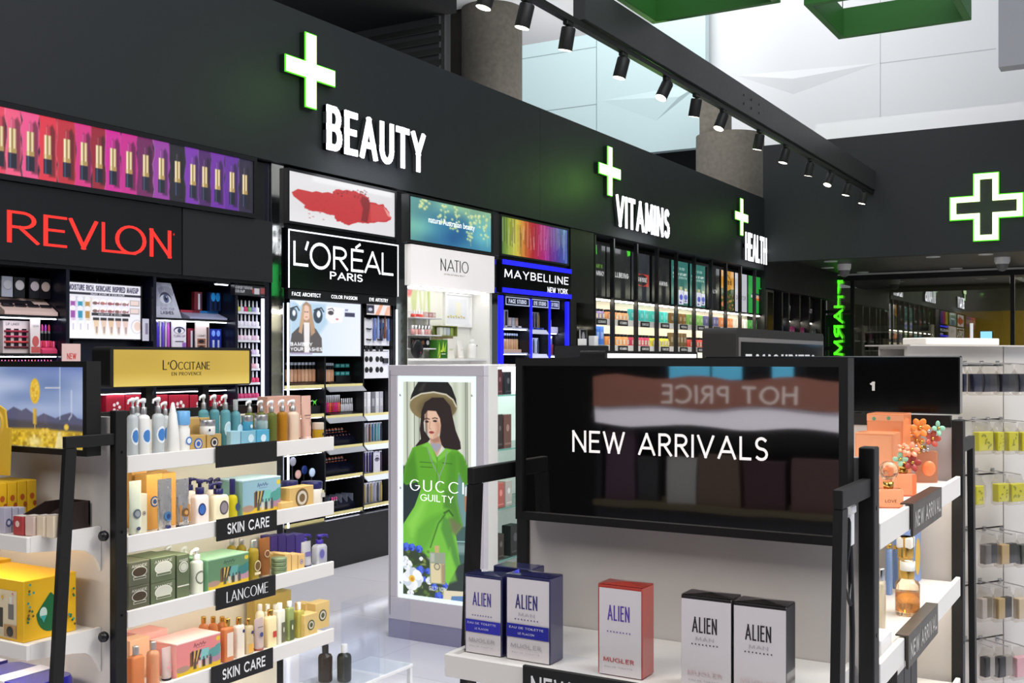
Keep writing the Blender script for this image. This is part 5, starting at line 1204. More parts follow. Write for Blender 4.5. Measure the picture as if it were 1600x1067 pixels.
# lettering board
t = u1.thing('brand_sign', 'black board with red lettering over the far left unit', 'sign', 2.135, 0)
MB().box(u1.x(-60), u1.x(283), -.004, .026, 0, .428, UBLK).build('board', t); MB().box(u1.x(285), u1.x(425), -.004, .026, 0, .428, mat('grey_board', (34, 35, 38), .35)).build('board', t)
RED = mat('red_letter', (236, 48, 40), .4, emit=.55, ecol=(236, 44, 36))
for ch, p0, p1, q0, q1 in (('R', 10, 59, 328, 384), ('E', 67, 104, 336, 390), ('V', 107, 152, 342, 392), ('L', 158, 212, 347, 397), ('O', 179, 228, 350, 399), ('N', 233, 267, 356, 404)):
    b = MB(); x0, x1 = u1.x(p0), u1.x(p1)
    for q in fitg(ch, x0, x1, 2.232 - 2.135, 2.408 - 2.135, .17 if ch != 'L' else .14, .085): b.flat(q, -.0046, RED)
    b.build('letter', t)
b = MB(); text(b, 'R', u1.x(270), u1.x(272), .245, .258, -.0046, RED, .16); b.build('registered_mark', t)
# lipstick picture
cv = Cv(460, 84, (30, 24, 40)); zt, zb = u1.z(0, 168), u1.z(0, 272)
kx = lambda px: (u1.x(px, -.03) - u1.x(-40, -.03)) / (u1.x(397, -.03) - u1.x(-40, -.03)) * 460
cs = [-30, -13, 1, 21, 49, 76, 106, 132.5, 156, 178, 203, 229, 253.5, 278.5, 302.5, 321, 341, 363.5, 383.5, 400]
bg = [(226, 60, 90), (230, 66, 96), (240, 90, 130), (236, 84, 140), (222, 52, 72), (190, 44, 60), (214, 50, 130), (150, 30, 50), (206, 36, 150), (198, 40, 140), (110, 30, 90), (150, 60, 160), (26, 22, 34), (120, 50, 170), (74, 30, 100), (110, 44, 160), (96, 40, 150), (40, 30, 60), (30, 32, 50)]
for i in range(1, len(cs) - 1):
    xa, xb = kx((cs[i - 1] + cs[i]) / 2), kx((cs[i] + cs[i + 1]) / 2); r = np.random.RandomState(i)
    L_ = [(xa + r.uniform(-2, 2), y) for y in range(0, 100, 12)]; R_ = [(xb + r.uniform(-2, 2), y) for y in range(96, -12, -12)]
    col = np.array(bg[(i - 1) % len(bg)], float); cv.poly(L_ + R_, col)
    cv.line(L_, 1.1, np.minimum(255, col * .5 + 130), .55 if i % 3 == 0 else .2); cx = kx(cs[i]); dk = col * .35
    cv.poly([(cx + 2, 6), (cx + 11, 6), (cx + 11, 66), (cx + 7, 74), (cx + 3, 70)], dk, .7, 1.5)
    cv.poly([(cx - 3.4, 48), (cx + 3.4, 48), (cx + 3.4, 66), (cx + 1.5, 72), (cx - .5, 74), (cx - 2.6, 68)], np.minimum(255, col * .8 + 10)); cv.line([(cx - 1.8, 50), (cx - 1.4, 69)], .9, np.minimum(255, col * .6 + 110), .7)
    cv.rect(cx - 5, cx + 5, 29, 59, (196, 166, 110)); cv.rect(cx - 4.2, cx - 2, 29, 59, (250, 240, 206)); cv.rect(cx - .6, cx + .5, 29, 59, (120, 92, 50)); cv.rect(cx + 1.6, cx + 3.6, 29, 59, (238, 222, 178)); cv.rect(cx - 5.6, cx + 5.6, 28, 34, (176, 146, 84)); cv.rect(cx - 4, cx - 2, 28, 34, (246, 232, 190))
    cv.rect(cx - 5.8, cx + 5.8, 9, 28, (18, 20, 40)); cv.rect(cx - 3.8, cx - 2, 9, 28, (70, 84, 120))
lightbox(u1, 'picture_lightbox', 'wide lit picture of a row of lipsticks on pink to violet swatches', -40, 397, cv, zb, zt, -.03, .055, .03)
# goods in bay one
for i, (pl, pr, col, lab) in enumerate(((3, 20, (196, 196, 206), 'silver compact card with white pan, leftmost under the red lettering'), (22, 39, (206, 202, 208), 'black compact card with pale pan, second from left'), (46, 62, (200, 188, 196), 'black compact card with pinkish pan, third from left'), (66, 82, (192, 170, 164), 'black compact card with beige pan, rightmost of the four'))):
    t, w = wt(u1, 'compact_card', lab, 'compact', pl, pr, 1.946, .17); h = .115
    MB().box(-w / 2, w / 2, 0, .012, 0, h, C((176, 180, 196) if i == 0 else (22, 22, 28), .3), .001).build('card', t)
    b = MB(); b.lathe([(w * .4, 0), (w * .42, -.003), (w * .36, -.004), (0, -.003)], C(col, .4), (0, 0, h * .6), 20, 'y'); b.build('powder_pan', t)
t, w = wt(u1, 'tester_tray', 'pale pink tester tray with dark compacts under the compact cards', 'tray', 3, 85, Z1 + .0005, .205)
b = MB(); b.prism([(-.1, 0), (.05, 0), (.05, .1), (.03, .1), (-.1, .02)], 'x', -w / 2, w / 2, C((226, 196, 188), .4)); b.build('tray', t)
b = MB(); b.rect(-w * .46, w * .2, .066, .086, -.03, C((40, 36, 44))); b.v = [(x, -.0 - (.1 - z) * 1.65 + .03 - .002, z) for x, y, z in b.v]; b.build('band', t)
for k in range(4):
    b = MB(); b.box(-.035, .035, -.012, .012, 0, .008, C((30, 26, 34), .2), .002); o = b.build('compact', t); o.location = (-w * .36 + k * w * .24, -.055, .052); o.rotation_euler = (.55, 0, 0)
B_ = C((226, 210, 210))
t, w = wt(u1, 'lip_liner_stand', 'white lip liner stand with three dark columns of red pencils', 'stand', 5, 46, Z2 + .0005, .17)
MB().box(-w / 2, w / 2, 0, .04, 0, .185, C((232, 214, 214), .4), .002).build('board', t)
b = MB(); text(b, 'LIP LINER', -w * .4, w * .1, .158, .172, -.0008, PRINTK, .12); b.build('lettering', t)
for k in range(3): MB().rect(-w * .4 + k * w * .3, -w * .22 + k * w * .3, .03, .14, -.0008, C((30, 24, 40))).build('dark_column', t)
for k in range(12):
    b = MB().lathe([(.005, -.02), (.006, -.018), (.006, .024), (.003, .03)], C([(150, 34, 60), (190, 50, 90), (206, 70, 70), (110, 40, 50)][k // 3]), (-w * .36 + (k % 3) * w * .3, -.008, .125 - (k // 3) * .03), 8, 'x'); b.build('pencil', t)
pbox(u1, 'leaflet_holder', 'upright leaflet card with a large pink brush stroke beside the lip liners', 48, 63, 499.5, Z2 + .0005, .13, .01, (232, 220, 220), [('e', 0, .36, .36, .5, (206, 96, 96)), ('r', -.45, .45, .02, .2, (206, 96, 96)), ('t', 'COLOUR', -.3, .3, .78, .84, (60, 40, 60))], cat='card')
row(u1, mk_lipstick, 'lipstick_tester', ['pink lipstick tester, left of three by the leaflet', 'violet lipstick tester, middle of three by the leaflet', 'red lipstick tester, right of three by the leaflet'], 'lipstick', 66, 82, 3, 507, Z2 + .075, .17, None, [(226, 70, 150), (170, 60, 190), (206, 50, 80)])
t, w = wt(u1, 'lipstick_tray', 'dark pink stepped lipstick tray at the end of the first bay', 'tray', 65, 88, Z2 + .0005, .2)
MB().prism([(-.09, 0), (.05, 0), (.05, .074), (-.04, .074), (-.05, .05), (-.09, .02)], 'x', -w / 2, w / 2, C((214, 70, 110), .3)).build('tray', t); MB().rect(-w * .5, w * .5, .052, .066, -.0415, C((110, 90, 110))).build('grey_band', t)
for k in range(6): MB().lathe([(.008, 0), (.008, .03), (.003, .036)], C([(206, 40, 90), (190, 30, 60), (226, 80, 130)][k % 3]), (-w * .42 + k * w * .165, -.068, .036), 8).build('lipstick', t)
row(u1, mk_lipstick, 'lip_colour', 'bright lip colour in the pink lit row under the lip liner stand', 'lip colour', 0, 82, 16, 562, Z3 + .08, .15, 'lip colours in the first bay', [(240, 90, 170), (244, 110, 190), (230, 60, 110), (250, 130, 180), (236, 70, 70), (200, 80, 210)])
t, w = wt(u1, 'lip_colour_riser', 'black riser carrying the pink lit row of lip colours', 'riser', -2, 88, Z3 + .0005, .2); MB().prism([(-.09, 0), (.1, 0), (.1, .12), (.0, .12), (-.0, .0785), (-.09, .0785)], 'x', -w / 2, w / 2, UBLK).build('riser', t)
# bay two: lit panel
cv = Cv(180, 120, (236, 234, 244)); n = cv.noise(50, 50, 2); cv.a -= (np.clip((cv.Y - 20) / 100, 0, 1) * 14)[..., None]
cv.text('MOISTURE RICH. SKINCARE INSPIRED MAKEUP', 4, 174, 103, 115, (36, 34, 66), pv=.17, gap=.1, sx=.6)
cv.rect(0, 180, 94, 99, (30, 28, 44)); cv.text('DUO CARE & COLOUR', 56, 138, 95, 98, (220, 220, 230), pv=.16)
for k, c in enumerate(((150, 80, 160), (50, 140, 170), (176, 134, 70))):
    x = 14 + k * 17; cv.poly([(x - 8, 88), (x + 10, 88), (x + 3, 10), (x, 10)], tuple(int(v * .55 + 110) for v in c), .6, 3)
    for y in (80, 60): cv.ell(x, y + 4, 7, 6, (232, 230, 240)); cv.rect(x - 5, x + 5, y - 16, y - 1, c)
    cv.rect(x - 3, x + 7, 4, 38, (248, 248, 252)); cv.rect(x - 1, x + 3, 18, 32, (200, 196, 214))
for k in range(5):
    x = 68 + k * 18
    for y in (80, 63): cv.ell(x, y, 8, 6, (248, 240, 240)); cv.ell(x - 2, y - 3, 6, 3.5, [(120, 90, 90), (170, 110, 110), (150, 90, 100), (130, 90, 90), (150, 120, 120)][k]); cv.poly([(x + 2, y - 4), (x + 9, y + 1), (x + 8, y - 6)], [(150, 80, 90), (170, 110, 120)][k % 2])
    c = [(226, 200, 170), (222, 196, 176), (220, 190, 160), (216, 184, 170), (222, 194, 184)][k]
    cv.poly([(x - 7, 44), (x + 8, 44), (x + 5, 8), (x - 1, 8)], c); cv.rect(x - 7, x + 8, 40, 46, (30, 26, 30)); cv.rect(x - 7, x + 8, 46, 48, (220, 220, 226)); cv.rect(x, x + 4, 12, 26, (150, 130, 130))
cv.rect(58, 152, 50, 56, (24, 22, 30)); cv.text('COVER & CARE', 74, 132, 51.5, 54.5, (190, 190, 200), pv=.16)
for y in (80, 62): cv.rect(152, 176, y - 6, y + 7, (150, 140, 140)); cv.rect(153.5, 174.5, y - 4, y + 6, (226, 206, 200))
cv.ell(170, 28, 15, 16, (196, 196, 206)); cv.ell(170, 28, 13, 14, (240, 232, 232)); cv.ell(172, 29, 9, 10, (226, 200, 190)); cv.blend(np.clip(1 - cv.Y / 30, 0, 1) * .4, (255, 255, 255))
za, zb = u1.z(106, 440, .1), u1.z(106, 528, .1)
lightbox(u1, 'tester_lightbox', 'white lit makeup panel with rows of bottles and tubes in the second bay', 106, 221, cv, zb, za, .1, .05, .006, LITS, UBLK)
t, w = wt(u1, 'display_stand', 'dark pedestal under the white lit makeup panel', 'stand', 112, 215, Z3 + .0005, .22); w /= 2
MB().prism([(-.1, 0), (.1, 0), (.02, zb - Z3 - .008), (-.06, zb - Z3 - .008)], 'x', -w, w, UBLU).build('pedestal', t)
pbox(u1, 'display_card', 'curved white card at the right end of the white lit panel', 223, 233, 498, zb - .01, .07, .006, (222, 220, 236), [('r', -.1, .3, .3, .8, (150, 140, 170))], cat='card')
p = aX(112, 537, -5.15)
t = thing('display_card', 'pale pink card reading NEW SKIN before the black unit', 'card', (-5.15, p.y, 1.12), R90); x0, x1 = aX(97, 540, -5.15).y - p.y, aX(126, 540, -5.15).y - p.y
b = MB().box(x0, x1, 0, .006, .3, p.z - 1.12, C((234, 196, 190), .5), .001).box(x0 + .02, x1 + .01, .02, .026, .3, p.z - 1.14, C((238, 206, 200), .5), .001); b.build('card', t)
text(MB(), 'NEW', x0 * .5, x1 * .5, p.z - 1.12 - .085, p.z - 1.12 - .052, -.0006, C((206, 50, 50)), .16, .14, .12, .7).build('lettering', t); b = MB(); text(b, 'SKIN', x0 * .55, x1 * .55, p.z - 1.12 - .125, p.z - 1.12 - .095, -.0006, C((226, 222, 226)), .14, .12, .12, .7); b.build('white_lettering', t)
MB().lathe([(.04, -1.12), (.04, -1.1), (.008, -1.095), (.008, .3), (.004, .3)], BLKP, (0, .013, 0), 12).build('stem', t)
for k, (pl, pr) in enumerate(((166, 195), (196, 221), (234, 262), (264, 295), (297, 324), (340, 362))):
    pbox(u1, 'gift_set_box', ['red box with white flower, leftmost under the yellow header', 'plain red box second from left under the yellow header', 'plain red box left of the flowered pair under the yellow header', 'red box with white flower in the middle under the yellow header', 'red box with white flower, fourth bay side under the yellow header', 'red box with white flower, rightmost under the yellow header'][k], pl, pr, 617, 1.12 + .0005, .13, .1, (164, 24, 46), [('e', .05 + .16 * math.cos(q * 1.257), .7 + .1 * math.sin(q * 1.257), .075, .075, (240, 226, 226)) for q in range(5)] if k not in (1, 2) else (), cat='box')
# bay three
ZB3, ZC3 = 1.8625, 1.6505
cv = Cv(80, 90, (190, 194, 212)); n = cv.noise(8, 30, 4); cv.a += (n[..., None] - .5) * 24
cv.poly([(0, 30), (0, 90), (24, 90), (40, 74), (20, 60)], (130, 132, 160), .5, 4); cv.ell(42, 50, 22, 15, (60, 62, 90)); cv.ell(41, 47, 21, 12, (222, 224, 236)); cv.ell(43, 49, 10, 11, (90, 100, 140)); cv.ell(43, 49, 4.5, 5, (20, 22, 40)); cv.ell(46, 53, 2, 2, (240, 240, 250))
for k in range(13): x = 22 + k * 4; cv.line([(x, 58 + 6 * math.sin((x - 18) / 16)), (x + (x - 36) * .35, 72 + 8 * math.sin((x - 18) / 16))], 1.2, (40, 40, 60))
cv.rect(0, 80, 0, 28, (206, 206, 224)); cv.text('FLASH YOUR', 20, 64, 20, 26, (120, 120, 150), pv=.14); cv.text('LASHES', 20, 58, 9, 17, (50, 46, 66), pv=.18)
t, w = wt(u1, 'display_card', 'sloping white card with a large eye in the third bay', 'card', 241, 284, ZB3 + .0005, .13)
o = cv.build('printed_card', t, -w / 2, w / 2, 0, .225, 0, PRN)
co = o.data.vertices
for v in co: v.co.x = v.co.x - max(0, (v.co.x + w / 2) / w) * v.co.z * .42
MB().box(-w / 2, w * .05, .002, .01, 0, .2, C((60, 60, 80)), .001).build('back_board', t)
t, w = wt(u1, 'tester_tray', 'red and blue tester rail on the upper shelf of the third bay', 'tray', 292, 350, ZB3 + .0005, .2)
MB().prism([(-.09, 0), (.05, 0), (.05, .045), (-.0, .045), (-.09, .012)], 'x', -w / 2, w / 2, C((170, 174, 206), .3)).build('tray', t); MB().box(-w / 2, 0, -.004, .03, .0455, .06, C((190, 60, 84), .3)).build('red_rail', t); MB().box(0, w / 2, -.004, .03, .0455, .06, C((40, 120, 190), .3)).build('blue_rail', t)
pbox(u1, 'mascara_pack', 'red and silver mascara pack standing on the red rail', 304, 316, 456, ZB3 + .061, .17, .03, (110, 26, 40), [('r', -.05, .2, .05, .9, (206, 206, 220)), ('r', .25, .46, .1, .9, (60, 40, 60))], cat='mascara')
pbox(u1, 'mascara_pack', 'blue twin mascara pack standing on the blue rail', 328, 345, 457, ZB3 + .061, .17, .03, (14, 40, 90), [('e', -.2, .75, .2, .3, (40, 150, 226)), ('e', .22, .75, .2, .3, (40, 150, 226)), ('r', -.3, -.1, .05, .5, (10, 14, 30)), ('r', .1, .3, .05, .5, (10, 14, 30))], cat='mascara')
row(u1, mk_mascara, 'mascara_pack', ['violet mascara pack leaning left in the third bay, first of three', 'violet mascara pack in the third bay, second of three', 'pinkish violet mascara pack beside the turn up card'], 'mascara', 241, 267, 3, 501, ZC3, .16, None, [(80, 60, 190), (110, 80, 200), (190, 90, 190)])
pbox(u1, 'display_card', 'white leaflet card with an eye reading TURN UP', 269, 291, 502.5, ZC3, .13, .012, (230, 224, 236), [('e', 0, .7, .4, .2, (50, 50, 80)), ('e', 0, .68, .34, .15, (236, 232, 240)), ('e', 0, .69, .13, .13, (60, 70, 100)), ('t', 'TURN UP', -.42, .42, .46, .54, (80, 60, 110)), ('r', -.3, .3, .3, .33, (40, 36, 60)), ('r', .2, .46, .02, .28, (150, 100, 190))], cat='card')
pbox(u1, 'mascara_pack', 'red and silver mascara pack in the lower row, between two eye cards', 293, 305, 513, ZC3, .16, .03, (130, 28, 50), [('r', -.1, .15, .05, .9, (206, 206, 220)), ('r', .2, .46, .05, .9, (50, 40, 60))], cat='mascara')
pbox(u1, 'display_card', 'narrow white leaflet card with two brown eye pictures', 306, 327, 504.5, ZC3, .13, .012, (232, 214, 212), [('r', -.4, .22, .24, .44, (150, 96, 70)), ('e', -.1, .34, .22, .1, (40, 30, 36)), ('r', -.4, .22, .02, .22, (150, 96, 70)), ('e', -.1, .12, .22, .1, (40, 30, 36)), ('r', .28, .44, .02, .85, (90, 60, 60)), ('t', 'LASHES', -.38, .2, .5, .58, (50, 40, 50))], cat='card')
pbox(u1, 'mascara_pack', 'bright blue twin mascara pack at the right end of the lower row', 328, 346, 514, ZC3, .16, .03, (26, 44, 150), [('e', -.2, .8, .16, .2, (120, 160, 250)), ('e', .22, .8, .16, .2, (120, 160, 250)), ('r', -.3, -.12, .05, .5, (190, 200, 230)), ('r', .14, .3, .05, .5, (190, 200, 230))], cat='mascara')
# bay four: nail polish tiers
cv = Cv(70, 26, (24, 24, 34)); cv.text('CONDITIONING', 3, 40, 16, 23, (206, 206, 214), pv=.16, sx=.7); cv.text('COLOUR', 3, 23, 6, 13, (206, 206, 214), pv=.16, sx=.7); cv.rect(44, 56, 4, 20, (200, 196, 206)); cv.rect(58, 68, 6, 22, (150, 60, 70)); cv.rect(40, 43, 6, 18, (190, 40, 50))
lightbox(u1, 'tier_header', 'small dark header with grey lettering over the nail polish tiers', 367.5, 416, cv, 2.035, 2.1, .0, .04, .004, picmat('dim_backlight', .8))
cl = [[(230, 220, 90), (220, 220, 236), (214, 60, 120), (110, 190, 110), (170, 160, 220), (240, 240, 246)], [(230, 226, 240), (236, 232, 244), (226, 220, 238), (240, 236, 246)], [(226, 190, 214), (236, 214, 226), (230, 206, 226), (240, 230, 240)], [(210, 190, 226), (236, 226, 240)], [(226, 170, 190), (236, 220, 230)], [(220, 60, 110), (206, 60, 100), (140, 40, 70), (226, 190, 206)], [(190, 60, 110), (206, 70, 120)]]
for k in range(7):
    z = 1.925 - k * .0985 - (.01 if k > 5 else 0)
    row(u1, mk_polish, 'nail_polish', 'nail polish on tier %s of the lit nail polish rack' % ['one', 'two', 'three', 'four', 'five', 'six', 'seven'][k], 'nail polish', 368, 405, 6, 0, z + .0005, .075, 'nail polishes on the lit rack', cl[k]) if False else None
    w_ = u1.x(404, .075) - u1.x(368, .075)
    for i in range(6):
        c_ = cl[k][i % len(cl[k])]; y_ = u1.c + u1.x(368, .075) + w_ * (i + .5) / 6
        solo(mk_polish(.034, .078, c_), 'nail_polish', 'nail polish on tier %s of the lit nail polish rack' % ['one, the top,', 'two', 'three', 'four', 'five', 'six', 'seven'][k], 'nail polish', (XU - .075, y_, z + .0005), R90, 'nail polishes on the lit rack, tier %d' % (k + 1))

# ------------------------------------------------ unit 2: white lettered unit with red smear
u2 = U(447, 622); t = unit(u2, 'cosmetics_unit', 'black cosmetics unit with white lettered sign and red smear picture', .37, 2.98, UBLK, .5, .02)
tU2 = t; a, c = -u2.w / 2, u2.w / 2
MB().box(a + .02, c - .02, .034, .48, 2.06, 2.94, UBLK).build('header', t)
for px in (450.5, 620): MB().box(u2.x(px) - .006, u2.x(px) + .006, -.004, .006, .38, 2.0, mat('upright_led', (240, 244, 255))).build('upright_led', t)
cv = Cv(200, 96, (226, 224, 226)); n = cv.noise(60, 40, 8); cv.a += (n[..., None] - .5) * 14
kq = lambda x, y: ((x - 107) / 556 * 200, 96 - (y - (85 + (x - 107) * .207)) / (263 - (x - 107) * .056) * 96)
S_ = [(122, 200), (150, 182), (215, 195), (320, 200), (330, 180), (420, 188), (470, 200), (510, 225), (515, 245), (590, 262), (620, 290), (642, 335), (600, 352), (520, 352), (480, 358), (440, 352), (405, 370), (370, 355), (340, 345), (325, 315), (250, 300), (185, 285), (180, 262), (130, 220)]
J = []
for i in range(len(S_)):
    A_, B2 = np.array(S_[i], float), np.array(S_[(i + 1) % len(S_)], float)
    for q in range(4): J.append(kq(*(A_ + (B2 - A_) * q / 4 + (RNG.uniform(-5, 5, 2) if 1 < i < 22 else 0))))
cv.poly(J, (196, 52, 56)); cv.poly([kq(*p) for p in ((475, 215), (512, 230), (520, 260), (505, 352), (470, 345), (480, 280), (465, 240))], (120, 30, 36), .8, 1.5); cv.poly([kq(*p) for p in ((520, 255), (590, 268), (620, 295), (636, 332), (600, 346), (525, 348))], (206, 70, 72)); cv.poly([kq(*p) for p in ((595, 272), (625, 300), (638, 330), (618, 318))], (232, 150, 146))
for q in range(40): x, y = RNG.uniform(200, 500), RNG.uniform(200, 350); cv.ell(*kq(x, y), 1.6, 1, (170, 40, 46), .5)
for q in range(24): x, y = RNG.uniform(330, 510), RNG.uniform(185, 225); cv.ell(*kq(x, y), 1.6, 1.2, (110, 26, 32), .6)
u2a = u2
lightbox(u2, 'picture_lightbox', 'white lit picture with a smear of red lipstick above the white lettered sign', 452.5, 618, cv, u2.z(452, 344.5, -.02), u2.z(452, 266, -.02), -.02, .05, .018)
t = u2.thing('brand_sign', 'black sign with white outline and large white lettering under the red smear', 'sign', 2.108, -.01)
ZT2 = u2.z(450, 355); h = ZT2 - 2.108
MB().box(a + .005, c - .005, 0, .04, 0, h, BLKG).build('board', t)
for bx in ((a + .012, c - .012, h - .022, h - .012), (a + .012, a + .022, 0, h - .022), (c - .022, c - .012, 0, h - .022)): MB().box(bx[0], bx[1], -.004, 0, bx[2], bx[3], EM((240, 242, 255), 1.2)).build('lit_outline', t)
for ch, x0, x1, za, zt in (('L', 128, 205, 0, 1), ("'", 186, 208, 0, 1.05), ('O', 213, 322, -.06, 1.06), ('R', 335, 410, 0, 1), ('É', 428, 493, 0, 1), ('A', 498, 582, 0, 1), ('L', 588, 648, 0, 1)):
    b = MB(); X0, X1 = u2.x(420 + .3 * x0, -.01), u2.x(420 + .3 * x1, -.01); zb0 = u2.z(459, 414.5, -.01) - 2.108; zh = u2.z(459, 376, -.01) - 2.108 - zb0
    for q in fitg(ch, X0, X1, zb0 + za * zh, zb0 + zt * zh, .12, .11): b.flat(q, -.0008, EM((246, 246, 252), 1))
    b.build('letter', t)
spell(t, 'PARIS', u2.x(515.5, -.01), u2.x(566.5, -.01), u2.z(515.5, 436, -.01) - 2.108, u2.z(515.5, 424, -.01) - 2.108, -.0008, EM((246, 246, 252), 1), .15, .14, .14)
t = u2.thing('category_header', 'black strip reading FACE ARCHITECT, COLOR PASSION and EYE ARTISTRY', 'sign', u2.z(450, 466), .0)
h = u2.z(450, 451) - u2.z(450, 466); MB().box(a + .022, c - .022, 0, .03, 0, h, BLKP).build('strip', t)
for s_, p0, p1 in (('FACE ARCHITECT', 456, 501), ('COLOR PASSION', 517.5, 558), ('EYE ARTISTRY', 577, 606)): text(MB(), s_, u2.x(p0), u2.x(p1), h * .32, h * .72, -.0008, EM((240, 240, 244), .9), .15, .15, .1, .75).build('lettering', t)
# model picture
cv = Cv(150, 124, (214, 226, 240)); zA, zB = u2.z(452, 468, .04), u2.z(452, 556, .04)
km = lambda x, y: ((x - 104) / 382 * 150, (1052 - y) / 286 * 124)
cv.blend(np.clip((cv.X - 70) / 60, 0, 1), (226, 232, 246)); cv.poly([km(*p) for p in ((112, 780), (290, 780), (300, 880), (250, 950), (112, 950))], (176, 204, 226), 1, 4); cv.poly([km(*p) for p in ((130, 770), (180, 770), (160, 800))], (230, 240, 248))
for ex, rx, ry in ((125, 20, 34), (250, 24, 40)): cv.ell(*km(ex, 842), rx * .39, ry * .43, (36, 56, 76)); cv.ell(*km(ex + 4, 834), rx * .16, ry * .2, (230, 240, 248)); cv.line([km(ex - 20, 815), km(ex + 18, 800), km(ex + 30, 820)], 2.4, (24, 34, 46))
cv.poly([km(*p) for p in ((172, 790), (190, 772), (214, 790), (222, 850), (236, 920), (230, 960), (150, 940), (160, 880))], (168, 136, 110)); cv.ell(*km(190, 830), 8.5, 17, (226, 190, 170)); cv.line([km(183, 826), km(187, 826)], 1.6, (60, 50, 50)); cv.line([km(194, 826), km(199, 826)], 1.6, (60, 50, 50)); cv.line([km(187, 852), km(195, 852)], 1.6, (176, 90, 90))
cv.poly([km(*p) for p in ((178, 880), (206, 880), (214, 1036), (172, 1036))], (232, 226, 226)); cv.poly([km(*p) for p in ((160, 896), (178, 890), (180, 1036), (104, 1036), (118, 940))], (84, 78, 80)); cv.poly([km(*p) for p in ((208, 890), (240, 912), (270, 960), (272, 1036), (206, 1036))], (88, 82, 84)); cv.poly([km(*p) for p in ((170, 800), (182, 792), (176, 880), (168, 940), (152, 930))], (190, 156, 124)); cv.poly([km(*p) for p in ((204, 800), (216, 820), (236, 930), (214, 950), (208, 880))], (180, 146, 116))
cv.text('BAMBIFY', 3, 46, 22, 30, (246, 246, 250), pv=.18); cv.text('YOUR LASHES.', 3, 68, 11, 19, (246, 246, 250), pv=.18); cv.rect(3, 46, 3, 8, (150, 130, 170), .6)
cv.poly([km(*p) for p in ((296, 790), (390, 795), (380, 870), (320, 880), (290, 850))], (238, 236, 242)); cv.ell(*km(318, 824), 6, 5, (70, 60, 70)); cv.line([km(304, 806), km(326, 800), km(334, 812)], 1.8, (60, 50, 56)); cv.ell(*km(352, 856), 3, 2, (200, 110, 120)); cv.rect(*[km(394, 0)[0], km(450, 0)[0]], km(0, 840)[1], km(0, 818)[1], (50, 50, 80)); cv.text('NEW', km(396, 0)[0], km(412, 0)[0], km(0, 810)[1], km(0, 800)[1], (90, 90, 130), pv=.18)
lightbox(u2, 'picture_lightbox', 'bright lit picture of a blonde woman between two large eyes', 453, 565, cv, zB, zA, .03, .05, .006, LITS, UBLK)
cv = Cv(60, 24, (232, 224, 224)); cv.rect(2, 20, 3, 22, (40, 40, 60)); cv.poly([(22, 0), (34, 24), (42, 24), (32, 0)], (226, 160, 130)); cv.poly([(44, 0), (52, 20), (60, 22), (60, 0)], (232, 176, 150)); cv.ell(11, 12, 5, 4, (190, 190, 206))
lightbox(u2, 'tier_header', 'small lit strip with an eye and skin pictures over the tester boards', 573, 611, cv, u2.z(568, 491, .04), u2.z(568, 475, .04), .03, .05, .004, LITS, UBLK)
d1, d2 = u2.x(506.5, .06), u2.x(566.5, .06)
u2.bays = [(a + .02, d1 - .008), (d1 + .008, d2 - .008), (d2 + .008, c - .02)]
for x in (d1, d2): MB().box(x - .008, x + .008, .05, .48, .38, 1.61 if x == d1 else 2.0, UBLK).build('divider', tU2)
YL, GL_, WL = mat('yellow_price_strip', (226, 214, 150), .4), mat('grey_lip', (150, 152, 160), .3), mat('white_lip', (214, 220, 232), .25)
def zc(px, py, dy=.06): return u2.z(px, py, dy)
C1 = [zc(478, 604), zc(478, 650), zc(478, 706), zc(478, 772), zc(478, 817)]
C2 = [zc(536, 602), zc(536, 650), zc(536, 698), zc(536, 744), zc(536, 800)]
C3 = [zc(588, 647), zc(588, 692), zc(588, 740), zc(588, 788)]
for zs, x0, x1, lm in ((C1, a + .022, d1 - .009, None), (C2, d1 + .009, d2 - .009, GL_), (C3, d2 + .009, c - .022, WL)):
    for i, z in enumerate(zs):
        o = ushelf(tU2, x0, x1, z, .06, .47, UBLK, LED, .05 if lm and i < 3 else None, lm)
        MB().box(x0, x1, .052, .0595, z - .012, z + .012, YL).build('price_strip', o)
SK = [(206, 160, 130), (214, 170, 138), (198, 150, 118), (190, 140, 108)]
row(u2, mk_found, 'foundation_bottle', 'foundation bottle in the row of eight under the blonde woman picture', 'foundation', 451, 497, 8, 566, C1[0] + .035, .14, 'row of eight foundation bottles', SK)
def rack(u, label, pl, pr, z0, h, dy, dep, m, group=None):
    t, w = wt(u, 'tester_rack', label, 'rack', pl, pr, z0 + .0005, dy); w /= 2
    MB().prism([(-dep, 0), (dep, 0), (dep, h), (0, h), (-dep, h * .45)], 'x', -w, w, m).build('rack', t); return t
rack(u2, 'black rack under the row of eight foundation bottles', 451, 497, C1[0], .034, .14, .06, UBLK)
row(u2, mk_found, 'foundation_bottle', 'slim foundation bottle in the group of four left of the teal packs', 'foundation', 508.5, 521, 4, 567, C2[0] + .03, .13, 'four slim foundation bottles', SK)
rack(u2, 'black rack under the four slim foundations and teal packs', 508, 545, C2[0], .028, .14, .06, UBLK)
for r_ in range(2): row(u2, mk_pack, 'cosmetic_pack', ['teal pack in the lower row of three right of the slim foundations', 'teal pack in the upper row of three right of the slim foundations'][r_], 'pack', 522, 545, 3, 586 - r_ * 11.5, C2[0] + .075 + r_ * .062, .17, 'teal packs, %s row' % ['lower', 'upper'][r_], [(50, 150, 150)])
MB_, w = wt(u2, 'pack_riser', 'black riser holding the teal packs', 'riser', 522, 545, C2[0] + .0285, .17); MB().box(-w / 2, w / 2, -.02, .03, .0005, .046, UBLK).build('riser', MB_)
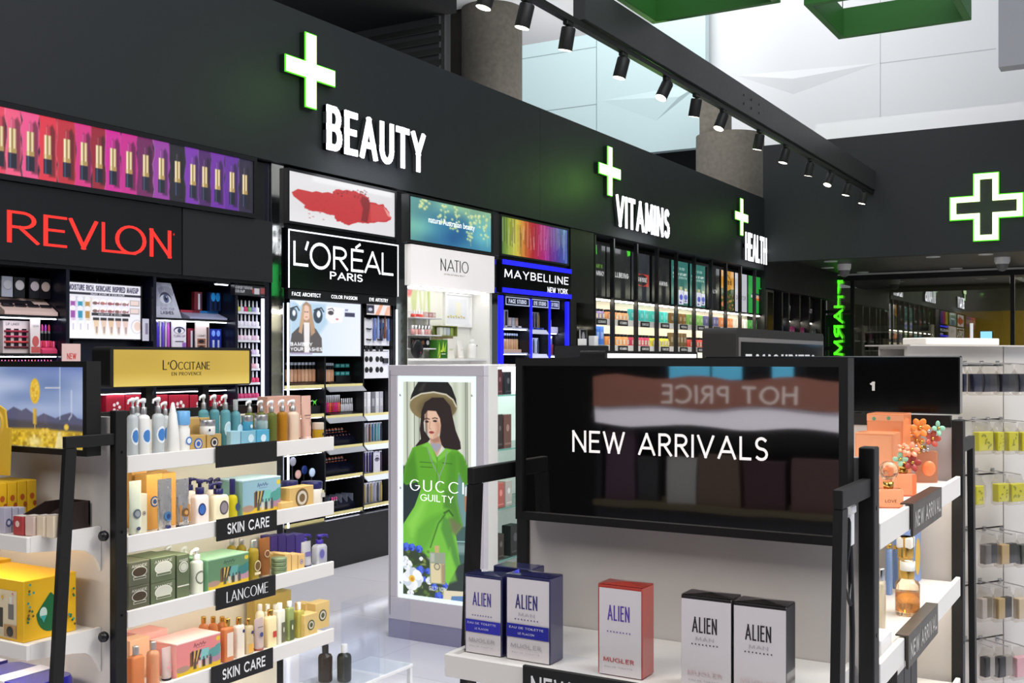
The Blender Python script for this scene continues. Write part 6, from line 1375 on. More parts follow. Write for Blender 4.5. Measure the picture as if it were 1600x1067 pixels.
row(u2, mk_gloss, 'lip_gloss', 'pink or red lip gloss in the row of eight, middle column of the black unit', 'lip gloss', 508.5, 531, 8, 617, C2[1] + .03, .14, 'row of pink and red lip glosses', [(206, 40, 130), (220, 60, 110), (226, 110, 50), (190, 40, 60), (200, 50, 90)])
row(u2, mk_gloss, 'lip_gloss', 'clear lip gloss in the row right of the pink lip glosses', 'lip gloss', 532, 551, 6, 622, C2[1] + .03, .14, 'row of clear lip glosses', [(206, 204, 212)])
rack(u2, 'black rack under the lip glosses', 508, 552, C2[1], .028, .14, .06, UBLK)
for i, (zz_, py) in enumerate(((C2[2], 671), (C2[3], 719))):
    rack(u2, ['dark stepped lipstick rack on the third shelf of the middle column', 'dark stepped lipstick rack on the fourth shelf of the middle column'][i], 508, 554, zz_, .1, .19, .07, UBLU)
    for r_ in range(3):
        row(u2, mk_lipstick, 'lipstick', 'coral lipstick in the %s line of the %s lipstick rack' % (['front', 'middle', 'rear'][r_], ['upper', 'lower'][i]), 'lipstick', 509, 553, 9, py + 8 - r_ * 4, zz_ + .05 + .026 * r_, .245 - .0 + .0 * r_ - (.0 if r_ else .0) - .04 * (2 - r_) * .9, 'coral lipsticks, %s rack, %s line' % (['upper', 'lower'][i], ['front', 'middle', 'rear'][r_]), [(226, 130, 90), (214, 110, 80), (230, 150, 110), (200, 96, 80)])
t = rack(u2, 'rack of empty clear slots on the lowest shelf of the middle column', 511, 551, C2[4], .1, .19, .07, UBLU)
for k in range(9): MB().box(-.15 + k * .036, -.147 + k * .036, -.06, .06, .06, .12, ACRYL if k % 2 else C((120, 124, 140), .2)).build('slot', t)
row(u2, mk_lipstick, 'lipstick', 'pink lipstick standing in the rack of empty slots', 'lipstick', 517, 527, 3, 776, C2[4] + .06, .12, 'pink lipsticks in the empty rack', [(200, 70, 130)])
t, w = wt(u2, 'leaflet', 'crumpled white leaflet with a green tag lying under the foundations', 'leaflet', 455, 504, C1[1] + .0725, .12); b = MB().add([(-.15, -.02, 0), (-.04, -.03, .03), (.02, -.02, .01), (.1, -.03, .04), (.16, -.02, .02), (.14, .03, .03), (0, .04, .02), (-.14, .03, .03)], [(0, 1, 6, 7), (1, 2, 3, 6), (3, 4, 5, 6)], C((220, 220, 226))); b.build('paper', t); MB().flat([(.09, 0), (.11, .02), (.13, 0), (.12, .025), (.14, .045), (.11, .035), (.08, .045), (.1, .025)], -.035, C((90, 210, 60))).build('green_tag', t)
o = MB().box(-w / 2, w / 2, -.04, .06, -.072, -.002, UBLK, .004).build('tray', t)
for k, (px, py, lab, cc) in enumerate(((460, 721, 'round black compact with grey pan behind the navy lidded jars', (150, 150, 160)), (468, 741, 'square compact with pink pan left of the blue jars', (226, 180, 170)), (490, 738, 'round pale blue jar lid seen above the right navy lidded jar', (190, 210, 236)), (478, 734, 'dark blue jar left of the round pale lid', (40, 60, 130)))):
    p = aX(px, py, XU - .1 - .05 * (k % 2)); t = thing('compact_tester', lab, 'compact', (p.x, p.y - .02, C1[3] + .001), R90); hh = p.z - C1[3]
    MB().box(-.014, .014, .0, .03, 0, hh * .5, UBLK).build('holder', t); MB().lathe([(.032, 0), (.034, -.004), (.028, -.008), (0, -.007)], C(cc, .3), (0, 0, hh), 20, 'y').lathe([(.034, 0), (.034, .012), (0, .012)], UBLK, (0, 0, hh), 20, 'y').build('pan', t); MB().box(-.006, .006, .002, .01, hh * .4, hh, UBLK).build('arm', t)
# tester boards in the third column
for i, (pt, pb, lab) in enumerate(((497, 540, 'white tester board with blue mascaras on wire holders'), (546, 591, 'white tester board with round black pans'))):
    za, zb = zc(590, pt), zc(590, pb); t, w = wt(u2, 'tester_board', lab, 'tester board', 567, 617, zb, .07); h = za - zb
    MB().box(-w / 2, w / 2, 0, .35, 0, h, C((226, 226, 234), .35), .002).build('board', t)
    if i == 0:
        for r_ in range(3):
            for q in range(2): MB().tube([(-w * .38 + q * w * .42, -.004, .05 + r_ * .085), (-w * .3 + q * w * .42, -.02, .045 + r_ * .085), (-w * .2 + q * w * .42, -.004, .05 + r_ * .085)], .006, UBLK, 6).build('holder', t)
        for q, cc in enumerate(((90, 110, 180), (130, 150, 200), (60, 60, 90), (110, 70, 60), (90, 110, 170))): MB().lathe([(.012, 0), (.013, .09), (.009, .1), (.009, .18), (.004, .185)], C(cc, .2), (-w * .12 + q * w * .13, -.016, .04 + .02 * (q % 2)), 10).build('mascara', t)
        MB().rect(w * .1, w * .3, h * .6, h * .85, -.001, C((90, 130, 210))).build('blue_print', t)
    else:
        for r_ in range(3):
            for q in range(4): MB().lathe([(.024, 0), (.022, -.004), (0, -.004)], BLKP, (-w * .36 + q * w * .155 + (.03 if q > 1 else 0), -.0005, .07 + r_ * .085), 16, 'y').build('pan', t)
        MB().box(w * .24, w * .42, -.012, 0, .12, h * .7, BLKP).build('dark_block', t); MB().rect(-w * .45, w * .45, h * .93, h * .95, -.001, PRINTK).build('line', t)
row(u2, mk_pack, 'cosmetic_pack', 'white or grey box in the row under the board of round black pans', 'pack', 567, 606, 6, 612, C3[0] + .0005, .14, 'white and grey boxes, third column', [(206, 206, 214), (190, 190, 200), (226, 226, 232), (110, 110, 120)])
row(u2, mk_mascara, 'mascara_pack', 'teal or brown mascara pack in the upper mascara row, third column', 'mascara', 567, 608, 9, 660, C3[1] + .0005, .14, 'upper mascara row', [(60, 150, 160), (110, 190, 200), (60, 66, 80), (190, 180, 180), (130, 84, 60), (60, 120, 160)])
row(u2, mk_mascara, 'mascara_pack', 'violet mascara pack in the middle mascara row, third column', 'mascara', 567, 584, 4, 705, C3[2] + .0005, .14, 'violet mascaras', [(70, 40, 130), (50, 36, 90)])
pbox(u2, 'display_card', 'white card with a dark eye in the violet mascara row', 584, 594, 707, C3[2] + .0005, .1, .008, (232, 230, 240), [('e', 0, .66, .36, .2, (36, 30, 50)), ('e', 0, .64, .24, .12, (200, 190, 210)), ('e', 0, .65, .12, .12, (40, 36, 60)), ('p', [(-.35, .78), (0, .88), (.36, .76), (0, .84)], (40, 30, 50))], cat='card')
row(u2, mk_mascara, 'mascara_pack', 'magenta mascara pack right of the eye card', 'mascara', 595, 612, 3, 703, C3[2] + .0005, .14, 'magenta mascaras', [(90, 70, 90), (170, 40, 110)])
row(u2, mk_mascara, 'mascara_pack', 'gold and silver mascara pack in the lowest mascara row, third column', 'mascara', 567, 610, 8, 752, C3[3] + .0005, .14, 'lowest mascara row', [(180, 180, 206), (90, 90, 100), (206, 180, 110), (120, 116, 120), (190, 170, 110)])

# ------------------------------------------------ unit 3: white unit with leaf picture
UWHT = mat('unit_white_laminate', (234, 233, 230), .4)
u3 = U(640, 771); t = unit(u3, 'cosmetics_unit', 'white cosmetics unit with green blossom picture and thin dark lettering', .5, 2.5, UWHT, .27, .02); a, c = -u3.w / 2, u3.w / 2
tU3 = t
u3.bays = [(a + .02, c - .02)]
MB().box(a + .02, c - .02, .034, .25, 2.21, 2.5, UWHT).build('header', t)
MB().box(a + .02, c - .02, .06, .249, 1.58, 1.60, UWHT).build('counter', t)
MB().box(a + .04, c - .04, .06, .08, 2.195, 2.2095, mat('niche_led', (255, 255, 250), emit=11, ecol=(255, 252, 244))).build('led_strip', t)
cv = Cv(150, 78, (60, 120, 150)); n = cv.noise(30, 26, 11); n2 = cv.noise(16, 14, 12)
cv.a[:] = np.array([40, 104, 150.]) + n[..., None] * np.array([70, 90, 50.]); cv.blend(np.clip(1 - cv.X / 60, 0, 1) * .6, (130, 186, 150)); cv.blend(np.clip(cv.Y / 78 - .5, 0, 1) * 1.1 * np.clip(cv.X / 90, 0, 1), (206, 226, 130)); cv.blend(np.clip(1 - np.hypot(cv.X - 75, cv.Y - 15) / 55, 0, 1) * .9, (24, 84, 140))
for cx, top, bot in ((22, 76, 60), (58, 74, 40), (80, 74, 30), (105, 76, 6), (118, 70, 44), (138, 74, 10)):
    for q in range(16):
        y = RNG.uniform(bot, top); x = cx + RNG.normal(0, 5); cv.ell(x, y, 2.2, 2.4, (206, 222, 150), .75, 0, 1.2); cv.ell(x - .5, y + .6, 1, 1, (240, 246, 206), .7)
    cv.line([(cx, top), (cx + 4, bot)], .9, (190, 210, 140), .7)
h0, h1 = u3.z(641, 374, -.02), u3.z(641, 306, -.02)
t = lightbox(u3, 'picture_lightbox', 'lit green and blue blossom picture over the white unit', 641.5, 768.5, cv, h0, h1, -.02, .05, .02)
b = MB(); w = u3.x(768.5, -.02) - u3.x(641.5, -.02); kk = lambda px: u3.x(px, -.02) - (u3.x(641.5, -.02) + u3.x(768.5, -.02)) / 2
btext(b, 'natural Australian beauty', kk(671), kk(743), (h1 - h0) * .43, (h1 - h0) * .62, .0085, EM((246, 250, 246), .95)); b.build('lettering', t)
t = u3.thing('brand_sign', 'white board with thin dark capital lettering over the white niche', 'sign', 2.215, -.012)
MB().box(a + .002, c - .002, 0, .04, 0, u3.z(640, 381) - 2.215, mat('white_lit_board', (240, 234, 232), .4, emit=.3, ecol=(240, 234, 232))).build('board', t)
for ch, x0, x1 in (('N', 222, 250), ('A', 256, 294), ('T', 294, 318), ('I', 322, 326), ('O', 332, 368)):
    b = MB(); X0, X1 = u3.x(620 + .3 * x0), u3.x(620 + .3 * x1); zb0, zt0 = u3.z(686.6, 422.5) - 2.215, u3.z(686.6, 403.6) - 2.215
    for q in fitg(ch, X0, X1, zb0, zt0, .13, .07): b.flat(q, -.0008, PRINTK)
    b.build('letter', t)
b = MB(); text(b, 'NATURAL BOTANICAL BEAUTY', u3.x(692), u3.x(725), u3.z(692, 429.5) - 2.215, u3.z(692, 427) - 2.215, -.0008, C((120, 116, 114)), .14); b.build('small_lettering', t)
cv = Cv(160, 90, (238, 238, 230)); rr_ = np.random.RandomState(3)
for P_, cc in (([(22, 90), (28, 90), (20, 66), (17, 62)], (176, 196, 110)), ([(40, 90), (54, 90), (50, 50), (56, 20), (46, 48)], (196, 210, 140)), ([(66, 90), (70, 90), (66, 40), (64, 56)], (210, 222, 160)), ([(72, 90), (77, 90), (77, 54), (74, 62)], (170, 196, 96)), ([(30, 90), (36, 90), (34, 60)], (206, 218, 160)), ([(56, 90), (60, 90), (63, 58), (60, 60)], (200, 214, 150))): cv.poly(P_, cc, .8, 1.5)
cv.ell(38, 86, 5, 6, (226, 110, 110), .9, 0, 1.5); cv.ell(40, 90, 5, 5, (230, 130, 130), .8)
cv.build('leaf_print', tU3, a + .022, c - .022, 1.605, 2.2, .248, PRN)
def stand3(z0, pl, pr, h, label, sl):
    t, w = wt(u3, 'tester_stand', label, 'stand', pl, pr, z0, .145); w /= 2
    MB().box(-w, w, -.06, .1, 0, .012, C((206, 204, 208), .3), .002).build('tray', t); MB().box(-w, w, .088, .1, .012, h, C((220, 216, 216), .35)).build('back', t); MB().box(w - .006, w, -.05, .088, -.0, .0, WHT2).build('side', t) if False else None
    for x in (-w + .005, w - .005): MB().box(x - .005, x + .005, .07, .087, -sl, 0, WHT2).build('support', t)
    return t, w
ZN = [u3.z(660, 498, .12), u3.z(660, 525, .12), u3.z(660, 546, .12)]
for i, lab in enumerate(('upper tester tray of the stepped stand in the white niche', 'middle tester tray of the stepped stand in the white niche', 'lower tester tray of the stepped stand in the white niche')): stand3(ZN[i], 641, (682, 682, 673)[i], .07, lab, (ZN + [1.601])[i] - (ZN + [1.601])[i + 1] - (.0125 if i < 2 else 0))
row(u3, mk_polish, 'nail_polish', 'coral or red nail polish with black cap on the upper tray in the white niche', 'nail polish', 642, 661, 5, 484, ZN[0] + .0125, .12, 'coral nail polishes', [(210, 70, 60), (230, 110, 90), (190, 50, 70)])
row(u3, mk_pack, 'cosmetic_pack', 'flat pink makeup palette right of the coral nail polishes', 'pack', 662, 680, 3, 488, ZN[0] + .0125, .12, 'pink palettes on the upper tray', [(200, 170, 166), (176, 130, 130)])
row(u3, mk_gloss, 'lip_gloss', 'pale pink lip tester standing on the middle tray in the white niche', 'lip gloss', 642, 672, 6, 508, ZN[1] + .0125, .12, 'pale lip testers', [(206, 150, 150), (220, 170, 160), (196, 130, 130), (230, 220, 220)])
row(u3, mk_compact, 'compact_card', 'black and brown eye shadow compact on the lower tray in the white niche', 'compact', 642, 672, 4, 528, ZN[2] + .0125, .13, 'eye shadow compacts on the lower tray', [(110, 70, 56), (190, 186, 190)])
p = aX(652, 550, XU - .07); t = thing('powder_compact', 'large round black compact lying against the lower left of the white niche', 'compact', (XU - .07, p.y, 1.6005), R90)
MB().lathe([(0, -.014), (.07, -.014), (.078, -.008), (.078, .012), (0, .012)], BLKP, (0, 0, .079), 28, 'y').build('case', t); MB().ell(.03, .05, .006, .006, -.0146, C((210, 60, 80))).build('red_dot', t)
t, w = wt(u3, 'framed_print', 'white framed botanical print on the right of the white niche', 'framed print', 722, 762, u3.z(742, 512, .22), .247); w /= 2; h = u3.z(742, 461, .22) - u3.z(742, 512, .22)
b = MB()
for q in ((-w, w, 0, .02), (-w, w, h - .02, h), (-w, -w + .02, .02, h - .02), (w - .02, w, .02, h - .02)): b.box(q[0], q[1], -.03, .0, q[2], q[3], WHT2, .002)
b.build('frame', t)
cv = Cv(60, 76, (232, 234, 238)); cv.rect(8, 52, 14, 66, (222, 226, 232)); cv.rect(26, 38, 26, 58, (232, 228, 190)); cv.rect(20, 46, 30, 62, (226, 228, 232), .5)
for q in range(7): cv.ell(8 + q * 6.2, 20 + (q % 2) * 2, 2.4, 2, (206, 186, 90)); cv.ell(9 + q * 6.2, 18, 1.4, .8, (130, 130, 90))
cv.build('print', t, -w + .02, w - .02, .02, h - .02, -.008, PRN)
ZP = u3.z(690, 525, .15)
t, w = wt(u3, 'gift_set_box', 'olive gift set box with three white products on the stand in the white niche', 'box', 683, 709, ZP, .17); w /= 2; h = u3.z(696, 509, .15) - ZP
b = MB(); b.box(-w, w, .04, .05, 0, h, C((140, 150, 80))); b.box(-w, w, -.04, .05, -.0, .006, C((140, 150, 80))); b.box(w - .008, w, -.04, .05, 0, h, C((130, 140, 70))); b.box(-w, w, -.04, .05, h - .006, h, C((150, 160, 90))); b.build('box', t)
for q in range(4): MB().box(-w * .85 + q * w * .42, -w * .85 + q * w * .42 + w * .34, -.02, .02, .0065, h * .86, C([(226, 228, 216), (206, 210, 206), (190, 196, 206), (150, 170, 90)][q]), .003).build('product', t)
t, w = wt(u3, 'wooden_riser', 'pale wooden riser under the olive gift set box', 'riser', 684, 708, 1.6005, .175); MB().box(-w / 2, w / 2, .0, .07, 0, ZP - 1.6015, C((206, 186, 140), .5), .002).build('block', t)
pbox(u3, 'gift_box', 'green box printed with bright leaves in the white niche', 683, 699, 531, 1.6005, .075, .085, (60, 120, 40), [('p', [(-.46, .05), (-.3, .9), (-.2, .4)], (170, 206, 60)), ('p', [(-.1, .3), (.1, .95), (.2, .4)], (190, 214, 70)), ('p', [(.1, .4), (.4, .9), (.3, .3)], (150, 196, 60)), ('p', [(-.4, .0), (-.1, .5), (.0, .1)], (206, 222, 90)), ('r', -.2, .4, .06, .34, (40, 96, 36)), ('r', -.1, .3, .22, .26, (220, 230, 200))], cat='gift box')
pbox(u3, 'cosmetic_pack', 'tall white carton right of the green leaf box in the white niche', 700, 710, 529, 1.6005, .1, .06, (232, 228, 220), [('r', -.3, .3, .4, .5, (206, 210, 180))], cat='box')
P3 = lambda fn, name, lb_, px, pt, w, dy, *a_, **k_: fn(name, lb_, (XU - dy, aX(px, pt, XU - dy).y, 1.6005), R90, w * dX(px, XU - dy) / F, aX(px, pt, XU - dy).z - 1.6005, *a_, **k_)
P3(tube, 'cream_tube', 'wide white tube standing in the white niche', 719, 531, 17, .14, C((234, 230, 226), .4), C((226, 220, 214), .3), lab=[('r', -.2, .2, .4, .5, (220, 206, 196))])
P3(bottle, 'lotion_bottle', 'white bottle with small dark mark at the right of the white niche', 737, 530, 15, .14, C((238, 236, 234), .3), WHT2, hb=.78, cw=.5, lab=[('e', .2, .85, .12, .06, (60, 60, 60))])

# ------------------------------------------------ unit 4: black unit with blue lit edges
u4 = U(782.5, 890.5); t = unit(u4, 'cosmetics_unit', 'black cosmetics unit with glowing blue edges and rainbow picture', .45, 2.93, UBLK, .5, .03); tU4 = t; a, c = -u4.w / 2, u4.w / 2
MB().box(a + .03, c - .03, .034, .48, 2.215, 2.9, UBLK).build('header', t)
BLU = mat('blue_edge_light', (40, 40, 255), emit=1.5, ecol=(10, 10, 235))
cv = Cv(170, 76, (120, 60, 120)); pal = np.array([(70, 110, 50), (150, 170, 60), (206, 190, 70), (200, 110, 40), (170, 30, 40), (170, 20, 90), (150, 20, 130), (90, 30, 140), (50, 50, 150), (60, 90, 180)], float)
tt = np.clip(cv.X / 170 * 9, 0, 8.999); ii = tt.astype(int); ff = (tt - ii)[..., None]; cv.a[:] = pal[ii] * (1 - ff) + pal[ii + 1] * ff
for k in range(90): x = RNG.uniform(0, 170); y0_, y1_ = RNG.uniform(0, 40), RNG.uniform(40, 84); cv.line([(x, y0_), (x + RNG.uniform(-2, 2), y1_)], RNG.uniform(.6, 2), [(255, 255, 240), (20, 10, 20)][k % 2], RNG.uniform(.15, .4), 1)
h0, h1 = u4.z(784, 396, -.02), u4.z(784, 337.5, -.02)
lightbox(u4, 'picture_lightbox', 'lit picture of rainbow coloured vertical streaks', 784.5, 888, cv, h0, h1, -.02, .05, .018)
zs0, zs1 = u4.z(783, 456.5), u4.z(783, 405)
t = u4.thing('brand_sign', 'black sign with white lettering between two blue light bars', 'sign', zs0, -.015); h = zs1 - zs0
MB().box(a + .002, c - .002, 0, .04, 0, h, BLKG).build('board', t)
for z0, z1 in ((0, .045), (h - .045, h)): MB().box(a + .002, c - .002, -.006, 0, z0, z1, BLU).build('blue_bar', t)
X0, X1 = u4.x(786), u4.x(886); zA, zB = u4.z(786, 433) - zs0, u4.z(786, 420) - zs0
spell(t, 'MAYBELLINE', X0, X1, zA, zB, -.0008, EM((240, 240, 250), .95), .13, .13, .2); spell(t, 'NEW YORK', u4.x(853.5), u4.x(885), zA - .105, zA - .045, -.0008, EM((240, 240, 250), .95), .18, .16, .14)
ZH4 = u4.z(784, 462, .03)
for px in (785, 888): MB().box(u4.x(px) - .022, u4.x(px) + .022, .0, .0295, .46, ZH4, BLU).build('blue_upright', tU4)
e4 = [u4.x(788, .1), u4.x(829, .1), u4.x(858, .1), c - .03]
u4.bays = [(a + .03, e4[1] - .02), (e4[1] + .02, e4[2] - .02), (e4[2] + .02, c - .03)]
for x in (e4[1], e4[2]): MB().box(x - .018, x + .018, .1, .478, .46, ZH4, UBLK).box(x - .02, x + .02, .09, .0995, .46, ZH4, BLU).build('divider', tU4)
W4 = lambda px, py: u4.z(px, py, .1)
zh0, zh1 = W4(790, 476), W4(790, 463)
for i, s_ in enumerate(('FACE STUDIO', 'EYE STUDIO', 'LIP STUDIO')):
    x0, x1 = e4[i] + .025, e4[i + 1] - .025; t = thing('tier_header', ['lit header plate over the left column of the blue edged unit', 'lit header plate over the middle column of the blue edged unit', 'lit header plate over the right column of the blue edged unit'][i], 'sign', (XU - .1, u4.c + (x0 + x1) / 2, zh0), R90); w = (x1 - x0) / 2; hh = zh1 - zh0
    MB().box(-w, w, 0, .3, 0, hh, C((36, 40, 56), .3)).build('plate', t); b = MB()
    for q in ((-w, w, 0, .008), (-w, w, hh - .008, hh), (-w, -w + .008, .008, hh - .008), (w - .008, w, .008, hh - .008)): b.box(q[0], q[1], -.003, 0, q[2], q[3], EM((190, 200, 226), .7))
    b.build('lit_rim', t); text(MB(), s_, -w * .75, w * .75, hh * .25, hh * .75, -.0008, EM((206, 214, 236), .8), .2, .2, .12, .7).build('lettering', t)
ZR = [[W4(808, 512), W4(808, 551)], [W4(843, 515), W4(843, 553)], [W4(872, 519), W4(872, 555)]]
LB = mat('blue_white_led', (200, 210, 255), emit=16, ecol=(205, 218, 255))
for i in range(3):
    for z in ZR[i]: ushelf(tU4, e4[i] + .021, e4[i + 1] - .021, z, .12, .478, mat('pale_tier', (206, 210, 230), .3), LB, .03 if i == 1 else None, mat('white_tray', (226, 228, 240), .3))
row(u4, mk_found, 'foundation_bottle', 'foundation bottle in the row on the lower left shelf of the blue edged unit', 'foundation', 789, 815, 7, 521, ZR[0][1] + .035, .24, 'foundations in the blue edged unit', [(206, 166, 120), (196, 150, 110)])
t, w = wt(u4, 'tester_rack', 'pinkish rack under the row of foundations in the blue edged unit', 'rack', 789, 816, ZR[0][1] + .0005, .24); MB().box(-w / 2, w / 2, -.05, .05, 0, .034, C((200, 170, 150), .3), .003).build('rack', t)
pbox(u4, 'display_card', 'silver framed mirror card at the upper left of the blue edged unit', 788, 794, 484, ZR[0][0] + .0005, .2, .02, (200, 204, 214), [('r', -.3, .3, .08, .92, (60, 40, 50))], cat='card')
row(u4, mk_pack, 'cosmetic_pack', 'beige makeup box stacked on the upper left shelf of the blue edged unit', 'pack', 796, 822, 5, 497, ZR[0][0] + .0005, .24, 'beige makeup boxes', [(214, 180, 160), (190, 150, 130), (226, 210, 206), (200, 206, 220)])
row(u4, mk_mascara, 'mascara_pack', 'slanted black and white mascara pack in the middle column of the blue edged unit', 'mascara', 832, 851, 5, 488, ZR[1][0] + .0005, .2, 'mascaras, blue edged unit', [(40, 40, 60), (150, 130, 90), (70, 60, 110)])
row(u4, mk_mascara, 'mascara_pack', 'black and white mascara pack on the lower shelf, middle column of the blue edged unit', 'mascara', 832, 842, 3, 528, ZR[1][1] + .0005, .2, 'lower mascaras, blue edged unit', [(60, 70, 90), (190, 200, 220)])
row(u4, mk_polish, 'nail_polish', 'clear bottle on the upper right shelf of the blue edged unit', 'nail polish', 861, 876, 4, 500, ZR[2][0] + .0005, .2, 'clear bottles, blue edged unit', [(190, 196, 214), (226, 226, 236)])
row(u4, mk_gloss, 'lip_colour', 'large dark red lip colour on the lower right shelf of the blue edged unit', 'lip colour', 862, 877, 2, 525, ZR[2][1] + .0005, .2, 'dark red lip colours', [(130, 60, 70)])
for i in range(3): pbox(u4, 'tester_tray', ['white tester tray on the upper shelf, left column of the blue edged unit', 'blue tester tray on the upper shelf, middle column', 'white block tray on the upper right shelf of the blue edged unit'][i], (790, 832, 861)[i], (815, 850, 877)[i], (509, 512, 511)[i], ZR[i][0] + .0005, .125, .05, [(214, 214, 230), (60, 90, 200), (240, 240, 250)][i], [('r', -.4, -.1, .2, .8, (40, 40, 60)), ('r', .1, .3, .2, .8, (60, 50, 70))] if i < 2 else (), cat='tray')

# ------------------------------------------------ mirrors in the gaps, dark mirror pier
MIR = mat('mirror', (225, 228, 226), .02, 1); DMIR = mat('dark_mirror', (96, 96, 92), .04, 1)
for i, (ua, ub) in enumerate(((u1, u2), (u2, u3), (u3, u4))):
    struct(MB().box(XU - .05, XU - .02, ua.y1 + .004, ub.y0 - .004, 0, 2.985, MIR), 'wall_mirror_%d' % (i + 1))
y0, y1 = aX(891.5, 0, XU).y, aX(928, 0, XU).y
struct(MB().box(XU - .5, XU, y0, y1, 0, 2.985, UBLK).box(XU, XU + .004, y0 + .25 * (y1 - y0), y1 - .01, .1, 2.2, DMIR), 'trim_5')
t = thing('display_stand', 'small dark counter with silver framed card before the dark mirror pier', 'stand', (-4.6, aX(909, 548, -4.6).y, 0), R90); zt = aX(909, 540, -4.6).z
MB().box(-.2, .2, -.18, .18, 0, zt, UBLK, .004).build('counter', t); b = MB(); cz = aX(909, 514, -4.6).z
b.box(-.07, -.062, -.02, -.01, zt, cz, SILV).box(.062, .07, -.02, -.01, zt, cz, SILV).box(-.07, .07, -.02, -.01, cz - .008, cz, SILV).box(-.07, .07, -.02, -.01, zt, zt + .008, SILV); b.build('card_frame', t)
MB().box(-.062, .062, -.016, -.012, zt + .008, cz - .008, BLKP).ell(0, (zt + cz) / 2, .03, .05, -.0165, C((150, 150, 156))).build('card', t)
for k in range(2): MB().box(-.16 + k * .22, -.1 + k * .24, -.1, -.04, zt + .0005, zt + .06 + k * .03, WHT2, .002).build('pad', t)

# ------------------------------------------------ vitamins wall
u5 = U(930, 1196); t = u5.thing('wall_shelving', 'long lit wall shelving with black uprights under the lettering VITAMINS', 'wall unit'); tU5 = t; a, c = -u5.w / 2, u5.w / 2
LITB = mat('lit_back_panel', (244, 240, 222), .5)
MB().box(a, c, .3, .32, 0, 2.28, LITB).build('back_panel', t); MB().box(a, c, .3, .32, 2.281, 2.98, UBLK).build('upper_back_panel', t); MB().box(a, c, .055, .295, 0, .2, UBLK).build('plinth', t)
fp = [930.5, 960, 996.6, 1029, 1059, 1087, 1113, 1136, 1158.6, 1181]; fx = [u5.x(p) for p in fp] + [c - .03]
for x in fx: MB().box(x - .015, x + .015, 0, .05, 0, 2.975, UBLK).build('upright', t)
MB().box(a, c, .055, .298, 2.275, 2.3, UBLK).build('canopy', t)
ZV = [2.055, 1.755, 1.42]
for i in range(len(fx) - 1):
    for z in ZV + [1.05]:
        b = MB().box(fx[i] + .002, fx[i + 1] - .002, .065, .295, z - .02, z - .008, SHELFW).box(fx[i] + .002, fx[i + 1] - .002, .052, .065, z - .075, z, SHELFW); o = b.build('shelf', t)
        MB().box(fx[i] + .04, fx[i + 1] - .04, .07, .1, z - .027, z - .0205, LEDW).build('led_strip', o)
    MB().box(fx[i] + .04, fx[i + 1] - .04, .07, .12, 2.262, 2.2745, LEDW).build('led_strip', t)
bay = ['first', 'second', 'third', 'fourth', 'fifth', 'sixth', 'seventh', 'eighth', 'ninth', 'tenth']
goods = [[((130, 110, 170), mk_jarpack, 5), ((60, 110, 200), mk_pack, 4)], [((206, 140, 90), mk_jarpack, 6), ((226, 150, 80), mk_jarpack, 6)], [((60, 170, 170), mk_pack, 4), ((206, 60, 100), mk_jarpack, 6)], [((60, 176, 170), mk_pack, 4), ((206, 206, 60), mk_jarpack, 6)], [((110, 80, 40), mk_pack, 4), ((110, 90, 56), mk_pack, 5)], [((110, 160, 80), mk_pack, 4), ((200, 70, 60), mk_jarpack, 5)], [((90, 90, 140), mk_pack, 5), ((230, 180, 60), mk_jarpack, 4)], [((206, 130, 80), mk_pack, 4), ((206, 200, 190), mk_pack, 4)], [((226, 222, 216), mk_pack, 4), ((200, 200, 196), mk_pack, 4)], [((60, 150, 60), mk_pack, 3), ((226, 222, 216), mk_pack, 3)]]
nm = {0: 'violet', 1: 'orange'}
for i in range(len(fx) - 1):
    for r_ in range(2):
        col, mk, n = goods[i][r_]; z = ZV[r_] - .0075; x0, x1 = fx[i] + .03, fx[i + 1] - .03; w = (x1 - x0) / n * .9; first = None
        h = [.12, .14][r_] if mk is mk_jarpack else [.15, .19][r_]
        if i == 0 and r_ == 1: h = .22
        for k in range(n):
            c2 = tuple(int(max(0, min(255, v + (k % 2) * 14))) for v in col); loc = (XU - .14, u5.c + x0 + (x1 - x0) * (k + .5) / n, z)
            if k < 2: o = solo(mk(min(w, .095), h, c2), 'supplement_pack', 'supplement pack on the %s shelf of the %s bay in the lit vitamins shelving' % (['top', 'second'][r_], bay[i]), 'supplement', loc, R90, 'supplements, %s bay, %s shelf' % (bay[i], ['top', 'second'][r_]))
            else:
                src = [o0, o1][k % 2]; o = src.copy(); COL.objects.link(o); o.location = loc
            if k == 0: o0 = o
            if k == 1: o1 = o
        t = thing('price_sign', 'black price sign on the %s shelf lip of the %s vitamins bay' % (['top', 'second'][r_], bay[i]), 'sign', (XU - .045, u5.c + (x0 + x1) / 2, ZV[r_] - .072), R90)
        MB().box(-.13, .13, -.006, 0, 0, .066, BLKP).build('plate', t); text(MB(), ['CLEARANCE', 'VITAMINS', 'SWISSE', 'SWISSE', 'HERBAL', 'HERBAL', 'HEALTH', 'HEALTH', 'HEALTH', 'HEALTH'][i], -.1, .1, .018, .048, -.0066, PRINTW, .2, .18, .14, .8).build('lettering', t)
def hpanel(p0, p1, label, draw, bgc, lit=.9, w=60, h=110):
    dy = .1; z0, z1 = 2.31, 2.89
    cv = Cv(w, h, bgc); draw(cv); xc = (u5.x(p0, dy) + u5.x(p1, dy)) / 2; hw = (u5.x(p1, dy) - u5.x(p0, dy)) / 2
    t = thing('header_lightbox', label, 'lightbox', (XU - dy, u5.c + xc, z0), R90)
    MB().box(-hw, hw, .012, .05, 0, z1 - z0, BLKP).build('housing', t); cv.build('lit_picture', t, -hw, hw, 0, z1 - z0, .01, picmat('header_backlight_90', .9))
DK = (20, 21, 23)
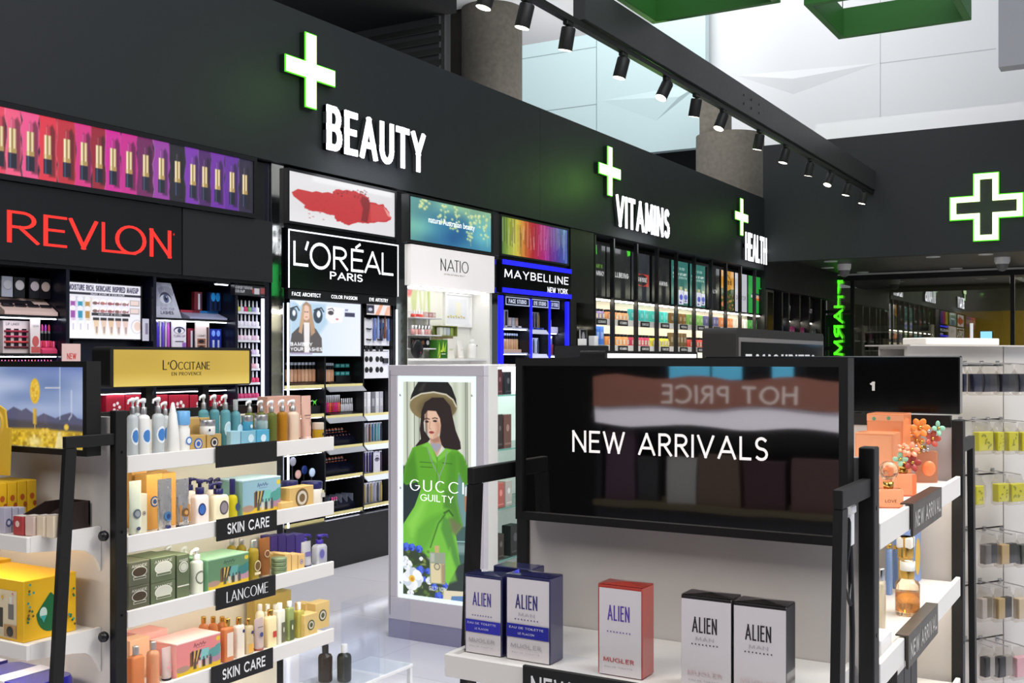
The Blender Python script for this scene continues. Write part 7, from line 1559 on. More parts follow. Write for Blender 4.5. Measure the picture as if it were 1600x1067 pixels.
hpanel(930, 947, 'dark header panel lettered PHARMACY in green and white, first over the vitamins shelves', lambda c: (c.text('PHARMACY', 4, 52, 44, 54, (220, 220, 220), pv=.2, sx=.7), c.text('SMART RX', 6, 44, 60, 68, (110, 170, 50), pv=.18, sx=.7), c.poly([(0, 92), (14, 88), (10, 110), (0, 110)], (70, 220, 40))), DK)
hpanel(949, 986, 'dark header panel lettered WELLBEING', lambda c: (c.text('WELLBEING', 8, 54, 46, 57, (225, 225, 225), pv=.2, sx=.7), c.poly([(52, 96), (60, 100), (60, 110), (50, 110)], (70, 220, 40))), DK)
hpanel(988, 1016, 'dark header panel with a red square and black oval logo', lambda c: (c.rect(8, 56, 34, 62, (196, 50, 36)), c.ell(34, 48, 18, 13, (26, 22, 24)), c.text('SWISSE', 20, 50, 44, 54, (230, 230, 230), pv=.18, sx=.8)), (34, 38, 46))
hpanel(1020, 1047, 'dark header panel lettered VITAMINS', lambda c: c.text('VITAMINS', 8, 52, 42, 52, (215, 215, 215), pv=.2, sx=.7), DK)
def grn(c):
    c.blend(np.clip(c.Y / 110, 0, 1) * .3, (40, 120, 110)); c.text('BABY & CO', 8, 46, 88, 94, (190, 220, 210), pv=.16); c.text('FRESH START', 6, 54, 74, 80, (235, 245, 240), pv=.2); c.text('SUPPLEMENTS', 6, 54, 66, 71, (190, 220, 210), pv=.16)
    for x, y, s_ in ((10, 6, 1), (26, 2, 1.2), (44, 6, 1)): c.rect(x, x + 14 * s_, y, y + 30 * s_, (226, 226, 240)); c.rect(x + 3, x + 11 * s_, y + 30 * s_, y + 37 * s_, (190, 190, 140)); c.ell(x + 7 * s_, y + 15 * s_, 6, 7, (90, 100, 200)); c.rect(x + 3, x + 10, y + 3, y + 7, (100, 90, 150))
hpanel(1050, 1076, 'teal lit header panel with white bottles, left one of the pair', grn, (52, 112, 104)); hpanel(1079, 1103, 'teal lit header panel with white bottles, right one of the pair', grn, (52, 112, 104))
hpanel(1105, 1125, 'dark header panel lettered HEALTH between teal and orange panels', lambda c: c.text('HEALTH', 14, 48, 42, 52, (200, 200, 200), pv=.2, sx=.7), DK)
def bee(c):
    c.rect(0, 60, 0, 60, (44, 70, 34)); c.poly([(0, 110), (60, 110), (60, 66), (30, 54), (0, 66)], (206, 146, 48)); c.line([(14, 72), (14, 84), (30, 98), (46, 84), (46, 72)], 2, (60, 40, 20)); c.text('BEES', 14, 48, 72, 82, (50, 34, 20), pv=.18)
    for q in range(40): c.ell(RNG.uniform(0, 60), RNG.uniform(4, 44), 4, 3, [(150, 90, 40), (96, 50, 30), (110, 120, 50), (190, 140, 70)][q % 4], .8)
    c.ell(8, 16, 8, 7, (206, 130, 90))
hpanel(1128, 1147.5, 'orange and green header panel with a honey badge', bee, (206, 146, 48))
hpanel(1149.5, 1168, 'pale grey header panel with small grey lettering', lambda c: c.text('DOCTOR', 6, 54, 34, 46, (130, 130, 140), pv=.16, sx=.8), (196, 196, 204))
hpanel(1170, 1191, 'bright green header panel with a round badge', lambda c: (c.blend(np.clip(1 - np.abs(c.X - 20) / 20, 0, 1) * .3, (90, 210, 110)), c.ell(32, 50, 22, 10, (20, 60, 70)), c.ell(44, 46, 12, 8, (206, 110, 50)), c.text('BEROCCA', 12, 50, 46, 54, (235, 240, 240), pv=.2, sx=.8)), (34, 150, 60))
# olive mirror pier and far bays
y0, y1 = u5.c + c + .01, 17.05
struct(MB().box(XU - .5, XU, y0, 17.45, 0, 2.7, UBLK).box(XU, XU + .004, y0 + .1, 17.42, .1, 2.66, DMIR), 'trim_6')
u6 = U(1222, 1284); t = u6.thing('wall_shelving', 'far dark wall shelving with pink goods beyond the mirror pier', 'wall unit'); a, c = -u6.w / 2, u6.w / 2
f6 = [u6.x(p) for p in (1222.5, 1233, 1250, 1265, 1283)]
MB().box(a, c, .5, .52, 0, 2.25, LITB).build('back_panel', t); MB().box(a, c, .15, .52, 2.25, 2.7, UBLK).build('header', t)
for x in f6: MB().box(x - .03, x + .03, 0, .498, 0, 2.7, UBLK).build('upright', t)
for i in range(4):
    for z in (1.98, 1.6): b = MB().box(f6[i] + .031, f6[i + 1] - .031, .05, .49, z - .03, z, SHELFW); o = b.build('shelf', t)
    MB().box(f6[i] + .05, f6[i + 1] - .05, .16, .2, 2.236, 2.2485, LEDW).build('led_strip', t)
    n = max(2, int((f6[i + 1] - f6[i]) / .17)); cc = [(90, 150, 220), (206, 60, 140), (200, 56, 130), (90, 100, 96)][i]
    for k in range(n):
        w = (f6[i + 1] - f6[i] - .08) / n; loc = (XU - .12, u6.c + f6[i] + .04 + w * (k + .5), 1.9805)
        if k == 0: o0 = solo(mk_pack(w * .9, .17, cc), 'supplement_pack', 'pack on the shelf of the %s far bay beyond the mirror pier' % bay[i], 'supplement', loc, R90, 'packs in the %s far bay' % bay[i])
        else: o = o0.copy(); COL.objects.link(o); o.location = loc
    xc = (f6[i] + f6[i + 1]) / 2; tt_ = thing('header_sign', 'dark header panel lettered PHARMACY over the %s far bay' % bay[i], 'sign', (XU - .14, u6.c + xc, 2.26), R90); hw = (f6[i + 1] - f6[i]) / 2 - .035
    MB().box(-hw, hw, 0, .009, 0, .43, UBLK).build('panel', tt_); text(MB(), 'PHARMACY', -hw * .8, hw * .8, .17, .25, -.0008, EM((150, 150, 150), .5), .2, .18, .14, .7).build('lettering', tt_)

# ================================================================ PICTURE STAND with the woman in green
YG_ = 5.07; A, B = aY(606.4, 900, YG_), aY(757, 900, YG_); gx0, gx1 = A.x, B.x; gw = (gx1 - gx0); Z = lambda py, px=606.4: aY(px, py, YG_).z
FRM = mat('pale_frame', (214, 208, 216), .4); LAV = mat('lavender_plinth', (150, 148, 178), .35)
t = thing('display_unit', 'white perfume display unit with lit picture of a woman in green', 'display unit', ((gx0 + gx1) / 2, YG_, 0)); cx = (gx0 + gx1) / 2; dep = 1.2
MB().box(-gw / 2, gw / 2, 0.004, dep, 0, .107, LAV).build('plinth', t)
zt = 1.562; X = lambda px: aY(px, 800, YG_).x - cx
b = MB()
for q in ((-gw / 2, gw / 2, .107, .235), (-gw / 2, gw / 2, zt - .06, zt), (-gw / 2, X(621), .235, zt - .06), (X(743.5), gw / 2, .235, zt - .06)): b.box(q[0], q[1], -.0, .04, q[2], q[3], FRM, .003)
b.build('front_frame', t)
MB().box(-gw / 2 + .012, -gw / 2 + .016, -.0012, 0, .13, zt - .03, C((120, 116, 124))).build('frame_groove', t)
MB().box(-gw / 2, gw / 2 - .3, .04, dep, .107, zt, WHT).build('carcass', t); MB().box(gw / 2 - .3, gw / 2, .04, .14, .107, zt, WHT).build('corner_post', t); MB().box(gw / 2 - .3, gw / 2, dep - .08, dep, .107, zt, WHT).build('corner_post', t)
MB().box(gw / 2 - .3, gw / 2, .14, dep - .08, zt - .01, zt, WHT).build('top', t); MB().box(gw / 2 - .28, gw / 2 - .02, .16, dep - .1, zt - .015, zt - .0105, mat('case_led', (255, 255, 255), emit=8, ecol=(240, 250, 250))).build('led_strip', t)
pan = thing('_', '', '')  # placeholder removed below
bpy.data.objects.remove(pan)
LB_ = MB().box(X(621), X(743.5), .006, .03, .235, zt - .06, mat('lit_border', (226, 240, 240), emit=.7, ecol=(222, 238, 238))); lb = LB_.build('lit_panel', t)
for px, py in ((625, 617), (737, 618), (625.5, 762), (625.5, 910)): q = aY(px, py, YG_); MB().lathe([(.006, 0), (.007, -.004), (0, -.006)], SILV, (q.x - cx, .006, q.z), 10, 'y').build('fixing', t)
x0, x1, z0, z1 = X(629.5), X(736), Z(927.5, 629.5), Z(596, 629.5)
cv = Cv(200, 560, (206, 212, 194)); K = lambda px, py: ((aY(px, py, YG_).x - cx - x0) / (x1 - x0) * 200, (aY(px, py, YG_).z - z0) / (z1 - z0) * 560)
Z6 = lambda x, y: K(610 + .2155 * x, 570 + .2155 * y); Z7 = lambda x, y: K(610 + .206 * x, 740 + .206 * y)
PZ = lambda f_, *p: [f_(*q) for q in p]
for x in range(90, 620, 34): cv.line(PZ(Z6, (x, 110), (x + 4, 760)), 7, (184, 190, 172) if (x // 34) % 2 else (226, 230, 214), .7, 4)
for x in (118, 170, 205, 540, 552): cv.line(PZ(Z6, (x, 110), (x + 3, 740)), 2.4, (90, 96, 84), .8)
cv.poly(PZ(Z6, (80, 730), (130, 740), (230, 900), (230, 1400), (80, 1400)), (34, 50, 52), 1, 3); cv.poly(PZ(Z6, (470, 800), (620, 740), (620, 1500), (470, 1500)), (112, 150, 150), 1, 3)
cv.poly(PZ(Z7, (480, 410), (620, 400), (620, 900), (500, 900)), (64, 96, 94), 1, 2); cv.line(PZ(Z7, (470, 515), (620, 520)), 3, (150, 190, 186)); cv.poly(PZ(Z7, (480, 530), (620, 540), (620, 610), (500, 610)), (150, 176, 174), .7, 6)
cv.ell(*Z6(306, 300), 172 * .2155 * 1.87, 115 * .2155 * 1.6, (134, 118, 80)); cv.ell(*Z6(330, 320), 130 * .2155 * 1.87, 90 * .2155 * 1.6, (96, 82, 56), .8, 0, 6)
cv.poly(PZ(Z6, (138, 270), (150, 220), (172, 170), (208, 110), (400, 110), (440, 165), (472, 250), (478, 310), (455, 262), (400, 220), (310, 202), (220, 212), (160, 245)), (24, 22, 22)); cv.line(PZ(Z6, (142, 262), (165, 240), (220, 212), (310, 200), (400, 218), (450, 256), (474, 305)), 4, (206, 200, 180)); cv.poly(PZ(Z6, (200, 190), (230, 140), (260, 130), (230, 195)), (70, 66, 62), .6, 3)
HAIR = (40, 26, 26)
cv.poly(PZ(Z6, (222, 340), (246, 275), (300, 240), (380, 240), (430, 300), (452, 400), (470, 480), (502, 560), (508, 612), (440, 634), (385, 604), (350, 560), (362, 440), (330, 340), (262, 332), (238, 420), (242, 480), (285, 540), (262, 570), (216, 604), (178, 590), (218, 540), (210, 470)), HAIR)
cv.poly(PZ(Z6, (285, 530), (352, 520), (370, 590), (332, 668), (284, 596)), (206, 160, 136)); cv.poly(PZ(Z6, (285, 540), (350, 520), (356, 560), (310, 570)), (160, 114, 96), .7, 3)
cv.poly(PZ(Z6, (244, 362), (270, 334), (326, 338), (356, 392), (362, 440), (356, 490), (330, 528), (302, 542), (284, 528), (258, 470), (246, 420)), (228, 188, 162)); cv.poly(PZ(Z6, (320, 400), (362, 430), (358, 490), (330, 528), (310, 530), (330, 470)), (190, 140, 116), .7, 6)
for x, y, w_ in ((262, 414, 13), (320, 410, 15)): cv.ell(*Z6(x, y), w_ * .4, 2.6, (40, 28, 30)); cv.line(PZ(Z6, (x - 18, y - 18), (x, y - 24), (x + 18, y - 17)), 2.4, (60, 38, 34))
cv.line(PZ(Z6, (284, 415), (278, 462), (290, 468)), 2, (170, 120, 100), .8); cv.ell(*Z6(295, 492), 7, 3.6, (170, 70, 74)); cv.line(PZ(Z6, (278, 491), (312, 492)), 1.2, (110, 40, 46)); cv.line(PZ(Z6, (258, 500), (256, 300), (300, 250)), 5, HAIR, .6, 3)
GD, GM, GLt = (58, 118, 30), (96, 168, 44), (132, 204, 76)
cv.poly(PZ(Z6, (158, 602), (270, 562), (300, 600), (335, 672), (398, 608), (482, 620), (524, 660), (572, 790), (562, 865), (528, 872), (492, 780), (482, 850), (476, 1000), (196, 1000), (216, 900), (190, 850), (112, 872), (88, 850), (98, 750)), GM); cv.poly(PZ(Z6, (170, 620), (188, 760), (196, 850), (112, 872), (90, 850), (110, 730)), GD, .55, 6); cv.poly(PZ(Z6, (486, 640), (540, 700), (572, 800), (560, 866), (528, 872), (492, 780)), GD, .5, 6); cv.poly(PZ(Z6, (420, 640), (482, 640), (480, 860), (440, 960), (400, 900)), GD, .4, 8)
cv.poly(PZ(Z6, (222, 590), (270, 562), (300, 600), (340, 720), (300, 690), (262, 600)), GLt, .8, 2); cv.poly(PZ(Z6, (398, 606), (440, 620), (400, 660), (345, 700), (338, 676)), GLt, .7, 2)
for p in (((212, 706), (306, 712)), ((372, 712), (442, 720)), ((216, 740), (300, 746))): cv.line(PZ(Z6, *p), 2.2, (50, 100, 30), .8)
cv.line(PZ(Z6, (265, 600), (290, 690), (350, 812)), 2.4, (140, 160, 150)); cv.line(PZ(Z6, (405, 630), (390, 720), (350, 812), (352, 880)), 2.4, (140, 160, 150)); cv.poly(PZ(Z6, (290, 570), (362, 574), (360, 602), (330, 640), (292, 596)), (150, 160, 180), .8, 2); cv.line(PZ(Z6, (335, 672), (332, 950)), 1.6, (60, 120, 30), .7)
cv.poly(PZ(Z6, (536, 890), (566, 870), (566, 950), (536, 956)), (220, 226, 230)); cv.poly(PZ(Z6, (530, 955), (566, 950), (560, 1060), (536, 1067)), (170, 120, 96))
cv.poly(PZ(Z7, (225, 125), (478, 125), (502, 230), (542, 400), (492, 464), (524, 690), (500, 812), (420, 842), (300, 640), (180, 620), (92, 530), (92, 388), (180, 250)), (116, 192, 62))
cv.poly(PZ(Z7, (400, 120), (478, 125), (502, 230), (542, 400), (492, 464), (440, 350), (470, 320), (450, 280), (400, 260)), (72, 124, 46), .8, 6); cv.poly(PZ(Z7, (440, 330), (542, 400), (490, 466), (450, 440)), (118, 112, 84), .8, 5)
cv.poly(PZ(Z7, (200, 420), (300, 330), (420, 282), (470, 300), (468, 322), (410, 316), (350, 380), (310, 500), (250, 600), (180, 580)), (84, 156, 46), .6, 8); cv.poly(PZ(Z7, (395, 320), (440, 350), (528, 700), (515, 760), (440, 590), (380, 420)), (78, 140, 56), .85, 4); cv.line(PZ(Z7, (410, 312), (360, 380), (300, 560)), 3, (40, 84, 26), .8, 2); cv.line(PZ(Z7, (405, 300), (440, 280), (470, 320)), 4, (30, 60, 24), .8, 2); cv.poly(PZ(Z7, (120, 380), (230, 200), (290, 170), (250, 300), (160, 480)), (150, 220, 92), .6, 10)
cv.poly(PZ(Z7, (440, 830), (510, 700), (620, 650), (620, 900), (420, 890)), (44, 58, 54), 1, 2); cv.poly(PZ(Z7, (450, 560), (500, 812), (420, 842), (400, 700)), (130, 206, 70), .7, 4); cv.poly(PZ(Z7, (380, 884), (620, 900), (620, 1000), (340, 1000)), (226, 214, 186)); cv.poly(PZ(Z7, (460, 930), (560, 930), (560, 990), (450, 985)), (90, 130, 180))
cv.poly(PZ(Z7, (80, 560), (220, 570), (300, 660), (400, 850), (380, 1000), (80, 1000)), (50, 66, 40), 1, 5)
for q in range(90): x, y = RNG.uniform(85, 380), RNG.uniform(580, 960); cv.ell(*Z7(x, y), RNG.uniform(3, 7), RNG.uniform(2, 5), [(96, 128, 50), (60, 90, 40), (140, 160, 80), (40, 60, 50)][q % 4], .8, RNG.uniform(0, 3), 1.2)
for x, y, r_ in ((115, 555, 25), (160, 558, 22), (214, 572, 22), (222, 732, 26), (280, 740, 18), (250, 800, 16), (410, 850, 18), (362, 932, 26), (330, 860, 20)):
    for q in range(5): cv.ell(*Z7(x + r_ * .6 * math.cos(q * 1.26), y + r_ * .6 * math.sin(q * 1.26)), r_ * .26, r_ * .26, [(46, 80, 200), (80, 110, 226), (36, 50, 150)][q % 3])
for x, y, r_ in ((125, 690, 36), (110, 650, 24), (165, 798, 74), (292, 812, 26), (150, 904, 24), (230, 646, 14)):
    for q in range(9): cv.ell(*Z7(x + r_ * .62 * math.cos(q * .7), y + r_ * .62 * math.sin(q * .7)), r_ * .2, r_ * .17, [(236, 240, 244), (206, 216, 226), (248, 250, 250)][q % 3], 1, q * .7)
cv.ell(*Z7(160, 796), 9, 9, (236, 190, 60)); cv.ell(*Z7(163, 800), 5, 5, (206, 150, 40))
cv.poly(PZ(Z7, (294, 596), (412, 602), (412, 842), (296, 832)), (150, 160, 140)); cv.poly(PZ(Z7, (302, 680), (404, 686), (404, 834), (304, 826)), (222, 208, 166)); cv.poly(PZ(Z7, (380, 684), (410, 690), (410, 838), (384, 834)), (150, 130, 96), .8, 3); cv.ell(*Z7(350, 706), 9, 9, (110, 110, 100)); cv.ell(*Z7(350, 706), 6.5, 6.5, (206, 196, 160)); cv.poly(PZ(Z7, (330, 546), (368, 548), (366, 602), (332, 600)), (196, 170, 116)); cv.poly(PZ(Z7, (300, 604), (330, 606), (330, 670), (302, 668)), (200, 206, 196), .6, 2)
P0, P1 = Z7(290, 884), Z7(408, 866); cv.text('GUILTY NOT', P0[0], P1[0], P0[1], P1[1], (230, 236, 240), pv=.16)
cv.build('lit_picture', lb, x0, x1, z0, z1, .003, LIT)
LW = EM((240, 244, 240), 1)
for ch, a0, a1 in (('G', 140, 208), ('U', 236, 300), ('C', 325, 388), ('C', 420, 490), ('I', 519, 533)):
    b = MB(); q0, q1 = aY(610 + .2155 * a0, 768, YG_), aY(610 + .2155 * a1, 768, YG_); zb0, zt0 = Z(766, 641), Z(748.5, 641)
    for q in fitg(ch, q0.x - cx, q1.x - cx, zb0, zt0, .14, .06): b.flat(q, .0015, LW)
    b.build('letter', lb)
spell(lb, 'GUILTY', aY(656.5, 780, YG_).x - cx, aY(708, 780, YG_).x - cx, Z(782, 656), Z(771.5, 656), .0015, LW, .12, .1, .2)
zsh = [Z(617, 785) if False else z_ for z_ in (1.396, 1.092, .762, .472)]
for i, z in enumerate(zsh):
    o = MB().box(gw / 2 - .295, gw / 2 - .002, .142, dep - .082, z - .008, z, clearmat('shelf_glass', (226, 240, 236), .06)).build('glass_shelf', t); MB().box(gw / 2 - .002, gw / 2, .142, dep - .082, z - .008, z, GLASSG).build('green_edge', o)
XG = gx1 - .02
for i, (p0, p1, py, k_, c1, lab) in enumerate(((777, 785, 577, 0, (96, 50, 56), 'dark red perfume box on the top glass shelf beside the picture of the woman'), (789, 799, 581, 0, (40, 44, 50), 'dark grey perfume box right of the dark red one, top glass shelf'), (777, 785.5, 648, 1, (60, 50, 50), 'dark floral perfume box on the second glass shelf, nearer one'), (787.5, 799, 648, 1, (120, 84, 76), 'pinkish floral perfume box on the second glass shelf, farther one'), (777, 788, 756, 2, (206, 110, 100), 'coral perfume box on the third glass shelf'), (790, 800, 752, 2, (206, 200, 190), 'white perfume box with dark red dot on the third glass shelf'), (778, 787.5, 836, 3, (64, 54, 46), 'black and gold perfume box on the lowest glass shelf'), (798, 812, 822, 3, (40, 44, 44), 'black perfume box behind the screen edge on the lowest glass shelf'))):
    A, B = aX(p0, py, XG), aX(p1, py, XG); carton('perfume_box', lab, (XG - .03, (A.y + B.y) / 2, zsh[k_] + .0005), R90, B.y - A.y, .06, A.z - zsh[k_], c1, [('e', 0, .6, .2, .25, tuple(min(255, v + 60) for v in c1)), ('r', -.4, .4, .1, .16, tuple(min(255, v + 40) for v in c1))], cat='perfume box')

# ================================================================ FAR HEADERS behind the screen
def cabinet(px0, px1, X, dep, label, zt, zb, pyl):
    A, B = aX(px0, 560, X), aX(px1, 560, X); t = thing('header_cabinet', label, 'display stand', (X, (A.y + B.y) / 2, 0), R90); w = (B.y - A.y) / 2
    MB().box(-w, w, .02, dep - .02, 0, zb, C((216, 212, 208), .45)).build('carcass', t); return t, w
t, w = cabinet(1150, 1287, -1.8, .175, 'display stand topped by a rounded black header lettered FAVOURITES', 1.752, 1.45, 0)
MB().prism([(x, z + 1.602) for x, z in rrect(2 * w, .3, .03, 5)], 'y', 0, .175, mat('dark_header_shell', (44, 41, 40), .45)).build('header_shell', t)
MB().box(-w + .035, w - .035, -.006, -.0005, 1.47, 1.705, mat('silver_trim', (176, 170, 168), .3, .6)).build('silver_trim', t); MB().box(-w + .055, w - .055, -.0095, -.0065, 1.47, 1.683, BLKG).build('black_face', t)
spell(t, 'FAVOURITES', -w * .86, w * .72, 1.5, 1.622, -.0102, PRINTW, .24, .2, .12, .7)
t, w = cabinet(945, 1090, -2.37, .14, 'display stand topped by a black framed white lit header, left of the rounded black one', 1.638, 1.5, 0)
MB().prism([(x, z + 1.57) for x, z in rrect(2 * w, .138, .016, 5)], 'y', 0, .14, BLK).build('header_frame', t); MB().box(-w + .03, w - .03, -.004, 0, 1.515, 1.625, EM((240, 236, 236), .95)).build('lit_face', t)

# ================================================================ RIGHT HAND SLAT WALL with hanging packs
da = math.radians(31.9); dv = Vector((math.sin(da), math.cos(da), 0)); nv = Vector((dv.y, -dv.x, 0)); rz = math.atan2(dv.y, dv.x)
P0 = Vector((-.692, 3.628, 0)); PW = lambda px, off=0.: (lambda r: (lambda o: ((o.cross(Vector((r[0], r[1], 0))).z) / (Vector((r[0], r[1], 0)).cross(dv).z)))(P0 + nv * off))(ray(px))
def rp(px, py, off):
    """distance along the slat wall and height of a photo point on a plane 'off' in front of it"""
    r = ray(px, py); o = P0 + nv * off; den = r[0] * dv.y - r[1] * dv.x; T = (o.x * dv.y - o.y * dv.x) / den; q = Vector((r[0] * T, r[1] * T, 0)) - o; return q.dot(dv), EYE + r[2] * T
t = thing('slat_wall', 'white slat wall stand with hanging film packs at the right edge', 'display stand', P0, rz); SLW = mat('slat_white', (214, 208, 200), .5)
s_end = rp(1567, 600, 0)[0]; L_ = 2.6; ztop = rp(1500, 541, 0)[1]
zsl = [rp(1540, py, 0)[1] for py in (572, 657, 742, 826.5, 912, 998)] ; zsl += [zsl[-1] - .186, zsl[-1] - .372]
zz_ = [ztop] + zsl + [.02]
for i in range(len(zz_) - 1): MB().box(0, s_end, 0, .12, zz_[i + 1] + (.006 if i < len(zz_) - 2 else 0), zz_[i], SLW).build('slat', t)
MB().box(0, s_end, .012, .115, .03, ztop - .01, BLKP).build('slat_core', t)
MB().box(s_end + .002, L_, -.003, .12, .02, ztop, mat('side_panel_white', (206, 202, 197), .5)).build('side_panel', t); MB().box(-.02, L_, -.03, .16, ztop, ztop + .004, SLW).build('top_board', t)
A, B = rp(1455, 530, 0), rp(1570, 530, 0)
solo(MB().box(A[0], B[0], .02, .12, 0, rp(1500, 528, 0)[1] - ztop - .004, WHT, .003), 'white_block', 'low white block lying on top of the slat wall', 'block', P0 + Vector((0, 0, ztop + .0045)), rz)
q = aY(1541, 522, 9.0); t2 = thing('monitor', 'small blue lit monitor standing far behind the slat wall', 'monitor', (q.x, 9.0, 0)); zz0 = aY(1541, 528, 9).z; zz1 = aY(1541, 517, 9).z; hw = 9 * 17 / F / 2
MB().box(-hw, hw, 0, .03, zz0 - .06, zz1, BLKP, .003).build('housing', t2); MB().box(-hw + .004, hw - .004, -.002, 0, zz0 - .05, zz1 - .004, EM((120, 180, 226), .9)).build('lit_screen', t2); MB().box(-.02, .02, .01, .03, .9, zz0 - .05, BLKP).build('neck', t2); MB().box(-.12, .12, -.05, .1, .88, .9, BLKP).build('foot', t2)
q = aY(1518, 515, 8.9); MBs = MB().lathe([(.012, 0), (.012, aY(1518, 505, 8.9).z - .88)], WHT2, seg=10)
solo(MBs, 'post', 'thin white post standing left of the blue monitor', 'post', (q.x, 8.9, .88)); 
solo(MB().box(q.x - .3, q.x + 1.6, 8.6, 9.4, 0, .879, WHT, .005), 'counter', 'white counter under the blue monitor beyond the slat wall', 'counter')
FILM = clearmat('bag_film', (247, 245, 242), .02, .22)
def pack(px0, px1, pt, pb, off, cols, label, group=None, kind=0):
    s0, za = rp(px0, pt, off); s1, _ = rp(px1, pt, off); zb = rp((px0 + px1) / 2, pb, off)[1]; w, h = s1 - s0, za - zb; sc = (s0 + s1) / 2
    base = P0 + nv * off + dv * sc; tp = thing('hanging_pack', label, 'film pack', (base.x, base.y, zb), rz, group); d_ = .024
    b = MB(); n = len(cols)
    for i, cc in enumerate(cols): b.box(-w * .44 + w * .88 * i / n, -w * .44 + w * .88 * (i + 1) / n - (.002 if i < n - 1 else 0), -d_ * (.5 - .16 * i), d_ * .5, h * .06, h * .97, C(cc, .35), .002)
    b.build('contents', tp)
    if kind == 1:
        p_ = MB(); r = np.random.RandomState(int(px0 * 7) % 999)
        for q in range(7): p_.ell(r.uniform(-.3, .3) * w, r.uniform(.2, .85) * h, w * .09, w * .05, -d_ * .5 - .0006, C((150, 150, 40)), 10, r.uniform(0, 3))
        p_.build('printed_pattern', tp)
    R = []
    for z, ww, dd in ((-h * .12, .46, .004), (-.002, .475, .03), (h * .5, .48, .036), (h, .475, .03), (h * 1.2, .47, .008), (h * 1.42, .45, .003)):
        R.append([(x + .0012 * math.sin(z * 90 + x * 60), y + .003 * math.sin(x * 120 + z * 50), z) for x, y in rrect(2 * w * ww, max(dd, .0035), .0016, 2)])
    MB().loft(R, FILM).build('film_bag', tp)
    MB().tube([(0, off - .001, h * 1.5), (0, .01, h * 1.47), (0, -.02, h * 1.44)], .0022, SILV, 6).box(-.008, .008, off - .0035, off - .0005, h * 1.38, h * 1.62, clearmat('hook_plate', (230, 230, 230), .1)).build('hook', tp)
BLKC = [(30, 30, 44), (44, 42, 46)]
for i, (a0, a1) in enumerate(((1500, 1507), (1515, 1530), (1531, 1555), (1559, 1585), (1587, 1602))): pack(a0, a1, 583, 614, .09 + .006 * (i % 2), BLKC if i > 1 else [(26, 28, 52)], 'black film pack in the top slat wall row, %s' % ['mostly hidden by the black screen', 'second from left', 'third from left', 'fourth from left', 'at the picture edge'][i])
for i, (a0, a1) in enumerate(((1523, 1549), (1554, 1565), (1571, 1588), (1592, 1612))): pack(a0, a1, 674, 706, .09 + .006 * (i % 2), [(206, 200, 56)], 'yellow patterned film pack in the upper yellow row, %s' % ['leftmost', 'narrow one second from left', 'third from left', 'at the picture edge'][i], None, 1)
for i, (a0, a1) in enumerate(((1520, 1534), (1554, 1573), (1575, 1598))): pack(a0, a1, 758 - 3 * (i > 0), 790 - 5 * (i > 0), .09 + .006 * (i % 2), [(206, 200, 56)], 'yellow patterned film pack in the lower yellow row, %s' % ['leftmost, cut by the black leg', 'middle', 'rightmost'][i], None, 1)
for i, (a0, a1, cc) in enumerate(((1534, 1557, [(110, 104, 104), (50, 48, 48)]), (1559, 1588, [(186, 160, 116), (44, 42, 40)]), (1590, 1612, [(70, 74, 68)]))): pack(a0, a1, 850, 882, .09, cc, 'film pack in the grey and gold row, %s' % ['grey one on the left', 'gold and black one in the middle', 'dark green one at the picture edge'][i])
for i, (a0, a1, cc) in enumerate(((1529, 1549, [(176, 166, 160), (110, 100, 76)]), (1554, 1580, [(180, 156, 110), (52, 48, 44)]), (1586, 1610, [(206, 188, 160)]))): pack(a0, a1, 934, 967, .09, cc, 'film pack in the tan row, %s' % ['grey and olive one on the left', 'tan and black one in the middle', 'beige one at the picture edge'][i])
for i, (a0, a1, cc) in enumerate(((1534, 1553, [(36, 34, 36), (160, 154, 148)]), (1555, 1581, [(30, 28, 30), (150, 144, 138)]), (1583, 1606, [(226, 176, 186)]))): pack(a0, a1, 1026, 1058, .09, cc, 'film pack in the lowest row in view, %s' % ['black and grey one on the left', 'black and grey one in the middle', 'pink one on the right'][i])

# ================================================================ PROMOTION STAND behind the camera, seen mirrored in the dark screen
YS = 1.971; YV = 5.14; YR = 2 * YS - YV
V = lambda px, py: aY(px, py, YV)
A, B = V(928, 600), V(1420, 600); cx = (A.x + B.x) / 2; hw = (B.x - A.x) / 2
t = thing('promotion_stand', 'brown promotion stand lettered HOT PRICE, seen mirrored in the dark screen', 'display stand', (cx, YR, 0), math.pi)
zB1, zB0, zW0 = V(1120, 590).z, V(1120, 637).z, V(1120, 668).z
def wavy(z0, z1, y0, y1, m, ph):
    n = 24; top = [(-hw + 2 * hw * i / n, z1 + .012 * math.sin(i * .9 + ph)) for i in range(n + 1)]; bot = [(-hw + 2 * hw * i / n, z0 + .01 * math.sin(i * .7 + ph * 2)) for i in range(n, -1, -1)]
    return MB().prism(top + bot, 'y', y0, y1, m)
wavy(zB0, zB1, .0, .012, mat('brown_banner', (128, 84, 70), .6), .4).build('brown_banner', t); wavy(zW0, zB0 + .02, .013, .03, mat('white_cloth', (236, 232, 240), .6), 1.4).build('white_cloth', t)
MB().box(-hw, hw, .3, .32, 0, zB0, UBLK).build('back_board', t); MB().box(-hw, hw, .0, .3, .84, .868, mat('olive_shelf', (60, 53, 34), .6)).build('shelf', t); MB().box(-hw, hw, .02, .3, 0, .838, UBLK).build('base', t)
for x in (-hw, hw - .03): MB().box(x, x + .03, .031, .299, .868, zB0, UBLK).build('side_board', t)
k = lambda px: -(V(px, 600).x - cx)
spell(t, 'HOT PRICE', k(1247), k(1034), V(1247, 633).z, V(1247, 603).z, -.0012, C((206, 190, 184)), .16, .14, .2)
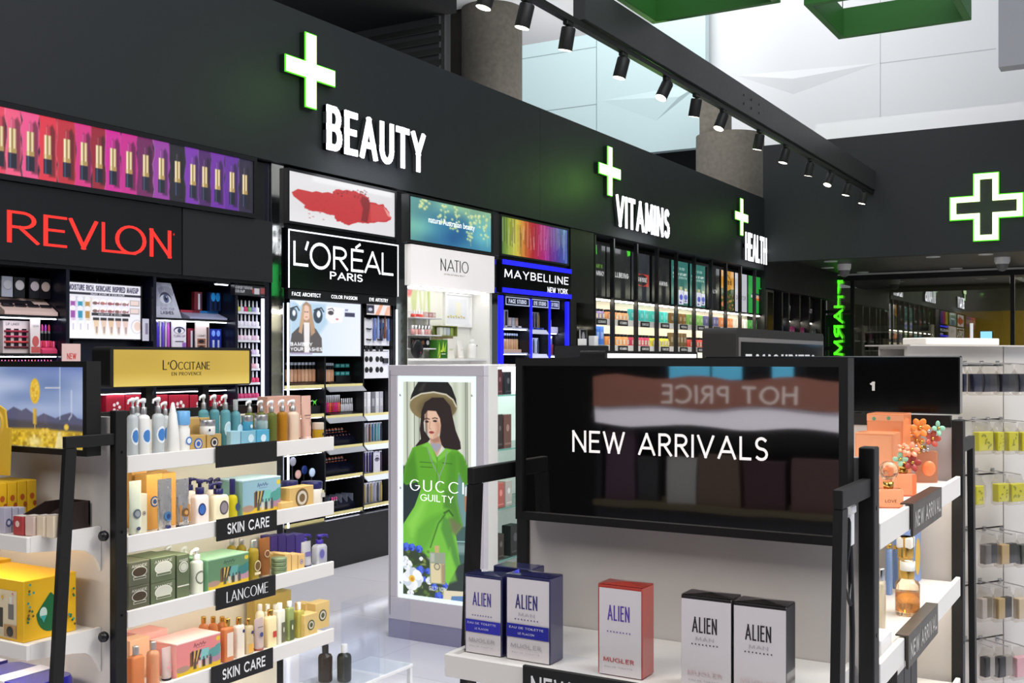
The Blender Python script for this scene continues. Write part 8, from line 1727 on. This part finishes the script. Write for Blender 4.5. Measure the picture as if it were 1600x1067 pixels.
for i, (p0, p1, pt, cc, lab) in enumerate(((940, 985, 672, (56, 40, 52), 'purple box'), (990, 1022, 716, (34, 34, 36), 'dark grey box'), (1036, 1082, 716, (120, 118, 116), 'white box'), (1085, 1150, 712, (72, 58, 48), 'beige box'), (1156, 1222, 722, (46, 26, 32), 'wine red box'), (1232, 1310, 720, (66, 46, 44), 'pinkish box'))):
    A, B = V(p0, 700), V(p1, 700); carton('perfume_box', lab + ' on the promotion stand mirrored in the dark screen', ((A.x + B.x) / 2, YR - .08, .8685), math.pi, abs(B.x - A.x), .06, V((p0 + p1) / 2, pt).z - .8685, cc, cat='perfume box')
t = thing('hanging_poster', 'bright blue poster pair over the promotion stand, mirrored at the top of the dark screen', 'poster', (cx, YR - .5, 0), math.pi)
b = MB(); kz = lambda py: aY(1100, py, YV + .5).z; kx_ = lambda px: -(aY(px, 580, YV + .5).x - cx)
CY = mat('cyan_print', (90, 180, 216), .4, emit=.35, ecol=(90, 180, 216))
for p0, p1 in ((1046, 1108), (1112, 1160), (1206, 1240)): MB().box(kx_(p1), kx_(p0), 0, .01, kz(592), kz(540), CY).build('poster_sheet', t)
MB().box(kx_(1260), kx_(1030), .011, .03, 0, kz(540), UBLK).build('support', t)
light('banner_fill', 'SPOT', (cx, YR + 1.3, 3.2), 160, (1, .96, .95), (cx, YR, 1.35), .1, angle=50)  # unseen spot added to brighten the banner in its mirror image

# ================================================================ right hand wall, seen only in the mirrors
t = thing('wall_shelving', 'lit shelving with green panel and white lettering, reflected in the narrow mirrors', 'wall unit', (3.5, 15.6, 0), -R90)
MB().box(-1.2, 1.2, .3, .35, 0, 4.6, UBLK).build('back_panel', t); MB().box(-1.2, 1.2, 0, .3, 2.5, 2.75, UBLK).build('canopy', t); MB().box(-1.2, 1.2, .1, .299, 4.7, 5.6, WHT).build('white_bulkhead', t)
for x in (-1.2, -.4, .4, 1.17): MB().box(x, x + .03, 0, .299, 0, 2.499, UBLK).build('upright', t)
MB().box(-1.15, 1.15, .28, .298, .2, 2.45, LITB).build('lit_panel', t)
for z in (.9, 1.3, 1.75, 2.1):
    for x in (-1.169, -.369, .431): MB().box(x, x + .738, .03, .27, z, z + .02, SHELFW).build('shelf', t)
MB().box(-1.1, 1.1, .03, .06, 2.47, 2.499, LEDW).build('led_strip', t)
for i, x in enumerate((-.75, .05)): MB().box(x - .3, x + .3, .25, .299, 2.8, 3.4, EM((40, 150, 70), .8)).build('green_panel', t)
spell(t, 'PHARMACY', -1.1, 1.1, 3.6, 4.15, .298, WGLOW, .2, .17, .13)
